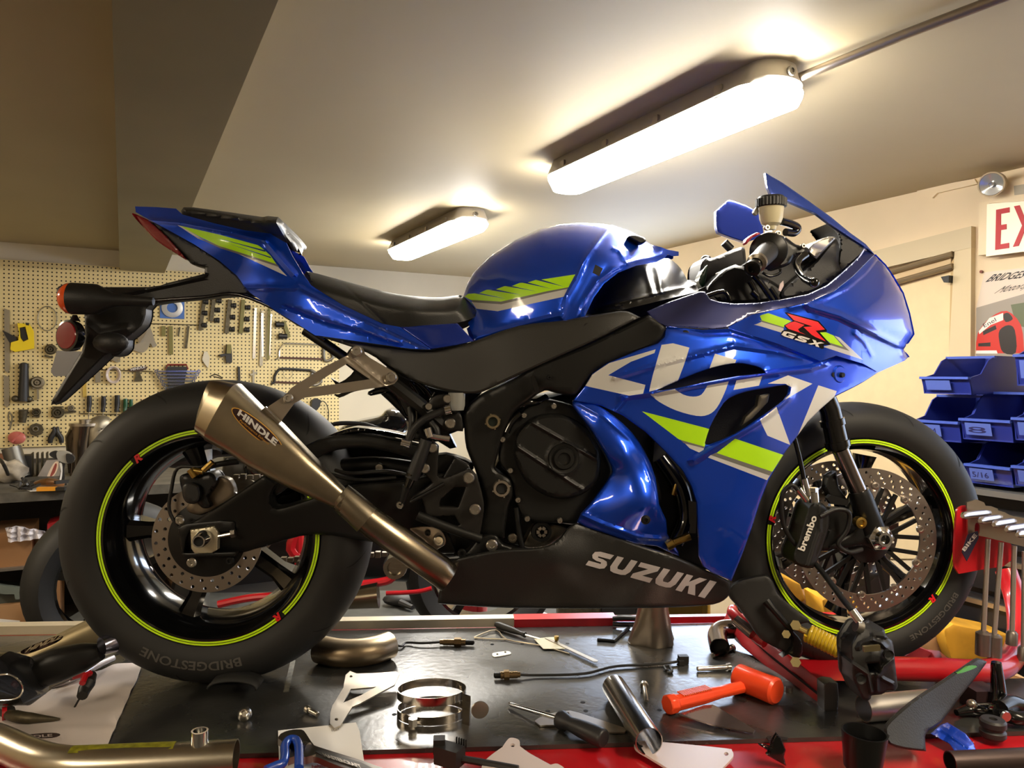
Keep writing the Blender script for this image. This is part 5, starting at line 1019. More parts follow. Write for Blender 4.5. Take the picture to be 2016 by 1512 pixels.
pn('stand_mount', sm(Fz((710, 1460), (740, 1425), (800, 1430), (850, 1500), (800, 1512), (730, 1512)), 2), -.06, steel, thick=.02, step=6)
# frame collars
for (x, y, r, k, y_) in ((262, 378, 44, 0, -.158), (312, 760, 52, 1, -.153)):
    p = P(*Gz((x, y))[0], y_); rr = r/2.908/1476*1.5; m = MB(); m.lathe(p, -YV, [(rr*.62, -.003), (rr*.64, .007), (rr*.9, .007), (rr, .003), (rr, -.002)], 32)
    for j in range(4): a = j*math.pi/2+.3; m.box(p+Vector((math.cos(a)*rr*.98, -.004, math.sin(a)*rr*.98)), (.003, .004, .003))
    m.build('frame_collar', M('collar_tan', (150, 136, 108), .35, .8) if k == 0 else alu, BK)
    m = MB(); m.lathe(p, -YV, [(0, .001), (rr*.63, .001)], 6 if k else 16); m.build('pivot_bore', dark if k else M('bore_green', (40, 48, 42), .4, .5), BK)
# ---------------------------------------------------------------- engine
pn('engine_block', sm([(1000, 800), (1040, 785), (1110, 770), (1160, 740), (1300, 760), (1390, 860), (1380, 1060), (1300, 1100), (1134, 1050), (1100, 1070), (985, 1080), (880, 1100), (840, 1050), (860, 1000), (930, 960), (980, 900)], 3), -.07, blks, yb=.12, rnd=(14, .03), step=16)
eng = M('engine_cover', (24, 24, 23), .42, .25)
cc = Gz((668, 590))[0]
pn('clutch_case', sm(Gz((420, 330), (480, 275), (560, 250), (640, 260), (740, 300), (830, 430), (940, 620), (930, 720), (840, 850), (760, 960), (640, 960), (460, 945), (400, 850), (360, 700), (300, 610), (310, 480), (360, 390)), 3), -.135, eng, yb=-.06, rnd=(6, .01), step=8)
pn('clutch_cover', sm(Gz((420, 420), (500, 350), (610, 330), (720, 360), (820, 440), (880, 560), (870, 700), (800, 780), (680, 820), (560, 800), (450, 720), (390, 600), (385, 500)), 3), -.165, eng, yb=-.13, rnd=(9, .022), step=6,
   ridges=[([Gz(p_)[0] for p_ in ((480, 380), (850, 590))], 4, .006), ([Gz(p_)[0] for p_ in ((400, 520), (780, 770))], 4, .006), ([(cc[0]+31*math.cos(t), cc[1]+31*math.sin(t)) for t in [k*.2618 for k in range(25)]], 3.5, .005), ([(cc[0]+13*math.cos(t), cc[1]+13*math.sin(t)) for t in [k*.2618 for k in range(25)]], 3, .005)])
p = P(cc[0], cc[1], -.168); m = MB(); m.lathe(p, -YV, [(0, .004), (.011, .004), (.013, .009), (.02, .009), (.023, .002), (.03, .004), (.033, -.004)], 32); m.build('clutch_boss', eng, BK)
for q in ((610, 290), (440, 342), (318, 480), (362, 657), (405, 825), (458, 933), (644, 942)): bolt(BK, P(*Gz(q)[0], -.142), .0062, h=.007)
pn('sump_cover', sm(Gz((440, 1095), (470, 1010), (500, 975), (560, 955), (690, 990), (640, 1045), (560, 1095)), 3), -.11, M('cast_alloy', (126, 120, 108), .4, .8), yb=-.05, rnd=(5, .01), step=7)
p = P(*Gz((540, 1005))[0], -.115); m = MB(); m.lathe(p, -YV, [(0, .004), (.012, .004), (.014, .008), (.021, .008), (.022, 0)], 24); m.build('oil_filler_ring', blks, BK)
m = MB()
for k in range(3): a = k*math.pi/3; d = Vector((math.cos(a), 0, math.sin(a))); m.bar(p-d*.011-YV*.008, p+d*.011-YV*.008, .007, .006, up=YV)
m.build('oil_filler_cap', alu, BK)
pn('lower_mount', sm(Gz((40, 1150, 1), (120, 1120), (190, 1040), (280, 1028), (320, 1080), (430, 1108, 1), (200, 1150)), 3), -.15, frm, thick=.03, rnd=(4, .008), step=7)
bolt(BK, P(*Gz((257, 1085))[0], -.158), .012); bolt(BK, P(*Gz((85, 1130))[0], -.15), .009, mat=blks); bolt(BK, P(*Gz((375, 1045))[0], -.13), .01, mat=steel)
tube('frame_stay', [(*Gz((395, 870))[0], -.13), (*Gz((410, 1000))[0], -.13), (*Gz((430, 1100))[0], -.13)], .006, blks); tube('breather_hose', [(*Gz((400, 300))[0], -.13), (*Gz((460, 270))[0], -.14), (*Gz((520, 265))[0], -.13), (*Gz((570, 240))[0], -.12)], .008, blkg)
tube('breather_hose', [(*Gz((340, 440))[0], -.15), (*Gz((370, 380))[0], -.15), (*Gz((420, 330))[0], -.15)], .007, blkg)
# ---------------------------------------------------------------- belly pan
pan_o = [(1134, 1030, 1), (1250, 1070), (1330, 1096), (1400, 1127), (1437, 1144, 1), (1438, 1162), (1425, 1182), (1380, 1193), (1230, 1198), (1000, 1197), (880, 1190), (862, 1187, 1), (866, 1160), (890, 1110, 1), (903, 1099), (985, 1083), (1065, 1078), (1098, 1064), (1116, 1042)]
PY = [(870, 1180, -.16), (900, 1110, -.18), (1100, 1100, -.19), (1100, 1190, -.15), (1300, 1130, -.195), (1300, 1190, -.16), (1430, 1160, -.14), (1150, 1045, -.17)]
bp = pn('belly_pan', sm(pan_o, 3), PY, M('belly_black', (28, 28, 27), .42, 0, bump=.1, bscale=500), thick=.004, rnd=(5, .01), mirror=True, step=9)
pf_ = tps(PY)
def onpan(x, y): return P(x, y, float(pf_(np.array([[x, y]]))[0])-.0015)
def letters(o, word, fn, mat):
    """Heavy wide block capitals, drawn as outlines."""
    G_ = {'S': (1.0, [[(.02, .0), (.72, .0), (.92, .1), (.95, .32), (.84, .52), (.62, .6), (.36, .62), (.34, .70), (.92, .70), (.98, 1), (.30, 1), (.08, .9), (.04, .68), (.14, .5), (.36, .41), (.62, .39), (.64, .3), (.04, .30)]]),
          'U': (1.0, [[(.0, 1), (.32, 1), (.30, .40), (.36, .28), (.60, .28), (.66, .40), (.68, 1), (1, 1), (.98, .3), (.86, .06), (.66, 0), (.3, 0), (.1, .06), (-.02, .3)]]),
          'Z': (1.0, [[(.0, .0), (.98, .0), (.98, .28), (.46, .28), (.98, .74), (.98, 1), (.02, 1), (.02, .72), (.52, .72), (.0, .26)]]),
          'K': (1.0, [[(.0, 0), (.32, 0), (.32, .36), (.44, .42), (.62, 0), (1.0, 0), (.68, .56), (1.0, 1), (.64, 1), (.32, .62), (.32, 1), (0, 1)]]),
          'G': (1.0, [[(.3, 0), (1, 0), (1, .56), (.5, .56), (.5, .38), (.68, .38), (.68, .26), (.32, .26), (.32, .74), (1, .74), (1, 1), (.3, 1), (0, .85), (0, .15)]]),
          'X': (1.0, [[(0, 0), (.3, 0), (.5, .32), (.7, 0), (1, 0), (.66, .5), (1, 1), (.7, 1), (.5, .68), (.3, 1), (0, 1), (.34, .5)]]),
          'I': (.36, [[(0, 0), (.34, 0), (.34, 1), (0, 1)]])}
    tot = sum(G_[c][0] for c in word)+.14*(len(word)-1); x = 0; k = len(o.data.materials); o.data.materials.append(mat)
    bm = bmesh.new(); bm.from_mesh(o.data)
    for c in word:
        w, polys = G_[c]
        for pl in polys:
            V, Fs = cdt(pl, step=.2); bv = [bm.verts.new(fn((x+a)/tot, b)) for a, b in V]
            for f in Fs:
                try: q = bm.faces.new([bv[i] for i in f]); q.material_index = k
                except ValueError: pass
        x += w+.14
    bm.to_mesh(o.data); bm.free()
def bquad(c0, c1, c2, c3, fn):  # bilinear: c0 bottom-left, c1 bottom-right, c2 top-right, c3 top-left
    def g(u, v): return fn(*[c0[i]*(1-u)*(1-v)+c1[i]*u*(1-v)+c2[i]*u*v+c3[i]*(1-u)*v for i in (0, 1)])
    return g
letters(bp, 'SUZUKI', bquad((1152, 1112), (1388, 1178), (1412, 1146), (1170, 1083), onpan), M('pan_letters', (176, 170, 172), .45))
# ---------------------------------------------------------------- fairings
pn('radiator_backing', sm([(1290, 860), (1380, 740), (1500, 740), (1560, 780), (1560, 860), (1450, 960), (1420, 1110), (1330, 1100), (1300, 1000)], 3), -.10, dark, thick=.05, step=20)  # dark sheet stands in for shade behind the fairing's gap
FY = [(1128, 788, -.18), (1250, 720, -.21), (1400, 720, -.222), (1500, 850, -.215), (1420, 1000, -.205), (1640, 780, -.165), (1729, 733, -.11), (1300, 650, -.205), (1500, 660, -.2), (1440, 1140, -.165), (1380, 1050, -.2), (1560, 860, -.185), (1250, 800, -.2), (1490, 1000, -.18)]
fair = Hz((85, 690), (160, 598), (200, 530), (290, 468), (480, 388), (590, 350), (630, 310), (640, 250), (860, 270), (1020, 262), (1300, 350), (1560, 455), (1590, 450), (1650, 422), (1814, 472))+[(1729, 733), (1700, 752), (1680, 763)]+Hz((1640, 670), (1560, 740), (1480, 820), (1415, 910), (1340, 1010), (1250, 1165), (1200, 1290))+[(1480, 1040), (1462, 1090), (1440, 1144), (1400, 1127), (1385, 1116)]+Hz((835, 1620), (832, 1512), (822, 1300), (790, 1200), (740, 1110), (640, 1000), (520, 880), (380, 780), (250, 722))
v1 = sm(Hz((570, 636, 1), (740, 560), (900, 500), (1040, 470), (1130, 478), (1200, 498), (1232, 527, 1), (1060, 545), (900, 575), (700, 618)), 2)
v2 = sm(Hz((870, 945, 1), (900, 850), (960, 740), (1010, 680), (1110, 640), (1230, 618), (1350, 600), (1370, 622), (1340, 690), (1200, 790), (1050, 890), (900, 952)), 2)
dec = [(Hz((158, 604), (200, 535), (300, 468), (577, 386), (570, 408), (430, 460), (295, 540), (516, 598), (502, 650), (420, 662)), 1),
       (sm(Hz((538, 638, 1), (560, 540), (612, 360, 1), (680, 350, 1), (778, 376, 1), (745, 480), (702, 592, 1)), 2), 1),
       (sm(Hz((545, 655, 1), (690, 622, 1), (740, 655), (800, 668), (850, 655), (885, 602, 1), (1012, 577, 1), (985, 650), (940, 735), (890, 775), (820, 782), (700, 750), (600, 700)), 3), 1),
       (Hz((930, 412), (1058, 448), (1050, 467), (985, 478), (897, 500)), 1), (Hz((1058, 571), (1212, 547), (1192, 602), (1100, 618), (1040, 628)), 1),
       (Hz((1245, 590), (1365, 541), (1510, 591), (1338, 692), (1378, 650), (1385, 612), (1350, 592)), 1), (Hz((1198, 808), (1296, 728), (1378, 955), (1242, 900)), 1),
       (Hz((1545, 600), (1655, 635), (1618, 722), (1480, 830), (1420, 905), (1480, 760)), 1),
       (Hz((735, 930), (868, 965), (862, 985), (835, 1000), (780, 975)), 3), (Hz((725, 925), (868, 960), (864, 975), (745, 945)), 2), (Hz((495, 755), (897, 860), (868, 966), (715, 922)), 4),
       (Hz((905, 1015), (1258, 1135), (1240, 1165), (888, 1030)), 3), (Hz((940, 1000), (1272, 1112), (1256, 1138), (905, 1016)), 2), (Hz((1050, 918), (1337, 1015), (1272, 1115), (940, 1003)), 4)]
wg = M('fairing_letters', (202, 202, 200), .38, 0, .5)
pn('side_fairing', fair, FY, [blue, wg, greyp, silverp, green], thick=.004, holes=[v1, v2], decals=dec, step=8, mirror=True, rnd=(3, .004),
   ridges=[(Hz((380, 670), (560, 645), (900, 585), (1200, 540), (1500, 500), (1590, 470)), 6, .012), (Hz((330, 560), (600, 475), (1040, 365), (1300, 400), (1570, 465)), 5, .007), (Hz((800, 1052), (940, 962), (1100, 870), (1250, 775), (1370, 670), (1385, 615)), 7, .014), (Hz((640, 250), (860, 290), (1020, 285), (1300, 370), (1560, 462)), 6, -.008), (Hz((95, 700), (250, 735), (330, 765), (400, 680)), 4, .006)])
pn('vent_liner', sm(Hz((560, 640), (740, 550), (900, 490), (1100, 462), (1240, 520), (1060, 560), (700, 630)), 2), -.155, dark, thick=.004, step=14)  # plain dark sheet makes the vent's inside look shaded
pn('radiator', Hz((860, 955), (900, 820), (1000, 670), (1200, 620), (1380, 590), (1380, 700), (1100, 900)), -.12, M('radiator_fins', (24, 24, 24), .5, .4, bump=.8, bscale=260, stretch=(1, 1, 8)), thick=.02, step=14)
pn('radiator_stay', Hz((1190, 660), (1255, 650), (1245, 700), (1150, 800), (1090, 840), (1110, 790), (1180, 720)), -.16, M('stay_grey', (110, 104, 92), .4, .6), thick=.012, rnd=(3, .004), step=7)
bolt(BK, P(*Hz((752, 302))[0], -.2), .010, mat=blks)
p = P(*Hz((1668, 535))[0], -.155); m = MB(); m.lathe(p, Vector((.35, -.94, 0)), [(0, .004), (.016, .004), (.019, .001), (.019, -.01)], 28); m.build('signal_blank', blue, BK)
for q in ((1635, 537), (1690, 539)): pp_ = P(*Hz(q)[0], -.162); m = MB(); m.lathe(pp_, Vector((.35, -.94, 0)), [(0, .002), (.005, .002), (.0055, -.004)], 14); m.build('screw_hole', dark, BK)
scoop = Gz((720, 290), (800, 390), (860, 480), (945, 640), (935, 690), (880, 770), (820, 850), (745, 955), (900, 1015), (1080, 1078), (1200, 1092), (1330, 1150), (1300, 1080), (1262, 1020), (1255, 940), (1215, 850), (1195, 700), (1140, 560), (1060, 440), (950, 340), (840, 272), (740, 250))
pn('lower_cowl', sm(scoop, 2), [(1130, 800, -.17), (1200, 930, -.175), (1160, 1000, -.175), (1140, 1025, -.165), (1230, 900, -.21), (1280, 990, -.215), (1230, 1040, -.19), (1300, 900, -.16), (1310, 1050, -.15), (1230, 1000, -.205), (1180, 830, -.2), (1250, 860, -.185)], blue, thick=.004, rnd=(5, .006), mirror=True, step=7, ridges=[(Gz((745, 900), (900, 970), (1100, 1040), (1220, 1050)), 5, .008), (Gz((760, 275), (900, 350), (1050, 480), (1130, 600), (1170, 720)), 5, .004)])
p = P(*Gz((1137, 940))[0], -.222); m = MB(); m.lathe(p, -YV, [(0, .0), (.003, .0), (.004, .004), (.0085, .003), (.0095, 0)], 20); m.build('fairing_screw', blks, BK)
# hoses and fittings glimpsed in the gap
tube('radiator_hose', [(1300, 900, -.1), (1340, 960, -.11), (1350, 1020, -.11), (1330, 1070, -.12)], [.018, .02, .02, .018], blkg); m = MB(); m.cyl(P(1312, 1075, -.14), P(1325, 1068, -.14), .011); m.cyl(P(1326, 1068, -.14), P(1358, 1056, -.14), .008); m.cyl(P(1324, 974, -.12), P(1334, 945, -.12), .006); m.build('hose_fitting', brass, BK)
pn('cooler_line', [(1355, 985), (1372, 990), (1370, 1050), (1358, 1050)], -.13, M('line_grey', (90, 86, 76), .4, .6), thick=.01, step=8)
# nose
front_edge = Dz((1520, 720), (1600, 800), (1660, 885), (1740, 1020), (1790, 1180), (1825, 1345))
nose = Dz((370, 1290), (560, 1192), (800, 1142), (1000, 1098), (1200, 1010), (1350, 890), (1450, 790))+front_edge+[(1779, 688), (1789, 703), (1781, 710), (1729, 733), (1700, 716), (1646, 700), (1616, 711), (1530, 676), (1437, 647)]
NY = [(1433, 644, -.2), (1500, 620, -.205), (1600, 620, -.2), (1650, 560, -.17), (1700, 520, -.13), (1720, 620, -.16), (1700, 700, -.15), (1760, 700, -.10), (1780, 640, -.12), (1740, 560, -.12), (1560, 680, -.2)]
R_ = Dz((818, 1178), (1085, 1252), (1146, 1322), (1082, 1330), (1062, 1345), (1165, 1415), (1110, 1392), (1030, 1362), (985, 1318), (940, 1312), (905, 1330), (985, 1345), (940, 1352), (870, 1318), (815, 1290), (830, 1262), (900, 1232), (980, 1262), (1010, 1288), (985, 1262), (900, 1235))
Rr = Dz((818, 1178), (1085, 1252), (1146, 1325), (1078, 1332), (1165, 1425), (1095, 1392), (965, 1345), (1000, 1300), (1035, 1282), (1020, 1272), (945, 1262), (915, 1290), (905, 1325), (828, 1302), (818, 1285), (850, 1245), (905, 1238), (870, 1215))
Rb = Dz((800, 1165), (1090, 1240), (1160, 1325), (1110, 1338), (1185, 1432), (1120, 1455), (1070, 1435), (985, 1420), (840, 1370), (780, 1345), (790, 1315), (808, 1300), (808, 1275), (860, 1230))
Sz = zc(1500, 600, 10.08)
Rb = Sz((448, 155), (490, 148), (1130, 320), (1290, 500), (1285, 540), (1150, 550), (1372, 800), (1230, 800), (1232, 872), (1185, 878), (1060, 815), (930, 775), (430, 628), (370, 582), (400, 520), (450, 500), (495, 492), (438, 415), (560, 348), (612, 322))
dec = [(Sz((-160, 395), (-100, 380), (0, 335), (430, 465), (430, 500), (380, 550), (0, 435)), 1), (Sz((-60, 300), (0, 310), (440, 445), (430, 465), (0, 342)), 2), (Sz((-40, 220), (0, 200), (125, 165), (590, 325), (445, 405), (440, 447), (0, 312)), 3),
       (Sz((1440, 615), (1540, 650), (2010, 1095), (1210, 832), (1360, 795), (1735, 918)), 1), (Sz((1420, 610), (1742, 920), (1340, 792), (1350, 755), (1600, 832)), 2), (Sz((1115, 550), (1270, 545), (1420, 610), (1610, 835), (1350, 755)), 3), (Rb, 5),
       (Sz((500, 172), (1110, 340), (1165, 400), (1250, 490), (1066, 515), (1265, 725), (1060, 640), (980, 590), (825, 440), (1000, 430), (640, 310)), 4), (Sz((650, 330), (845, 400), (718, 485), (752, 540), (870, 592), (530, 480), (460, 415), (560, 355)), 4)]
ns = pn('nose_fairing', nose, NY, [blue, silverp, greyp, green, redp, blkg], thick=.004, crest=(front_edge+[(1779, 688), (1789, 703)], 110), decals=dec, step=7, mirror=True, ridges=[(Dz((1000, 1125), (1250, 1200), (1450, 1300), (1745, 1450)), 8, .014), (Dz((1360, 1330), (1440, 1400), (1500, 1512)), 5, .005), (Dz((1520, 760), (1440, 860), (1300, 980), (1100, 1080), (850, 1140)), 5, .006)])
nf_ = tps(NY)
def onnose(x, y):
    V = np.array([[x, y]]); Y = nf_(V)[0]; t = 1-min(pdist(V, front_edge)[0]/110, 1); return P(x, y, Y*math.sqrt(1-t*t)-.003)
letters(ns, 'GSX', bquad(*Sz((375, 606), (1140, 846), (1240, 762), (450, 512)), onnose), whitel)
cock = Dz((190, 1010), (230, 1068), (300, 1090), (420, 1105), (600, 1100), (800, 1070), (1000, 1030), (1150, 960), (1270, 860), (1400, 740), (1440, 680), (1520, 722), (1450, 792), (1350, 892), (1200, 1012), (1000, 1100), (800, 1144), (560, 1194), (370, 1292), (250, 1306), (100, 1292))+Hz((640, 250), (560, 215), (525, 160), (640, 110), (840, 42))
pn('cockpit_cowl', cock, [(1274, 613, -.19), (1378, 574, -.172), (1400, 610, -.19), (1440, 600, -.185), (1560, 590, -.183), (1640, 540, -.165), (1700, 500, -.12), (1437, 645, -.205), (1600, 600, -.2), (1670, 540, -.165), (1330, 635, -.2), (1540, 618, -.195)], M('cowl_deep_paint', (24, 34, 96), .4, .3, .7), thick=.004, mirror=True, step=7, rnd=(2.5, .004))  # same blue paint; the ceiling's reflection is put into this navy colour
ws_top = Dz((662, 78), (800, 158), (1000, 298), (1180, 428), (1330, 552), (1450, 638), (1520, 720))
pn('near_mirror', ws_top+Dz((1440, 660), (1300, 572), (1150, 472), (1060, 402), (900, 332), (740, 266), (700, 245), (678, 190)), [(1508, 350, -.20), (1520, 385, -.21), (1600, 410, -.19), (1640, 440, -.17), (1700, 490, -.13), (1560, 390, -.2)], M('film_blue', (30, 66, 165), .3, .4, .8), thick=.008, rnd=(3, .003), step=5)
pn('screen_brace', sm(Dz((1150, 478), (1300, 575), (1440, 665), (1400, 740), (1330, 800), (1250, 870), (1230, 800), (1240, 700), (1240, 600), (1200, 530)), 2), -.05, blk, yb=.05, rnd=(4, .02), step=6)
tube('steering_stem', [(1480, 640, 0), (1440, 540, 0)], .03, blks)
pn('dash_shell', sm(Dz((1060, 760), (1190, 600), (1240, 640), (1240, 800), (1270, 860), (1150, 960), (1000, 1030), (800, 1072), (790, 1000), (900, 900)), 2), -.07, blk, yb=.07, rnd=(6, .02), step=9)
pn('instrument_panel', sm(Dz((985, 690, 1), (1040, 625), (1160, 578), (1222, 590, 1), (1062, 762, 1), (1010, 720)), 2), -.08, M('dash_silver', (150, 146, 138), .25, .6), yb=0, rnd=(4, .012), step=6)
pn('far_mirror', sm(Dz((275, 380, 1), (370, 295, 1), (425, 302), (600, 380), (640, 500), (640, 575), (510, 627, 1), (400, 592), (292, 552, 1), (276, 500)), 2), [(1410, 430, .13), (1500, 460, .09)], bluedk, thick=.012, rnd=(3, .006), step=7)
# handlebar, reservoir, levers
g0, g1 = P(*Dz((690, 690))[0], -.22), P(*Dz((600, 780))[0], -.36); e1 = P(*Dz((548, 848))[0], -.385); e0 = P(*Dz((600, 770))[0], -.355)
m = MB(); m.tube([g0, g1], [.021, .017], 24); m.build('grip', rub, BK)
m = MB(); m.lathe(g0, (g1-g0), [(0, -.02), (.034, -.02), (.036, -.005), (.036, .01), (.024, .02), (.02, .022)], 28); m.build('throttle_housing', blks, BK)
m = MB(); m.lathe(g1, e1-g1, [(0, 0), (.009, 0), (.011, .004), (.011, .02), (.0145, .022), (.0145, .03), (.011, .032), (.0065, .032), (.006, .026), (0, .026)], 24); m.build('bar_end', M('bar_end_black', (30, 30, 32), .18, .6), BK)
m = MB(); m.lathe(g1, e1-g1, [(.0175, -.004), (.0178, .004), (.012, .008)], 24); m.build('bar_end_ring', steel, BK)
m = MB(); m.tube([P(*Dz((700, 700))[0], -.05), g0], .016, 14); m.build('handlebar', blks, BK)
m = MB(); rc = P(*Dz((708, 400))[0], -.2)
k = (P(*Dz((810, 400))[0], -.2)-rc).length
def rz(y): return P(*Dz((708, y))[0], -.2)
m.tube([rz(348), rz(440), rz(480), rz(500), rz(528)], [k*.93, k*.84, k*.7, k*.42, k*.34], 28); m.build('brake_reservoir', M('fluid_plastic', (214, 205, 170), .35, 0, .2, trans=.0), BK)
m = MB(); m.tube([rz(352), rz(345), rz(290), rz(282), rz(268)], [k*1.0, k*1.07, k*1.07, k*1.0, k*.9], 28)
for j in range(28): a = j*2*math.pi/28; m.box((rz(345)+rz(290))/2+Vector((math.cos(a), math.sin(a), 0))*k*1.06, (.003, .003, .016))
m.build('reservoir_cap', blk, BK)
bolt(BK, P(*Dz((672, 512))[0], -.212), .006); m = MB(); m.box(P(*Dz((688, 560))[0], -.2), (.012, .008, .03)); m.build('reservoir_bracket', zinc, BK)
pn('reservoir_ear', sm(Dz((575, 380), (600, 345), (612, 380), (600, 410), (580, 400)), 2), -.2, M('ear_grey', (120, 116, 100), .4), thick=.01, step=4)
pn('kill_switch', sm(Dz((512, 600), (590, 548), (625, 560), (560, 590), (515, 640)), 2), -.225, M('switch_red', (180, 50, 70), .4), thick=.015, rnd=(3, .005), step=4)
tube('reservoir_hose', [(*Dz((790, 460))[0], -.17), (*Dz((860, 480))[0], -.16), (*Dz((915, 510))[0], -.15), (*Dz((890, 550))[0], -.15), (*Dz((820, 545))[0], -.16)], .008, blkg, s=6)
pn('master_cylinder_front', sm(Dz((730, 560), (830, 590), (900, 640), (1000, 670), (980, 720), (890, 740), (850, 800), (760, 820), (740, 700)), 3), -.19, blks, thick=.05, rnd=(6, .014), step=6)
bolt(BK, P(*Dz((762, 556))[0], -.2), .005, mat=steel); bolt(BK, P(*Dz((955, 655))[0], -.195), .005, mat=steel)
tube('brake_lever', [(*Dz((980, 720))[0], -.2), (*Dz((920, 770))[0], -.21), (*Dz((915, 830))[0], -.23), (*Dz((960, 900))[0], -.27), (*Dz((1040, 940))[0], -.32)], [.008, .008, .007, .007, .009], blkg, s=6)
m = MB(); m.ball(P(*Dz((1048, 938))[0], -.325), .009, 8); m.build('lever_ball', blkg, BK)
pn('clutch_side_controls', sm(Dz((150, 800), (200, 740), (260, 745), (470, 660), (510, 720), (510, 880), (460, 980), (330, 1000), (200, 1000), (160, 960), (145, 900)), 3), .02, blk, yb=.12, rnd=(6, .02), step=8)
pn('frame_top', [(1120, 640), (1180, 612), (1270, 596), (1390, 568), (1420, 600), (1290, 650), (1150, 680)], -.06, blk, thick=.12, step=20)
pn('steering_head', [(1270, 640), (1300, 600), (1400, 560), (1500, 500), (1600, 480), (1640, 520), (1620, 620), (1560, 660), (1400, 660), (1300, 680)], -.03, blk, thick=.06, step=20)
pn('yoke', sm(Dz((240, 930), (420, 800), (620, 880), (740, 940), (800, 1000), (780, 1065), (600, 1095), (400, 1100), (280, 1080), (200, 1030)), 3), -.06, blks, yb=.06, rnd=(6, .02), step=9)
pn('damper', Dz((270, 870), (420, 810), (445, 830), (440, 850), (280, 900)), -.02, steel, thick=.02, rnd=(2, .004), step=7); bolt(BK, P(*Dz((428, 828))[0], -.03), .008, mat=blks)
m = MB(); m.cyl(P(*Dz((340, 625))[0], .12), P(*Dz((395, 680))[0], .12), .010); m.build('far_bar_end', blk, BK); m = MB(); m.ball(P(*Dz((200, 770))[0], .08), .014, 8); m.build('far_switch', blkg, BK)
pn('switch_gear', sm(Dz((140, 920), (170, 850), (210, 800), (200, 900), (180, 980), (150, 960)), 2), .0, M('dark_green_plastic', (14, 44, 26), .3), thick=.03, rnd=(3, .006), step=5)
for pts, r in ((((540, 930), (580, 1000), (610, 1080)), .006), (((570, 880), (640, 960), (720, 1080)), .007), (((700, 980), (740, 1040), (760, 1075)), .006), (((640, 860), (700, 890), (780, 860), (760, 790)), .003), (((120, 1080), (330, 1010), (390, 1085)), .005), (((560, 1010), (600, 1050)), .008)): tube('control_cable', [(*Dz(p_)[0], -.1) for p_ in pts], r, blkg)
tube('frame_bolt_rod', [(*Dz((705, 985))[0], -.09), (*Dz((755, 1075))[0], -.09)], .004, chrome)
pn('warning_label', Dz((768, 1000), (780, 950), (805, 925), (808, 965), (785, 1010)), -.11, M('label_pink', (220, 200, 196), .5), thick=.003, step=5)
# ---------------------------------------------------------------- fork, front brake
def fork(y, part):
    a, b = P(*Iz((655, 130))[0], y), P(*Iz((703, 345))[0], y); c, d = P(*Iz((712, 350))[0], y), P(*Iz((822, 600))[0], y); e, f = P(*Iz((815, 575))[0], y), P(*Iz((905, 840))[0], y)
    if y > 0: off = P(*Iz((905, 840))[0], -.115)-f; off.y = 0; a, b, c, d, e, f = [q+off for q in (a, b, c, d, e, f)]
    up_ = (a-f).normalized()
    m = MB(); m.tube([b+up_*.30, a, b+(a-b)*.25, b], [.021, .022, .0235, .0235], 24); m.tube([b+(a-b)*.2, b+(a-b)*.05], [.0265, .0265], 24); m.tube([b+(a-b)*.75, b+(a-b)*.6], .026, 24); m.build('fork_tube', blkg, BK)
    m = MB(); m.tube([c, d], .0178, 28); m.build('fork_stanchion', M('stanchion', (150, 142, 140), .16, 1), BK)
    m = MB(); m.tube([e, e+(f-e)*.1, e+(f-e)*.5, f], [.021, .0235, .025, .028], 24); m.build('fork_leg', blks, BK)
fork(-.115, 1); fork(.115, 1)
fk = P(*Iz((905, 840))[0], -.115)
pn('axle_clamp', sm(Iz((880, 700), (950, 770), (975, 830), (960, 900), (900, 910), (840, 880), (760, 890), (700, 900), (640, 890), (700, 850), (780, 800), (830, 740)), 3), -.125, blks, thick=.03, rnd=(6, .01), step=6)
p = P(*Iz((932, 836))[0], -.135); m = MB(); m.tube([p+YV*.012, p-YV*.006], .0285, 6); m.lathe(p, -YV, [(.009, .002), (.010, .02), (.015, .02), (.018, .01), (.024, .006)], 28); m.build('axle_nut', chrome, BK); m = MB(); m.lathe(p, -YV, [(0, .004), (.0095, .004)], 16); m.build('axle_bore', dark, BK)
m = MB(); q = P(*Iz((822, 752))[0], -.14); m.lathe(q, -YV, [(0, .002), (.006, .002), (.007, .006), (.012, .005), (.012, -.01)], 18); m.build('pinch_bolt', brass, BK)
cal = pn('brake_caliper', sm(Iz((545, 655), (600, 640), (640, 680), (652, 760), (625, 860), (590, 950), (560, 1005), (470, 985), (452, 930), (480, 850), (515, 730)), 3), [(1580, 1000, -.14), (1620, 1090, -.145)], M('caliper_black', (24, 24, 24), .45, .2), thick=.06, rnd=(5, .01), step=6, ridges=[(Iz((600, 660), (600, 800), (540, 990)), 5, .006)])
cf = tps([(1580, 1000, -.14), (1620, 1090, -.145), (1560, 1100, -.143)])
text(cal, 'brembo', aff(Iz((512, 912))[0], Iz((585, 722))[0], 13.5, lambda a, b: P(a, b, -.1445)), M('brembo_white', (210, 206, 198), .5), .03)
pn('caliper_mount', sm(Iz((640, 690), (740, 680), (780, 730), (760, 800), (700, 850), (660, 900), (600, 900), (640, 800)), 3), -.12, blks, thick=.03, rnd=(5, .01), step=6)
pn('caliper_bracket', Iz((640, 500), (690, 470), (705, 560), (760, 640), (660, 620), (630, 560)), -.1, blks, thick=.02, rnd=(3, .006), holes=[circ(*Iz((680, 505))[0], 1.6, 10)], step=6)
tube('caliper_hose', [(*Iz((600, 720))[0], -.15), (*Iz((690, 680))[0], -.15), (*Iz((760, 700))[0], -.15), (*Iz((750, 790))[0], -.145), (*Iz((700, 870))[0], -.14), (*Iz((760, 915))[0], -.14), (*Iz((830, 900))[0], -.13)], .005, blk, s=6)
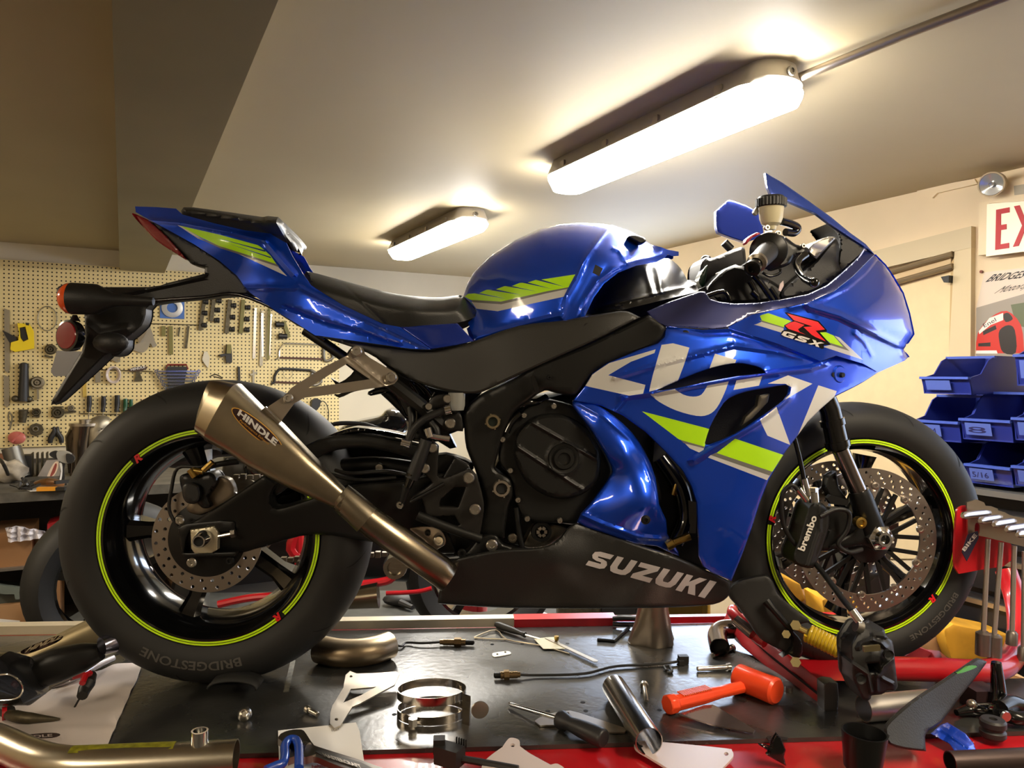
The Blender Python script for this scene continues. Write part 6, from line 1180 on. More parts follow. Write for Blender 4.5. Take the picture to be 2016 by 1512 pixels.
tube('brake_hose', [(1564, 862, -.15), (1575, 905, -.15), (1583, 945, -.15)], .005, blkg); tube('brake_hose', [(1575, 1085, -.12), (1545, 1040, -.13), (1538, 990, -.14), (1545, 965, -.145), (1560, 955, -.15), (1572, 966, -.15)], .0048, blk, s=6)
m = MB(); m.cyl(P(1582, 942, -.15), P(1591, 975, -.15), .0075); m.build('banjo_fitting', chrome, BK); m = MB(); m.cyl(P(1571, 962, -.152), P(1588, 985, -.15), .007); m.build('banjo_fitting', chrome, BK); m = MB(); m.cyl(P(1601, 968, -.15), P(1603, 988, -.15), .011); m.build('banjo_fitting', chrome, BK); m = MB(); m.hexnut(P(1601, 960, -.15), P(1601, 968, -.15), .010); m.build('banjo_fitting', chrome, BK)
pn('hose_clip', Iz((640, 620), (660, 600), (760, 630), (755, 660), (660, 650)), -.13, blks, thick=.012, step=6)
# hose down to the caliper that hangs off its mount
tube('brake_hose', [(*Iz((580, 985))[0], -.14), (*Iz((640, 1060))[0], -.2), (*Iz((730, 1180))[0], -.3), (*Iz((780, 1240))[0], -.33)], .0058, blk, s=6)
m = MB(); m.cyl(P(*Iz((775, 1235))[0], -.33), P(*Iz((822, 1300))[0], -.34), .008); m.build('hose_end', zinc, BK); m = MB(); m.cyl(P(*Iz((795, 1320))[0], -.34), P(*Iz((830, 1330))[0], -.34), .011); m.build('hose_end', zinc, BK)
Lz = zc(1400, 1160, 3.2727)
Uz = zc(1640, 1210, 7.956)
hc = pn('hanging_caliper', sm(Uz((450, 195), (560, 200), (690, 250), (790, 215), (835, 330), (930, 420), (960, 620), (972, 760), (1000, 1000), (1012, 1130), (950, 1200), (870, 1192), (760, 1250), (610, 1268), (595, 1310), (540, 1350), (470, 1330), (420, 1250), (350, 1100), (300, 1000), (285, 760), (268, 620), (272, 460), (320, 385), (355, 320)), 3), [(1700, 1240, -.34), (1730, 1290, -.375), (1730, 1370, -.35), (1680, 1300, -.36), (1765, 1300, -.36)], [M('caliper_matt', (34, 34, 34), .5), dark], thick=.05, rnd=(5, .012), step=4, holes=[sm(Uz((540, 775, 1), (712, 762, 1), (727, 900, 1), (570, 902, 1)), 2)],
   decals=[(sm(Uz((430, 480), (500, 420), (620, 408), (720, 425), (800, 490), (700, 500), (480, 505)), 3), 1), (sm(Uz((500, 755), (510, 680), (600, 630), (700, 640), (790, 700), (760, 790), (740, 800), (725, 745), (530, 760)), 3), 1)],  # both dark decals paint shade into the caliper's recesses
   ridges=[(Uz((720, 960), (800, 820), (940, 700)), 4, .012), (Uz((770, 1000), (930, 1080)), 4, .010), (Uz((685, 915), (695, 1190)), 3, .008), (Uz((290, 760), (540, 930), (600, 1200)), 4, .010), (Uz((660, 320), (830, 340)), 5, .010), (Uz((400, 520), (440, 460), (600, 390), (760, 440), (830, 520)), 5, .010), (Uz((820, 560), (900, 640)), 4, -.01), (Uz((620, 300), (630, 380)), 3, .006)])
hc['label'] = 'black brake caliper hanging loose by its hose'
m = MB(); m.bar(P(*Lz((980, 385))[0], -.385), P(*Lz((1085, 375))[0], -.385), .01, .006, up=YV); m.build('pad_pin', M('pin_brass', (130, 120, 90), .35, .8), BK)
for q in ((962, 575), (1140, 420)): m = MB(); m.lathe(P(*Lz(q)[0], -.378), -YV, [(0, .001), (.006, .001), (.009, .004), (.009, -.003)], 16); m.build('caliper_bolt', dark, BK)
# ================================================================ the lift table and what lies on it
Mz = zc(0, 1200, 3.877); Nz = zc(400, 1200, 3.476); Oz = zc(900, 1200, 3.476)
def matmat():
    m = M('table_mat', (54, 54, 52), .3, 0, spec=.9, noise=.35, nscale=7, bump=.12, bscale=60, lo=(36, 36, 36))
    nt = m.node_tree; b = nt.nodes['Principled BSDF']
    tc = nt.nodes.new('ShaderNodeTexCoord'); n = nt.nodes.new('ShaderNodeTexNoise'); n.inputs['Scale'].default_value = 5; n.inputs['Detail'].default_value = 8
    nt.links.new(tc.outputs['Object'], n.inputs['Vector']); r = nt.nodes.new('ShaderNodeMapRange'); r.inputs['From Min'].default_value = .3; r.inputs['From Max'].default_value = .7; r.inputs['To Min'].default_value = .18; r.inputs['To Max'].default_value = .36
    nt.links.new(n.outputs['Fac'], r.inputs['Value']); nt.links.new(r.outputs[0], b.inputs['Roughness']); return m
LT_ = thing('lift_table', 'red lift table with a black mat carrying the blue motorcycle', 'lift table', (.6, 0, FLOOR))
matm = matmat(); XL, XR = -1.25, 2.3
XC, YC = 1.57, -.10     # past the front wheel the deck narrows to a front strip
m = MB()
for (x0, x1, y0, y1, z0, z1) in ((XL, XC, -.339, .293, -.008, 0), (XC, XR, -.339, YC, -.008, 0)): m.box(((x0+x1)/2, (y0+y1)/2, (z0+z1)/2), (x1-x0, y1-y0, z1-z0))
m.build('rubber_mat', matm, LT_)
m = MB()
for (x0, x1, y0, y1) in ((XL, XC, -.48, .38), (XC, XR, -.48, YC)): m.box(((x0+x1)/2, (y0+y1)/2, -.03), (x1-x0, y1-y0, .043))
m.build('deck', redm, LT_)
m = MB(); m.box(((XL+XC)/2, -.05, -.12), (XC-XL-.1, .7, .12)); m.box(((XC+XR)/2-.05, -.29, -.12), (XR-XC, .3, .12)); m.build('frame', redd, LT_)
for x, y in ((-.9, 0), (1.3, 0), (2.15, -.29)): m = MB(); m.box((x, y, (FLOOR-.18)/2), (.12, .24, -FLOOR-.18)); m.build('leg', redd, LT_)
ry = .318; xa, xb, xc = T(1010, 1222).x*1+0, T(1210, 1222).x, XR
def ryx(px): return P(px, 1222, ry).x
m = MB(); m.box(((XL+ryx(1011))/2, ry-.004, .012), (ryx(1011)-XL, .034, .022)); o = m.build('side_rail', M('rail_alu', (226, 214, 190), .35, .6), LT_); o['label'] = 'bright aluminium rail'
m = MB(); m.box(((ryx(1011)+ryx(1210))/2, ry-.002, .010), (ryx(1210)-ryx(1011), .046, .022)); m.build('red_rail', redm, LT_)
m = MB(); m.box(((ryx(1210)+XC)/2, ry+.01, .004), (XC-ryx(1210), .02, .018)); m.build('red_rail', redm, LT_)
for k, (x, y) in enumerate(Oz((240, 238), (445, 237), (620, 695), (880, 693), (1385, 688), (1258, 230), (860, 635), (755, 232))+Nz((1978, 240), (1215, 415), (1237, 440), (1308, 718))):
    m = MB(); m.lathe(T(x, y), ZZ, [(0, .0006), (.0045, .0006), (.005, 0)], 12); m.build('deck_hole', dark, LT_)
def it(name, label, cat, px, py, group=None): return thing(name, label, cat, T(px, py), group)
def t2(*p): return T(p[0], p[1], p[2] if len(p) > 2 else 0)
def tt(name, label, cat, pts, r, mat, s=6, n=14, group=None):
    return tag(MB().tube([t2(*p) for p in pts], r, n, smooth=s if len(pts) > 2 else 0).build(name, mat), label, cat, group)
m = MB(); a_, b_ = T(577, 1300, .0008), T(563, 1362, .0008); m.bar(a_, b_, .011, .0004); m.build('mat_seam', M('seam_grey', (112, 110, 100), .6, noise=.4, nscale=80), LT_)
# ---- packing sheet at the left
pap = M('packing_sheet', (206, 196, 192), .7, noise=.06, nscale=6)
o = tslab('packing_sheet', Mz((-200, 700), (0, 700), (350, 640), (700, 480), (900, 418), (1045, 405), (1082, 432), (1045, 535), (1000, 620), (950, 740), (905, 830), (880, 900), (840, 990), (790, 1090), (700, 1180), (-200, 1180)), .001, .002, [pap, M('print_brown', (62, 46, 42), .6)], step=12,
   wavy=lambda a, b: .0022*math.sin(b*.38)+.001, decals=[(sm(Mz((70, 985), (110, 965), (250, 955), (400, 950), (462, 958), (400, 975), (250, 992), (130, 1000)), 3), 1)])
tag(o, 'white ribbed packing sheet on the left of the lift table', 'packing sheet')
text(o, 'HINDLE', aff(Mz((110, 990))[0], Mz((400, 968))[0], 5, lambda a, b: T(a, b, .0062)), M('print_pale', (200, 186, 180), .6), .02)
# ---- carbon tipped silencer lying at the left
t = it('silencer', 'large silencer with a carbon fibre tip lying on the white sheet', 'silencer', 100, 1330)
carbon = M('carbon_fibre', (22, 22, 22), .22, .2, .8, bump=.3, bscale=700)
def tl(name, secs, mat, par, n=28, power=2.6, flat=.85, cap=True, dz=0):
    m = MB(); N = len(secs)
    for (x0, y0), (x1, y1), Y in [s_[:3] for s_ in secs]:
        a, b = P(x0, y0, Y), P(x1, y1, Y); c = (a+b)/2; u = (a-b)/2; h = u.length*flat
        for k in range(n):
            q = 2*math.pi*k/n; cu, sv = math.cos(q), math.sin(q); m.v.append(c+u*(abs(cu)**(2/power)*(1 if cu > 0 else -1))-YV*h*(abs(sv)**(2/power)*(1 if sv > 0 else -1)))
    for i in range(N-1):
        for k in range(n): m.f.append([i*n+k, i*n+(k+1) % n, (i+1)*n+(k+1) % n, (i+1)*n+k])
    if cap: m.f += [list(range(n))[::-1], [(N-1)*n+k for k in range(n)]]
    m.m = [0]*len(m.f); return m.build(name, mat, par, sharp=40)
tl('rear_can', [((-20, 1300), (-20, 1345), .12), ((40, 1284), (60, 1340), .14), ((175, 1218), (210, 1268), .17), ((190, 1212), (222, 1256), .175)], M('can_olive', (150, 136, 104), .4, .7), t, flat=.7)
o = tslab('badge', sm(Mz((160, 318), (220, 285), (340, 235), (440, 200), (482, 205), (440, 245), (340, 290), (230, 330), (170, 335)), 3), 0, .001, M('badge_brown', (70, 46, 36), .5), parent=t, step=8, f=lambda a, b, o_: P(a, b, .080))
text(o, 'HINDLE', aff(Mz((190, 328))[0], Mz((458, 222))[0], 7, lambda a, b: P(a, b, .0785)), M('badge_letters', (190, 172, 140), .5), .04, .2)
tl('carbon_sleeve', [((55, 1296), (88, 1352), -.10), ((105, 1276), (130, 1338), -.09), ((160, 1267), (176, 1318), -.08), ((195, 1268), (204, 1298), -.07)], M('sleeve_black', (20, 20, 20), .35, .2), t, flat=.8)
tl('tip', [((-60, 1290), (-60, 1385), -.2), ((10, 1286), (-5, 1384), -.19), ((45, 1296), (66, 1384), -.15), ((62, 1312), (90, 1366), -.12)], carbon, t, flat=.8)
m = MB(); m.tube([P(-10, 1330, -.275), P(20, 1328, -.275), P(42, 1345, -.27), P(44, 1362, -.27), P(30, 1376, -.272), P(-10, 1379, -.275)], .0016, 8, smooth=5); m.build('rim_wire', chrome, t)
m = MB(); m.tube([P(200, 1272, -.1), P(225, 1262, -.08), P(245, 1258, -.06)], [.018, .022, .02], 16); m.build('inlet', M('blued_steel', (150, 150, 170), .2, 1), t)
# ---- tools on the sheet
t = it('hook_pick', 'silver-handled pick tool lying beside the rear tyre on the sheet', 'tool', 180, 1320)
m = MB(); m.tube([t2(100, 1355, .004), t2(150, 1335, .012), t2(180, 1315, .014), t2(222, 1296, .012)], [.003, .006, .009, .008], 12, smooth=4); m.build('handle', M('pick_silver', (176, 172, 176), .25, .7), t)
m = MB(); m.tube([t2(142, 1334, .02), t2(168, 1327, .022)], .005, 8); m.build('band', redm, t)
tt('steel_bar', 'dark steel bar lying behind the silver-handled pick', 'bar', [(170, 1308, .02), (240, 1278, .02), (255, 1283, .01)], .01, iron)
t = it('short_screwdriver', 'short red and black screwdriver standing tip down on the sheet', 'screwdriver', 150, 1392)
m = MB(); m.tube([t2(179, 1330, .05), t2(174, 1345, .045), t2(166, 1358, .035), t2(162, 1370, .03)], [.011, .013, .012, .010], 12); m.build('handle', blkt, t); m = MB(); m.tube([t2(178, 1325, .062), t2(168, 1330, .062), t2(162, 1345, .055)], .006, 8); m.build('grip_band', redm, t); m = MB(); m.tube([t2(160, 1369, .03), t2(147, 1392, .003)], .002, 8); m.build('shaft', blks, t)
t = it('long_nose_pliers', 'long nose pliers with red and black grips at the left edge', 'pliers', 60, 1408)
m = MB(); m.tube([t2(10, 1406, .012), t2(30, 1410, .014), t2(60, 1414, .013), t2(118, 1416, .006)], [.007, .011, .010, .002], 12, smooth=3); m.build('jaws', iron, t); m = MB(); m.tube([t2(-20, 1400, .012), t2(0, 1395, .014), t2(18, 1402, .012)], .012, 10, smooth=3); m.build('grip', blkt, t); m = MB(); m.tube([t2(4, 1405, .014), t2(14, 1403, .014)], [.013, .012], 12); m.build('collar', redm, t)
# ---- bent header pipe in the lower left corner
t = it('header_pipe', 'large bent brushed steel pipe with a yellow marker patch, bottom left corner', 'pipe', 250, 1500)
def hp(x, y): return T(x, y, .028)
m = MB(); path = [hp(-60, 1440), hp(0, 1462), hp(60, 1488), hp(115, 1502), hp(200, 1504), hp(465, 1490)]
m.pipe(path, .0275, .002, 40, smooth=6); pp = m.build('pipe', M('header_steel', (190, 182, 164), .3, 1, noise=.15, nscale=9), t)
ax = (hp(465, 1490)-hp(200, 1504)).normalized(); m = MB()
k0, k1 = hp(140, 1505), hp(345, 1496); sd = ax.cross(ZZ).normalized(); nn = 20; vs = []
for i in range(nn+1):
    c = k0+(k1-k0)*i/nn
    for a in (60, 75, 90, 105, 118): r_ = math.radians(a); vs.append(c+(-sd*math.cos(r_)+ZZ*math.sin(r_))*(.0281))
m.add(vs, [[i*5+j, i*5+j+1, (i+1)*5+j+1, (i+1)*5+j] for i in range(nn) for j in range(4)]); m.build('marker_patch', M('marker_yellow', (160, 156, 40), .45, .5, noise=.4, nscale=90), t)
def bp_(x): k = (x-200)/(465-200); return hp(200, 1504)+(hp(465, 1490)-hp(200, 1504))*k
q = bp_(392); m = MB(); m.pipe([q+ZZ*.024, q+ZZ*.047], .0135, .003, 24); m.build('sensor_bung', chrome, t)
# ---- parts nearer the wheel
t = it('rubber_saddle', 'black curved rubber strap lying by the rear tyre', 'strap', 455, 1375)
m = MB(); vs = []
for i in range(15):
    a = math.radians(-100+i*13)
    for w in (0, .05): vs.append(T(462, 1378)+Vector((math.cos(a+1.7)*.05, w-.02, abs(math.sin(a*.6+1.6))*.045+.003)))
m.add(vs, [[2*i, 2*i+1, 2*i+3, 2*i+2] for i in range(14)]); o = m.build('strap', M('rubber_matt', (24, 24, 23), .7), t); o.modifiers.new('thick', 'SOLIDIFY').thickness = .004
t = it('flange_nut', 'round silver flange nut standing on the mat left of the papers', 'nut', 482, 1408); c = T(482, 1407, .010); m = MB(); m.lathe(c, Vector((-.05, -.8, .6)).normalized(), [(0, .004), (.005, .004), (.006, .008), (.008, .009), (.0125, .004), (.0135, 0), (.012, -.004), (0, -.004)], 24); m.build('nut', zinc, t)
def bolt_on(label, a, b, rh, rs, rev=False, z=.006, mat=zinc):
    t = it('loose_bolt', label, 'bolt', (a[0]+b[0])/2, (a[1]+b[1])/2, None); A_, B_ = t2(*a, z+.002), t2(*b, z)
    d = (B_-A_).normalized(); m = MB(); m.tube([A_, A_+d*.008], [rh, rh*.95], 16); m.build('head', mat, t); m = MB(); m.tube([A_+d*.008, B_-d*.002, B_], [rs, rs, rs*.7], 12); m.build('shank', mat, t)
bolt_on('short zinc bolt with a blue tip lying left of the silver bracket', (604, 1396), (626, 1407), .008, .005)
bolt_on('small bolt lying between the steel tube and the orange mallet', (1268, 1348), (1273, 1380), .009, .0045)
bolt_on('long steel bolt with head at the right, lying above the mallet', (1438, 1313), (1372, 1317), .009, .0055)
bolt_on('dark steel bolt lying beside the elbow pipe', (1443, 1275), (1403, 1291), .009, .006, mat=steel)
# silver bracket
t = tslab('folded_bracket', Nz((870, 700), (885, 655), (920, 610), (960, 560), (975, 480), (1005, 452), (1050, 470), (1200, 465), (1320, 455), (1340, 475), (1310, 545), (1200, 590), (1020, 665), (940, 770), (900, 785), (868, 760)), .012, .003, alu, holes=[Nz((960, 638), (1010, 568), (1185, 556), (1080, 600)), circ(*Nz((1012, 490))[0], 3, 12, 2.2), circ(*Nz((912, 736))[0], 3.5, 12, 2.2)], step=8,
     wavy=lambda a, b: .010*max(0, min(1, (1385-b)/30))-.006*max(0, (b-1390)/30))
tag(t, 'folded aluminium bracket with a triangular cut-out lying on the mat', 'bracket')
# band clamps
t = it('band_clamp', 'pair of polished steel band clamps on one tab, standing on the mat', 'clamp', 860, 1400)
band = M('band_steel', (196, 186, 172), .12, 1)
c = T(850, 1430)+Vector((0, .018, 0)); rx_, ry_ = .067, .048
for z0, nm in ((.0, 'lower_band'), (.036, 'upper_band')):
    m = MB(); n = 60; vs = []
    for k in range(n):
        a = 2*math.pi*k/n
        for (rr, z) in ((1, z0+.001), (1, z0+.017), (.985, z0+.017), (.985, z0+.001)): vs.append(c+Vector((math.cos(a)*rx_*rr-.002, math.sin(a)*ry_*rr+.03, z)))
    m.add(vs, [[k*4+j, ((k+1) % n)*4+j, ((k+1) % n)*4+(j+1) % 4, k*4+(j+1) % 4] for k in range(n) for j in range(4)]); m.build(nm, band, t)
m = MB(); m.hexa([c+Vector(v) for v in ((rx_-.01, -.01, 0), (rx_+.004, -.02, 0), (rx_+.006, -.018, 0), (rx_-.006, -.008, 0), (rx_-.01, -.01, .056), (rx_+.004, -.02, .056), (rx_+.006, -.018, .056), (rx_-.006, -.008, .056))]); m.build('tab_post', band, t)
q = T(945, 1398, .03); m = MB(); m.lathe(q, Vector((.1, -1, 0)), [(0, .001), (.004, .001), (.004, .001), (.016, .001), (.017, -.001), (0, -.001)], 28); m.build('tab', alu, t)
m = MB(); q = c+Vector((-.035, -ry_+.03-.008, .006)); m.tube([q, q+ZZ*.014], .009, 6); m.build('clamp_nut', zinc, t)
# exhaust elbow and lambda probes
t = it('exhaust_elbow', 'short curved brushed exhaust section lying behind the rear tyre', 'pipe', 700, 1285)
m = MB(); r_ = .031; pts = [T(630, 1278, .031), T(665, 1285, .031), T(705, 1285, .031), T(740, 1279, .031), T(766, 1270, .031)]
m.pipe(pts, r_, .002, 36, smooth=5); m.build('elbow', M('elbow_steel', (180, 162, 134), .36, 1, noise=.15), t)
def probe(label, pts, tip, rev):
    t = it('lambda_probe', label, 'sensor', *pts[0][:2]); m = MB(); m.tube([t2(*p) for p in pts], .0030, 10, smooth=6); m.build('cable', blkt, t)
    A_, B_ = t2(*tip[0], .009), t2(*tip[1], .009); d = B_-A_; st = [(0, .007), (.25, .0075), (.5, .0078)]
    m = MB(); m.tube([A_, A_+d*.1, A_+d*.1, A_+d*.42], [.006, .006, .0075, .0075], 16); m.build('sleeve', M('probe_brass', (150, 126, 92), .25, .9), t)
    m = MB(); m.hexnut(A_+d*.42, A_+d*.62, .0115); m.tube([A_+d*.62, A_+d*.75], .008, 14); m.build('hex', M('probe_brass', (1, 1, 1)), t); m = MB(); m.tube([A_+d*.75, A_+d*.97, B_], [.0065, .006, .003], 12); m.build('tip', blks, t)
    return t
probe('oxygen sensor with a short corrugated black cable beside the elbow', [(770, 1266, .012), (790, 1272, .006), (800, 1265, .006), (830, 1266, .008), (868, 1264, .009)], ((866, 1264), (934, 1265)), 0)
tp = probe('oxygen sensor with a long black cable running across the mat', [(1022, 1328, .009), (1060, 1329, .005), (1150, 1326, .005), (1210, 1312, .005), (1280, 1308, .005), (1330, 1303, .006), (1345, 1297, .008)], ((1024, 1328), (972, 1330)), 1)
m = MB(); m.box(t2(1345, 1298, .010), (.022, .016, .018)); m.box(t2(1340, 1303, .006), (.012, .02, .010)); m.build('plug', blkt, tp)
ring = tt('cable_tie', 'small black ring of cable lying below the sensor plug', 'ring', [(1312, 1320, .004), (1308, 1312, .006), (1318, 1312, .006), (1323, 1322, .004), (1314, 1324, .003)], .003, blkt)
# wire triangle, screwdriver, protractor
tt('wire_stand', 'bent wire triangle with a long stem behind the belly pan', 'wire', [(998, 1259, .003), (940, 1256, .003), (938, 1253, .004), (976, 1240, .006), (998, 1259, .004), (1060, 1270, .003), (1121, 1287, .002)], .0018, M('wire_pale', (196, 184, 160), .3, .8), s=3, n=8)
t = it('mini_screwdriver', 'small black-handled screwdriver lying over the wire triangle', 'screwdriver', 1005, 1240)
m = MB(); A_, B_ = t2(976, 1229, .012), t2(1034, 1250, .010); d = B_-A_; m.tube([A_, A_+d*.1, A_+d*.6, A_+d*.85, B_], [.006, .009, .008, .005, .007], 12); m.build('handle', blkt, t); m = MB(); m.tube([B_, t2(1062, 1258, .004)], .0022, 8); m.build('shaft', zinc, t)
t = it('protractor', 'pale steel protractor with a brass knob and a long arm', 'protractor', 1080, 1268)
tslab('plate', Oz((525, 200), (610, 190), (662, 188), (700, 225), (740, 268), (690, 268), (590, 268)), .003, .0015, M('plate_pale', (190, 184, 160), .35, .5), parent=t, step=8)
tslab('arm', Oz((600, 195), (640, 200), (965, 348), (960, 356), (935, 356)), .0045, .0015, M('arm_steel', (168, 160, 142), .35, .8), parent=t, step=12)
q = t2(*Oz((680, 215))[0], .006); m = MB(); m.tube([q, q+ZZ*.006, q+ZZ*.012], [.004, .006, .006], 14); m.build('knob', brass, t)
o = tslab('link_plate', sm(Oz((240, 305), (255, 295), (340, 284), (365, 292), (360, 305), (280, 320), (250, 322)), 3), 0, .002, M('link_pale', (206, 202, 192), .4, .4), holes=[circ(*Oz((275, 305))[0], 2.4, 10, 1.6), circ(*Oz((330, 292))[0], 2.4, 10, 1.6)], step=5); tag(o, 'small pale two-hole link plate lying on the mat', 'plate')
tt('hex_key', 'bent black hex key lying left of the stainless stand', 'hex key', [(1176, 1259, .004), (1208, 1262, .004), (1238, 1236, .004)], .0045, blks, s=0, n=6)
# pliers behind, near the rail
t = it('rail_pliers', 'slim black-handled pliers resting on the red rear rail', 'pliers', 1245, 1225)
for s_ in (0, 1): m = MB(); m.tube([P(1207, 1218+s_*10, .28), P(1230, 1216+s_*13, .27), P(1270, 1219+s_*9, .27), P(1285, 1225, .27)], [.006, .007, .006, .004], 10, smooth=4); m.build('grip', M('plier_grip', (60, 56, 54), .25, .5) if s_ else blkt, t)
m = MB(); m.tube([P(1283, 1225, .27), P(1300, 1226, .27)], [.005, .003], 8); m.build('jaws', steel, t)
# stainless support stand under the belly
t = it('support_stand', 'stainless stand with folded flared foot under the belly pan', 'stand', 1285, 1270)
c0 = T(1285, 1266); st = M('stand_steel', (160, 148, 134), .38, 1)
m = MB()
secs = [(0, .060, .040), (.006, .062, .042), (.055, .044, .038), (.085, .038, .036), (.175, .036, .036)]
n = 24
for (z, a_, b_) in secs:
    for k in range(n):
        q = 2*math.pi*k/n; w = 1 if z > .05 else (1-.22*max(0, math.cos(3*q+.6))); m.v.append(c0+Vector((math.cos(q)*a_*w, math.sin(q)*b_*w, z)))
for i in range(4):
    for k in range(n): m.f.append([i*n+k, i*n+(k+1) % n, (i+1)*n+(k+1) % n, (i+1)*n+k])
m.f += [list(range(n)), [4*n+k for k in range(n)]]; m.m = [0]*len(m.f); m.build('body', st, t)
# elbow pipe and bits beside the chock
t = it('elbow_pipe', 'polished elbow pipe with a dark open end near the wheel chock', 'pipe', 1420, 1265)
m = MB(); m.pipe([T(1417, 1275, .024), T(1412, 1252, .03), T(1422, 1240, .035), T(1445, 1238, .035)], .0235, .002, 28, smooth=4); m.build('elbow', M('elbow_dark', (130, 118, 110), .15, 1), t)
m = MB(); m.lathe(T(1417, 1268, .024), (T(1417, 1280, .024)-T(1412, 1262, .024)), [(0, 0), (.021, 0)], 20); m.build('bore', dark, t)
# big screwdriver
t = it('screwdriver_large', 'large black-handled screwdriver lying across the front of the mat', 'screwdriver', 1140, 1425)
A_, B_ = T(1098, 1414, .018), T(1190, 1455, .017); d = B_-A_
m = MB(); m.tube([A_, A_+d*.04, A_+d*.1, A_+d*.28, A_+d*.5, A_+d*.8, A_+d*.97, B_], [.011, .0165, .0175, .0125, .0155, .0175, .0165, .012], 20, smooth=3); m.build('handle', M('handle_charcoal', (36, 36, 38), .45), t)
m = MB(); m.tube([A_, T(1006, 1387, .007)], .0042, 12); m.tube([T(1006, 1387, .007), T(1001, 1385, .006)], [.0048, .002], 8); m.build('shaft', chrome, t)
o = tslab('flat_bracket', sm(Oz((530, 765, 1), (560, 740), (640, 710), (760, 692, 1), (830, 705), (1165, 815, 1), (1150, 835), (1130, 838), (1000, 835), (690, 790), (570, 795, 1)), 2), .001, .003, alu, holes=[circ(*Oz((757, 708))[0], 3.5, 12, 1.6)], step=9); tag(o, 'flat grey bracket lying under the large screwdriver', 'bracket')
# polished tube
t = it('steel_tube', 'short polished steel tube lying diagonally on the mat', 'tube', 1245, 1420)
A_, B_ = T(1209, 1352, .024), T(1278, 1460, .026); m = MB(); m.pipe([A_, B_], .0245, .0016, 48); m.build('tube', M('tube_polished', (206, 202, 198), .2, 1), t)
# orange dead blow mallet
t = it('mallet', 'orange plastic dead blow mallet lying in front of the red chock', 'mallet', 1430, 1370)
h0, h1 = T(1452, 1332, .027), T(1530, 1362, .027); d = h1-h0
m = MB(); m.tube([h0-d*.0, h0+d*.04, h0+d*.45, h0+d*.55, h0+d*.95, h1], [.024, .0275, .0265, .0265, .0275, .023], 32); hd = m.build('head', oran, t)
n0, n1 = T(1470, 1350, .02), T(1313, 1388, .018); m = MB(); m.tube([n0, n0+(n1-n0)*.35, n0+(n1-n0)*.55, n0+(n1-n0)*.9, n0+(n1-n0)*.91, n1], [.013, .0125, .0155, .0165, .0195, .0195], 8); hn = m.build('handle', oran, t); hn.modifiers.new('bevel', 'BEVEL').width = .004
dd_ = (n1-n0); m = MB()
for k in range(16): q = n0+dd_*(.5+.022*k)+ZZ*.0155; m.bar(q-dd_.normalized().cross(ZZ)*.011, q+dd_.normalized().cross(ZZ)*.011, .0025, .003)
m.build('grip_ribs', M('rib_orange', (250, 110, 60), .4), t)
o = tslab('clear_plate', Oz((1520, 705), (1690, 655), (1750, 650), (1960, 755))+Lz((285, 880), (270, 892), (0, 850)), .012, .0025, M('tinted_metal', (150, 130, 126), .12, .85), step=10, wavy=lambda a, b: -.010*max(0, (b-1390)/50))
tag(o, 'thin folded metal plate lying under the orange mallet', 'plate')
# papers, wrench, clamp at the front
t = tslab('paper_sheet', Nz((513, 828), (1045, 772), (1070, 830), (1100, 1030), (1100, 1084), (520, 1084)), .002, .002, white, step=14); tag(t, 'white delivery note lying under the adjustable wrench', 'paper')
text(t, 'heltmann', aff(Nz((745, 1084))[0], Nz((880, 1072))[0], 6, lambda a, b: T(a, b, .0046)), M('ink_red', (190, 60, 60), .6), .03)
text(t, 'Rel', aff(Nz((880, 835))[0], Nz((930, 825))[0], 4.5, lambda a, b: T(a, b, .0046)), M('ink_grey', (150, 146, 142), .6), 0)
t = it('adjustable_wrench', 'large adjustable wrench lying on the white delivery note', 'wrench', 620, 1470)
wm = M('wrench_steel', (120, 112, 106), .28, .95)
wf = lambda a, b, o_: T(a, b, .008+o_)
slab('jaw', sm(Nz((512, 880, 1), (530, 850), (590, 825), (650, 820), (690, 830), (730, 890), (760, 930, 1), (770, 990, 1), (700, 1010), (640, 1000), (580, 1020, 1), (600, 960), (560, 920)), 2), TB, .014, .012, wm, t, step=8)
slab('handle', Nz((735, 920), (790, 940), (900, 975), (1080, 1030), (1230, 1084), (1100, 1130), (900, 1060), (780, 1010), (700, 1000)), TB, .014, .010, wm, t, step=12)
o = slab('handle_recess', Nz((765, 970), (800, 962), (1080, 1045), (1170, 1090), (1080, 1090), (800, 990)), TB, .024, .0015, M('wrench_recess', (92, 88, 84), .4, .9), t, step=12)
text(o, 'MASTERCRAFT', aff(Nz((832, 1006))[0], Nz((1090, 1088))[0], 5.5, lambda a, b: T(a, b, .0262)), alu, .03, -.1)
m = MB(); m.tube([T(*Nz((680, 940))[0], .024), T(*Nz((715, 950))[0], .024)], .008, 14)
for k in range(4): q = T(*Nz((680+k*11, 941+k*3))[0], .024); m.tube([q, q+(T(*Nz((715, 950))[0], .024)-T(*Nz((680, 940))[0], .024)).normalized()*.002], .0095, 14)
m.build('knurl', steel, t)
t = it('blue_hook', 'blue coated steel hook lying over the adjustable wrench', 'hook', 575, 1480)
m = MB(); m.tube([T(*Nz(p_)[0], .034) for p_ in ((430, 1100), (500, 1070), (545, 1050), (560, 1000), (560, 930), (590, 892), (635, 895), (655, 950), (655, 1090))], .0075, 14, smooth=6); m.build('hook', M('blue_coat', (30, 70, 170), .25, 0, .6), t)
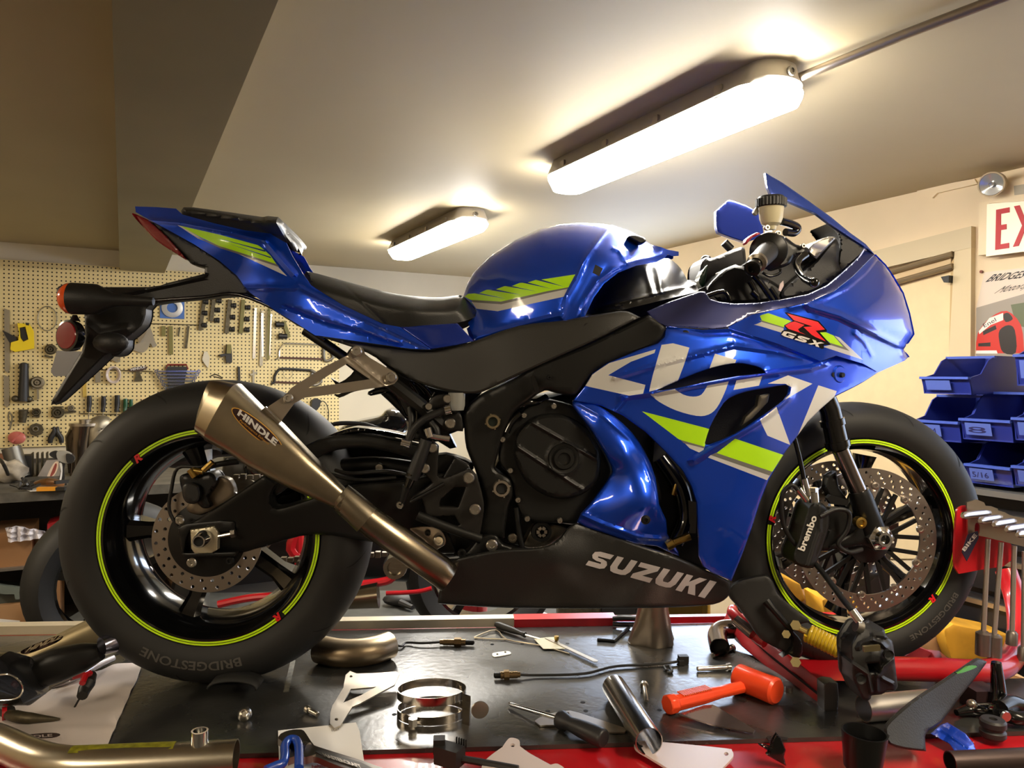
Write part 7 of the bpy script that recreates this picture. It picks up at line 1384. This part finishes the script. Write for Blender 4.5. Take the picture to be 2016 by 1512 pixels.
# white plates on the red edge
def wp(label, pts, holes, z=.002):
    o = tslab('mounting_plate', sm(pts, 3), z-.002, .004, M('plate_white', (222, 208, 204), .35, .2), step=9, holes=[circ(*h, 4.5, 16, 3.6) for h in holes]); tag(o, label, 'plate', None)
wp('white mounting plate with a hole at its tip, lying beside the black connector', Oz((180, 1040, 1), (240, 990), (310, 940, 1), (350, 885), (385, 878), (425, 895), (430, 935, 1), (500, 985), (640, 1062, 1), (690, 1055), (720, 1110), (300, 1110), (160, 1100, 1)), Oz((380, 928)))
wp('white mounting plate lying under the open end of the steel tube', Oz((1212, 915), (1240, 898), (1390, 905, 1), (1830, 948), (1880, 965), (1890, 1000), (1860, 1040), (1790, 1110, 1), (1480, 1110, 1), (1300, 1000, 1), (1225, 955)), Oz((1258, 932), (1842, 988)))
# connector
t = it('wiring_connector', 'black wiring connector with a cable on the red edge', 'connector', 885, 1480)
c = T(885, 1486, .015); m = MB(); m.box(c, (.045, .03, .03), (Vector((.8, -.5, 0)).normalized(), Vector((.5, .8, 0)).normalized(), ZZ)); m.box(c+Vector((-.018, .012, .012)), (.02, .02, .024)); m.build('body', blkt, t)
for k in range(5): m = MB(); q = c+Vector((.012+k*.004, .01-k*.003, .012)); m.tube([q, q+ZZ*.014], .0015, 6); m.build('pin', blks, t)
m = MB(); m.tube([T(910, 1494, .01), T(960, 1503, .006), T(1020, 1514, .005)], .006, 10, smooth=4); m.build('cable', blkt, t)
# ---- wheel chock: red ramp, cradle, damper, tube frame
t = it('wheel_chock', 'red wheel chock with a black cradle holding the front wheel', 'wheel chock', 1560, 1320); CK = t
def Lt(x, y, z=0): return T(*Lz((x, y))[0], z)
def Lp(x, y, Y): return P(*Lz((x, y))[0], Y)
m = MB()
a_ = [Lp(120, 250, .13), Lp(160, 190, .13), Lp(560, 470, -.1), Lp(730, 640, -.22), Lp(725, 810, -.22)]
panel('ramp_beam', Lz((118, 245), (150, 170), (300, 300), (560, 470), (740, 620), (728, 808), (640, 760), (400, 540), (200, 370)), [(1440, 1215, .16), (1520, 1290, .0), (1624, 1350, -.2), (1622, 1405, -.22), (1480, 1300, .04)], redd, CK, thick=.045, rnd=(3, .004), step=12)
panel('ramp_groove', Lz((170, 270), (180, 262), (720, 690), (722, 712)), [(1452, 1243, .135), (1620, 1375, -.214)], dark, CK, thick=.003, step=12)
m = MB(); m.tube([Lp(785, 600, -.2), Lp(800, 600, -.2), Lp(900, 600, -.195)], .0001, 6)
m = MB(); m.tube([Lp(770, 655, -.23), Lp(770, 640, -.12)], .018, 6)
panel('ramp_end', Lz((725, 610), (760, 598), (815, 605), (822, 690), (815, 800), (728, 812)), -.235, M('end_grey', (70, 66, 64), .45, .4), CK, thick=.028, step=10, rnd=(2, .003))
panel('ramp_top', Lz((560, 470), (880, 480), (1000, 500), (930, 590), (800, 590), (735, 625), (640, 560)), [(1570, 1304, -.05), (1690, 1310, -.1), (1625, 1350, -.2), (1680, 1340, -.2)], redm, CK, thick=.02, step=10)
m = MB(); m.tube([Lp(1010, 505, -.16), Lp(1200, 512, -.16), Lp(1500, 520, -.16), Lp(1720, 528, -.15), Lp(1880, 500, -.12), Lp(1960, 400, -.06), Lp(1985, 250, .0), Lp(1960, 60, .08), Lp(1900, -120, .12)], .0245, 20, smooth=6); m.build('tube_frame', redm, CK)
m = MB(); m.tube([P(1860, 1115, .12), P(1960, 1130, .12), P(2030, 1180, .1), P(2045, 1260, .05)], .0, 4)
m = MB(); m.tube([Lp(1260, 420, .1), Lp(1480, 450, .0), Lp(1500, 500, -.1)], .018, 4); m.build('cross_brace', redd, CK)
panel('cross_plate', Lz((1300, 400), (1345, 378), (1560, 462), (1480, 480), (1250, 430)), .02, M('brace_pink', (190, 70, 80), .4, .2), CK, thick=.02, step=10)
m = MB(); m.tube([Lp(140, 130, .08), Lp(150, 165, .05), Lp(290, 300, .0), Lp(350, 340, -.02)], [.012, .014, .015, .014], 16, smooth=3); m.build('latch_tube', redm, CK)
m = MB(); m.tube([Lp(160, 200, .02), Lp(270, 290, -.02)], .013, 16); m.build('latch_sleeve', M('sleeve_bright', (180, 160, 155), .2, .9), CK)
panel('cradle', sm(Lz((105, 20), (200, -60), (360, -90, 1), (400, -50), (430, 30), (560, 140), (640, 210), (520, 240), (560, 350), (590, 400), (560, 450), (470, 400), (330, 330), (250, 220), (180, 120)), 2), [(1440, 1170, -.075), (1520, 1150, -.09), (1570, 1280, -.12), (1500, 1220, -.1)], M('cradle_black', (24, 23, 23), .5, .1), CK, thick=.01, rnd=(3, .004), step=8)
tb_ = MB().tube([Lp(355, 75, -.11), Lp(400, 130, -.12), Lp(520, 270, -.13)], [.010, .007, .006], 10); tb_.build('cradle_arm', blks, CK)
panel('cradle_bracket', sm(Lz((500, 250), (560, 300), (590, 360), (570, 440), (500, 420), (460, 440), (520, 380), (530, 320)), 2), -.13, blks, CK, thick=.02, rnd=(3, .004), step=6)
for q in ((545, 232), (484, 290), (545, 470)): m = MB(); m.hexnut(Lp(*q, -.13), Lp(*q, -.15), .011 if q[0] > 500 else .009); m.build('pivot_bolt', M('bolt_gold', (196, 180, 130), .3, .9), CK)
s0, s1 = Lp(600, 270, -.15), Lp(850, 395, -.2); d = (s1-s0); m = MB(); m.tube([Lp(540, 240, -.14), s0, s1], .007, 12); m.build('damper_rod', M('rod_gold', (170, 150, 90), .3, .8), CK)
u, w = perp(d.normalized()); m = MB(); pts = [s0+d*(.1+.85*k/110)+(u*math.cos(k*2*math.pi/11)+w*math.sin(k*2*math.pi/11))*.0165 for k in range(111)]; m.tube(pts, .0042, 8); m.build('damper_spring', M('spring_yellow', (190, 160, 30), .35, 0, .3), CK)
m = MB(); m.tube([s0+d*.08, s0+d*.96], .0105, 14); m.build('damper_body', M('damper_olive', (110, 92, 26), .4, .4), CK)
m = MB(); m.tube([s1, s1+Vector((0, 0, -.012))], .012, 14); m.tube([Lp(862, 400, -.2), Lp(850, 520, -.2)], [.008, .006], 12); m.build('damper_eye', M('eye_brass', (150, 130, 96), .3, .9), CK)
panel('rear_gusset', [(1903, 1148), (1899, 1180), (1856, 1238), (1838, 1248), (1872, 1205)], .12, redm, CK, thick=.02, step=12)
# ---- T-handle set on its rack with a red magnetic plate
t = thing('t_handle_set', 'set of steel T-handle hex drivers hanging from a slotted rack', 't-handle set', P(1960, 1100, -.12)); Qz = zc(1780, 960, 4.449)
panel('backing_plate', sm(Qz((460, 230, 1), (470, 190), (520, 160), (600, 160, 1), (940, 500, 1), (935, 640, 1), (870, 690, 1), (700, 715, 1), (480, 755, 1), (445, 700, 1), (440, 540)), 2), -.1, M('plate_red', (200, 22, 34), .4, 0, .2), t, thick=.006, step=9)
panel('slotted_rack', Qz((550, 130), (640, 105), (700, 130), (715, 160), (770, 165), (820, 185), (825, 200), (880, 215), (925, 240), (1060, 280), (1060, 520), (700, 430), (650, 420), (560, 405)), -.115, alu, t, thick=.004, holes=[sm(Qz((620, 330), (640, 305), (662, 330), (660, 390), (640, 430), (620, 400)), 2)], step=8)
for k, (x, y) in enumerate(((510, 250), (665, 292), (785, 325), (895, 368), (990, 412))):
    m = MB(); m.tube([P(*Qz((x, y))[0], -.20), P(*Qz((x+20, y-6))[0], -.19), P(*Qz((x+(220 if k == 0 else 165), y-30))[0], -.11)], [.004, .008, .0085], 14); m.build('t_handle', M('handle_steel', (176, 170, 168), .25, .95), t)
for (x, y0, y1, sx_, sy) in ((735, 450, 1265, -40, 60), (850, 480, 1290, -60, 80), (965, 510, 1265, -20, 60), (1055, 560, 1400, -10, 60)):
    m = MB(); m.tube([P(*Qz((x, y0))[0], -.12), P(*Qz((x+sx_, y1))[0], -.12)], .0052, 12); m.build('driver_shaft', M('shaft_grey', (176, 168, 160), .42, .75), t)
    big = x < 900; m = MB(); m.tube([P(*Qz((x+sx_, y1-10))[0], -.12), P(*Qz((x+sx_, y1+10))[0], -.12), P(*Qz((x+sx_-5, y1+(200 if big else 110)))[0], -.12)], [.008, .0155 if big else .0115, .0155 if big else .0115], 18); m.build('socket', M('socket_grey', (128, 120, 114), .4, .85), t)
o = panel('brand_patch', Qz((560, 410), (645, 380), (655, 440), (550, 645), (508, 565)), -.125, M('patch_navy', (40, 36, 62), .4), t, thick=.002, step=8)
text(o, 'BIKE', aff(Qz((530, 560))[0], Qz((640, 420))[0], 7, lambda a, b: P(a, b, -.1265)), whitel, .03)
# ---- loose plastics at the right
t = thing('mudguard_piece', 'dark carbon mudguard piece with a green mark leaning on the table edge', 'mudguard', T(1790, 1470))
MY = [(1740, 1460, -.44), (1800, 1380, -.38), (1900, 1310, -.3), (1935, 1302, -.28), (1860, 1400, -.36), (1820, 1475, -.43)]
panel('shell', sm(Lz((1130, 960, 1), (1120, 900), (1160, 840), (1300, 720), (1480, 600), (1660, 480), (1720, 448), (1778, 468, 1), (1720, 550), (1600, 700), (1480, 860), (1400, 910), (1378, 950, 1), (1385, 1045, 1), (1250, 1030), (1150, 1000)), 2), MY, [M('carbon_dull', (38, 38, 38), .55, .1, bump=.2, bscale=300), M('mark_green', (70, 140, 60), .5)], t, thick=.004, rnd=(4, .012), step=7, decals=[(sm(Lz((1560, 530), (1600, 505), (1680, 490), (1715, 500), (1660, 525), (1590, 545)), 2), 1)])
t = thing('blue_offcut', 'blue painted bodywork piece under the carbon mudguard', 'panel', T(1880, 1490))
panel('shell', Lz((1420, 935), (1480, 880), (1530, 862), (1640, 930), (1690, 990), (1715, 1060), (1640, 1106), (1590, 1085), (1570, 1040), (1540, 1000)), [(1850, 1440, -.36), (1920, 1480, -.42), (1900, 1495, -.44), (1880, 1430, -.36)], blue, t, thick=.003, step=7, rnd=(2, .003), ridges=[(Lz((1480, 900), (1660, 1020)), 5, .006)])
t = thing('rubber_cup', 'open black rubber cup on the red edge at the bottom', 'cup', T(1695, 1510)); c = T(1698, 1512); m = MB(); m.pipe([c-ZZ*.0+ZZ*.001, c+Vector((.003, 0, .062))], [.030, .037], .003, 32); m.tube([c+ZZ*.002, c+ZZ*.006], .028, 24); m.build('cup', M('cup_black', (14, 14, 14), .35), t)
t = it('steel_pipe', 'brushed steel pipe lying across the mat behind the hanging caliper', 'pipe', 1730, 1375); m = MB(); m.pipe([T(1700, 1395, .026), T(1830, 1383, .026)], .025, .002, 32); m.build('pipe', M('pipe_bright', (205, 200, 194), .36, 1), t)
t = it('front_pipe', 'long grey steel pipe along the bottom right edge', 'pipe', 1950, 1500); m = MB(); m.pipe([T(1870, 1500, .020), T(2080, 1490, .020)], .017, .002, 28); m.build('pipe', M('pipe_grey', (110, 96, 94), .3, .9), t)
# lever assembly
t = it('lever_assembly', 'black lever bracket assembly with an upright lever at the right edge', 'lever', 1970, 1415)
m = MB(); m.tube([Lt(1860, 870, .0)+ZZ*.0, ], .01) if False else None
base = Lt(1850, 800); top_ = P(*Lz((1838, 470))[0], base.y)
m = MB(); m.tube([P(*Lz((1848, 745))[0], base.y), P(*Lz((1850, 650))[0], base.y), P(*Lz((1840, 520))[0], base.y), top_], [.020, .014, .011, .009], 16, smooth=3); m.build('lever', blkg, t)
m = MB(); m.tube([Lt(1580, 795, .012), Lt(1680, 775, .014), Lt(1800, 780, .02), Lt(1860, 790, .025)], [.006, .012, .014, .016], 12, smooth=4); m.build('arm', blkg, t)
m = MB(); m.tube([Lt(1860, 770, .03), Lt(1930, 740, .03), Lt(2020, 770, .02)], [.016, .018, .016], 12, smooth=4); m.tube([Lt(1880, 800, .02), Lt(1960, 830, .02), Lt(2040, 830, .02)], .013, 12, smooth=3); m.build('bracket', M('bracket_gloss', (18, 18, 18), .2), t)
m = MB(); q = Lt(1850, 790, .03); m.lathe(q-YV*.018, -YV, [(0, .004), (.009, .004), (.010, 0)], 16); m.build('pivot_screw', zinc, t); m = MB(); m.ball(Lt(1680, 742, .025), .010, 8); m.build('ball_end', steel, t)
t = it('rubber_bush', 'small black round rubber bush at the table edge below the lever', 'bush', 1955, 1465); q = Lt(1815, 960, .0); m = MB(); m.lathe(q+ZZ*.0, ZZ, [(0, .001), (.018, .001), (.022, .006), (.022, .014), (.018, .017), (.018, .020), (.022, .023), (.022, .032), (.019, .036), (.007, .036), (.006, .028), (0, .028)], 28); m.build('bush', M('bush_black', (38, 36, 36), .5), t)
t = it('broken_clip', 'small shiny black broken clip with wires on the red edge', 'clip', 1525, 1480)
panel('shard', Lz((425, 930), (450, 960), (482, 1035), (470, 1080), (485, 1140), (430, 1110), (360, 1070), (380, 1050), (310, 1005), (350, 1010), (390, 1020), (400, 970)), -.43, blkg, t, thick=.008, rnd=(2, .004), step=4)
tag(tslab('black_strip', Lz((358, 948), (395, 942), (495, 955), (490, 970), (370, 970)), .0, .003, blkt, step=8), 'short black strip at the mat edge behind the broken clip', 'strip')
t = it('red_block', 'small dark red and black square tube end behind the carbon piece', 'block', 1930, 1370); m = MB(); q = Lt(1730, 690, .02); m.box(q, (.05, .05, .04)); m.build('block', M('block_dark', (44, 26, 28), .5), t)
for k, (p_, c_, lb) in enumerate(((((1800, 590), (2060, 700), (2060, 740), (1900, 690)), (200, 160, 110), 'light wooden strip leaning at the right edge behind the lever'), (((1880, 530), (2060, 590), (2060, 640), (1900, 570)), (176, 140, 96), 'brown envelope lying on the wooden strip at the right edge'))):
    tag(panel('wood_strip' if k == 0 else 'brown_envelope', Lz(*p_), .05+.03*k, M('wood_pale%d' % k if False else ('wood_pale' if k == 0 else 'kraft_brown'), c_, .7), thick=.05, step=16), lb, 'wood' if k == 0 else 'envelope')
m = MB(); q = Lt(500, 660, .0); m.tube([q, q+ZZ*.01], .008, 12); tag(m.build('loose_nut', zinc), 'small zinc nut lying right beside the mallet head', 'nut')
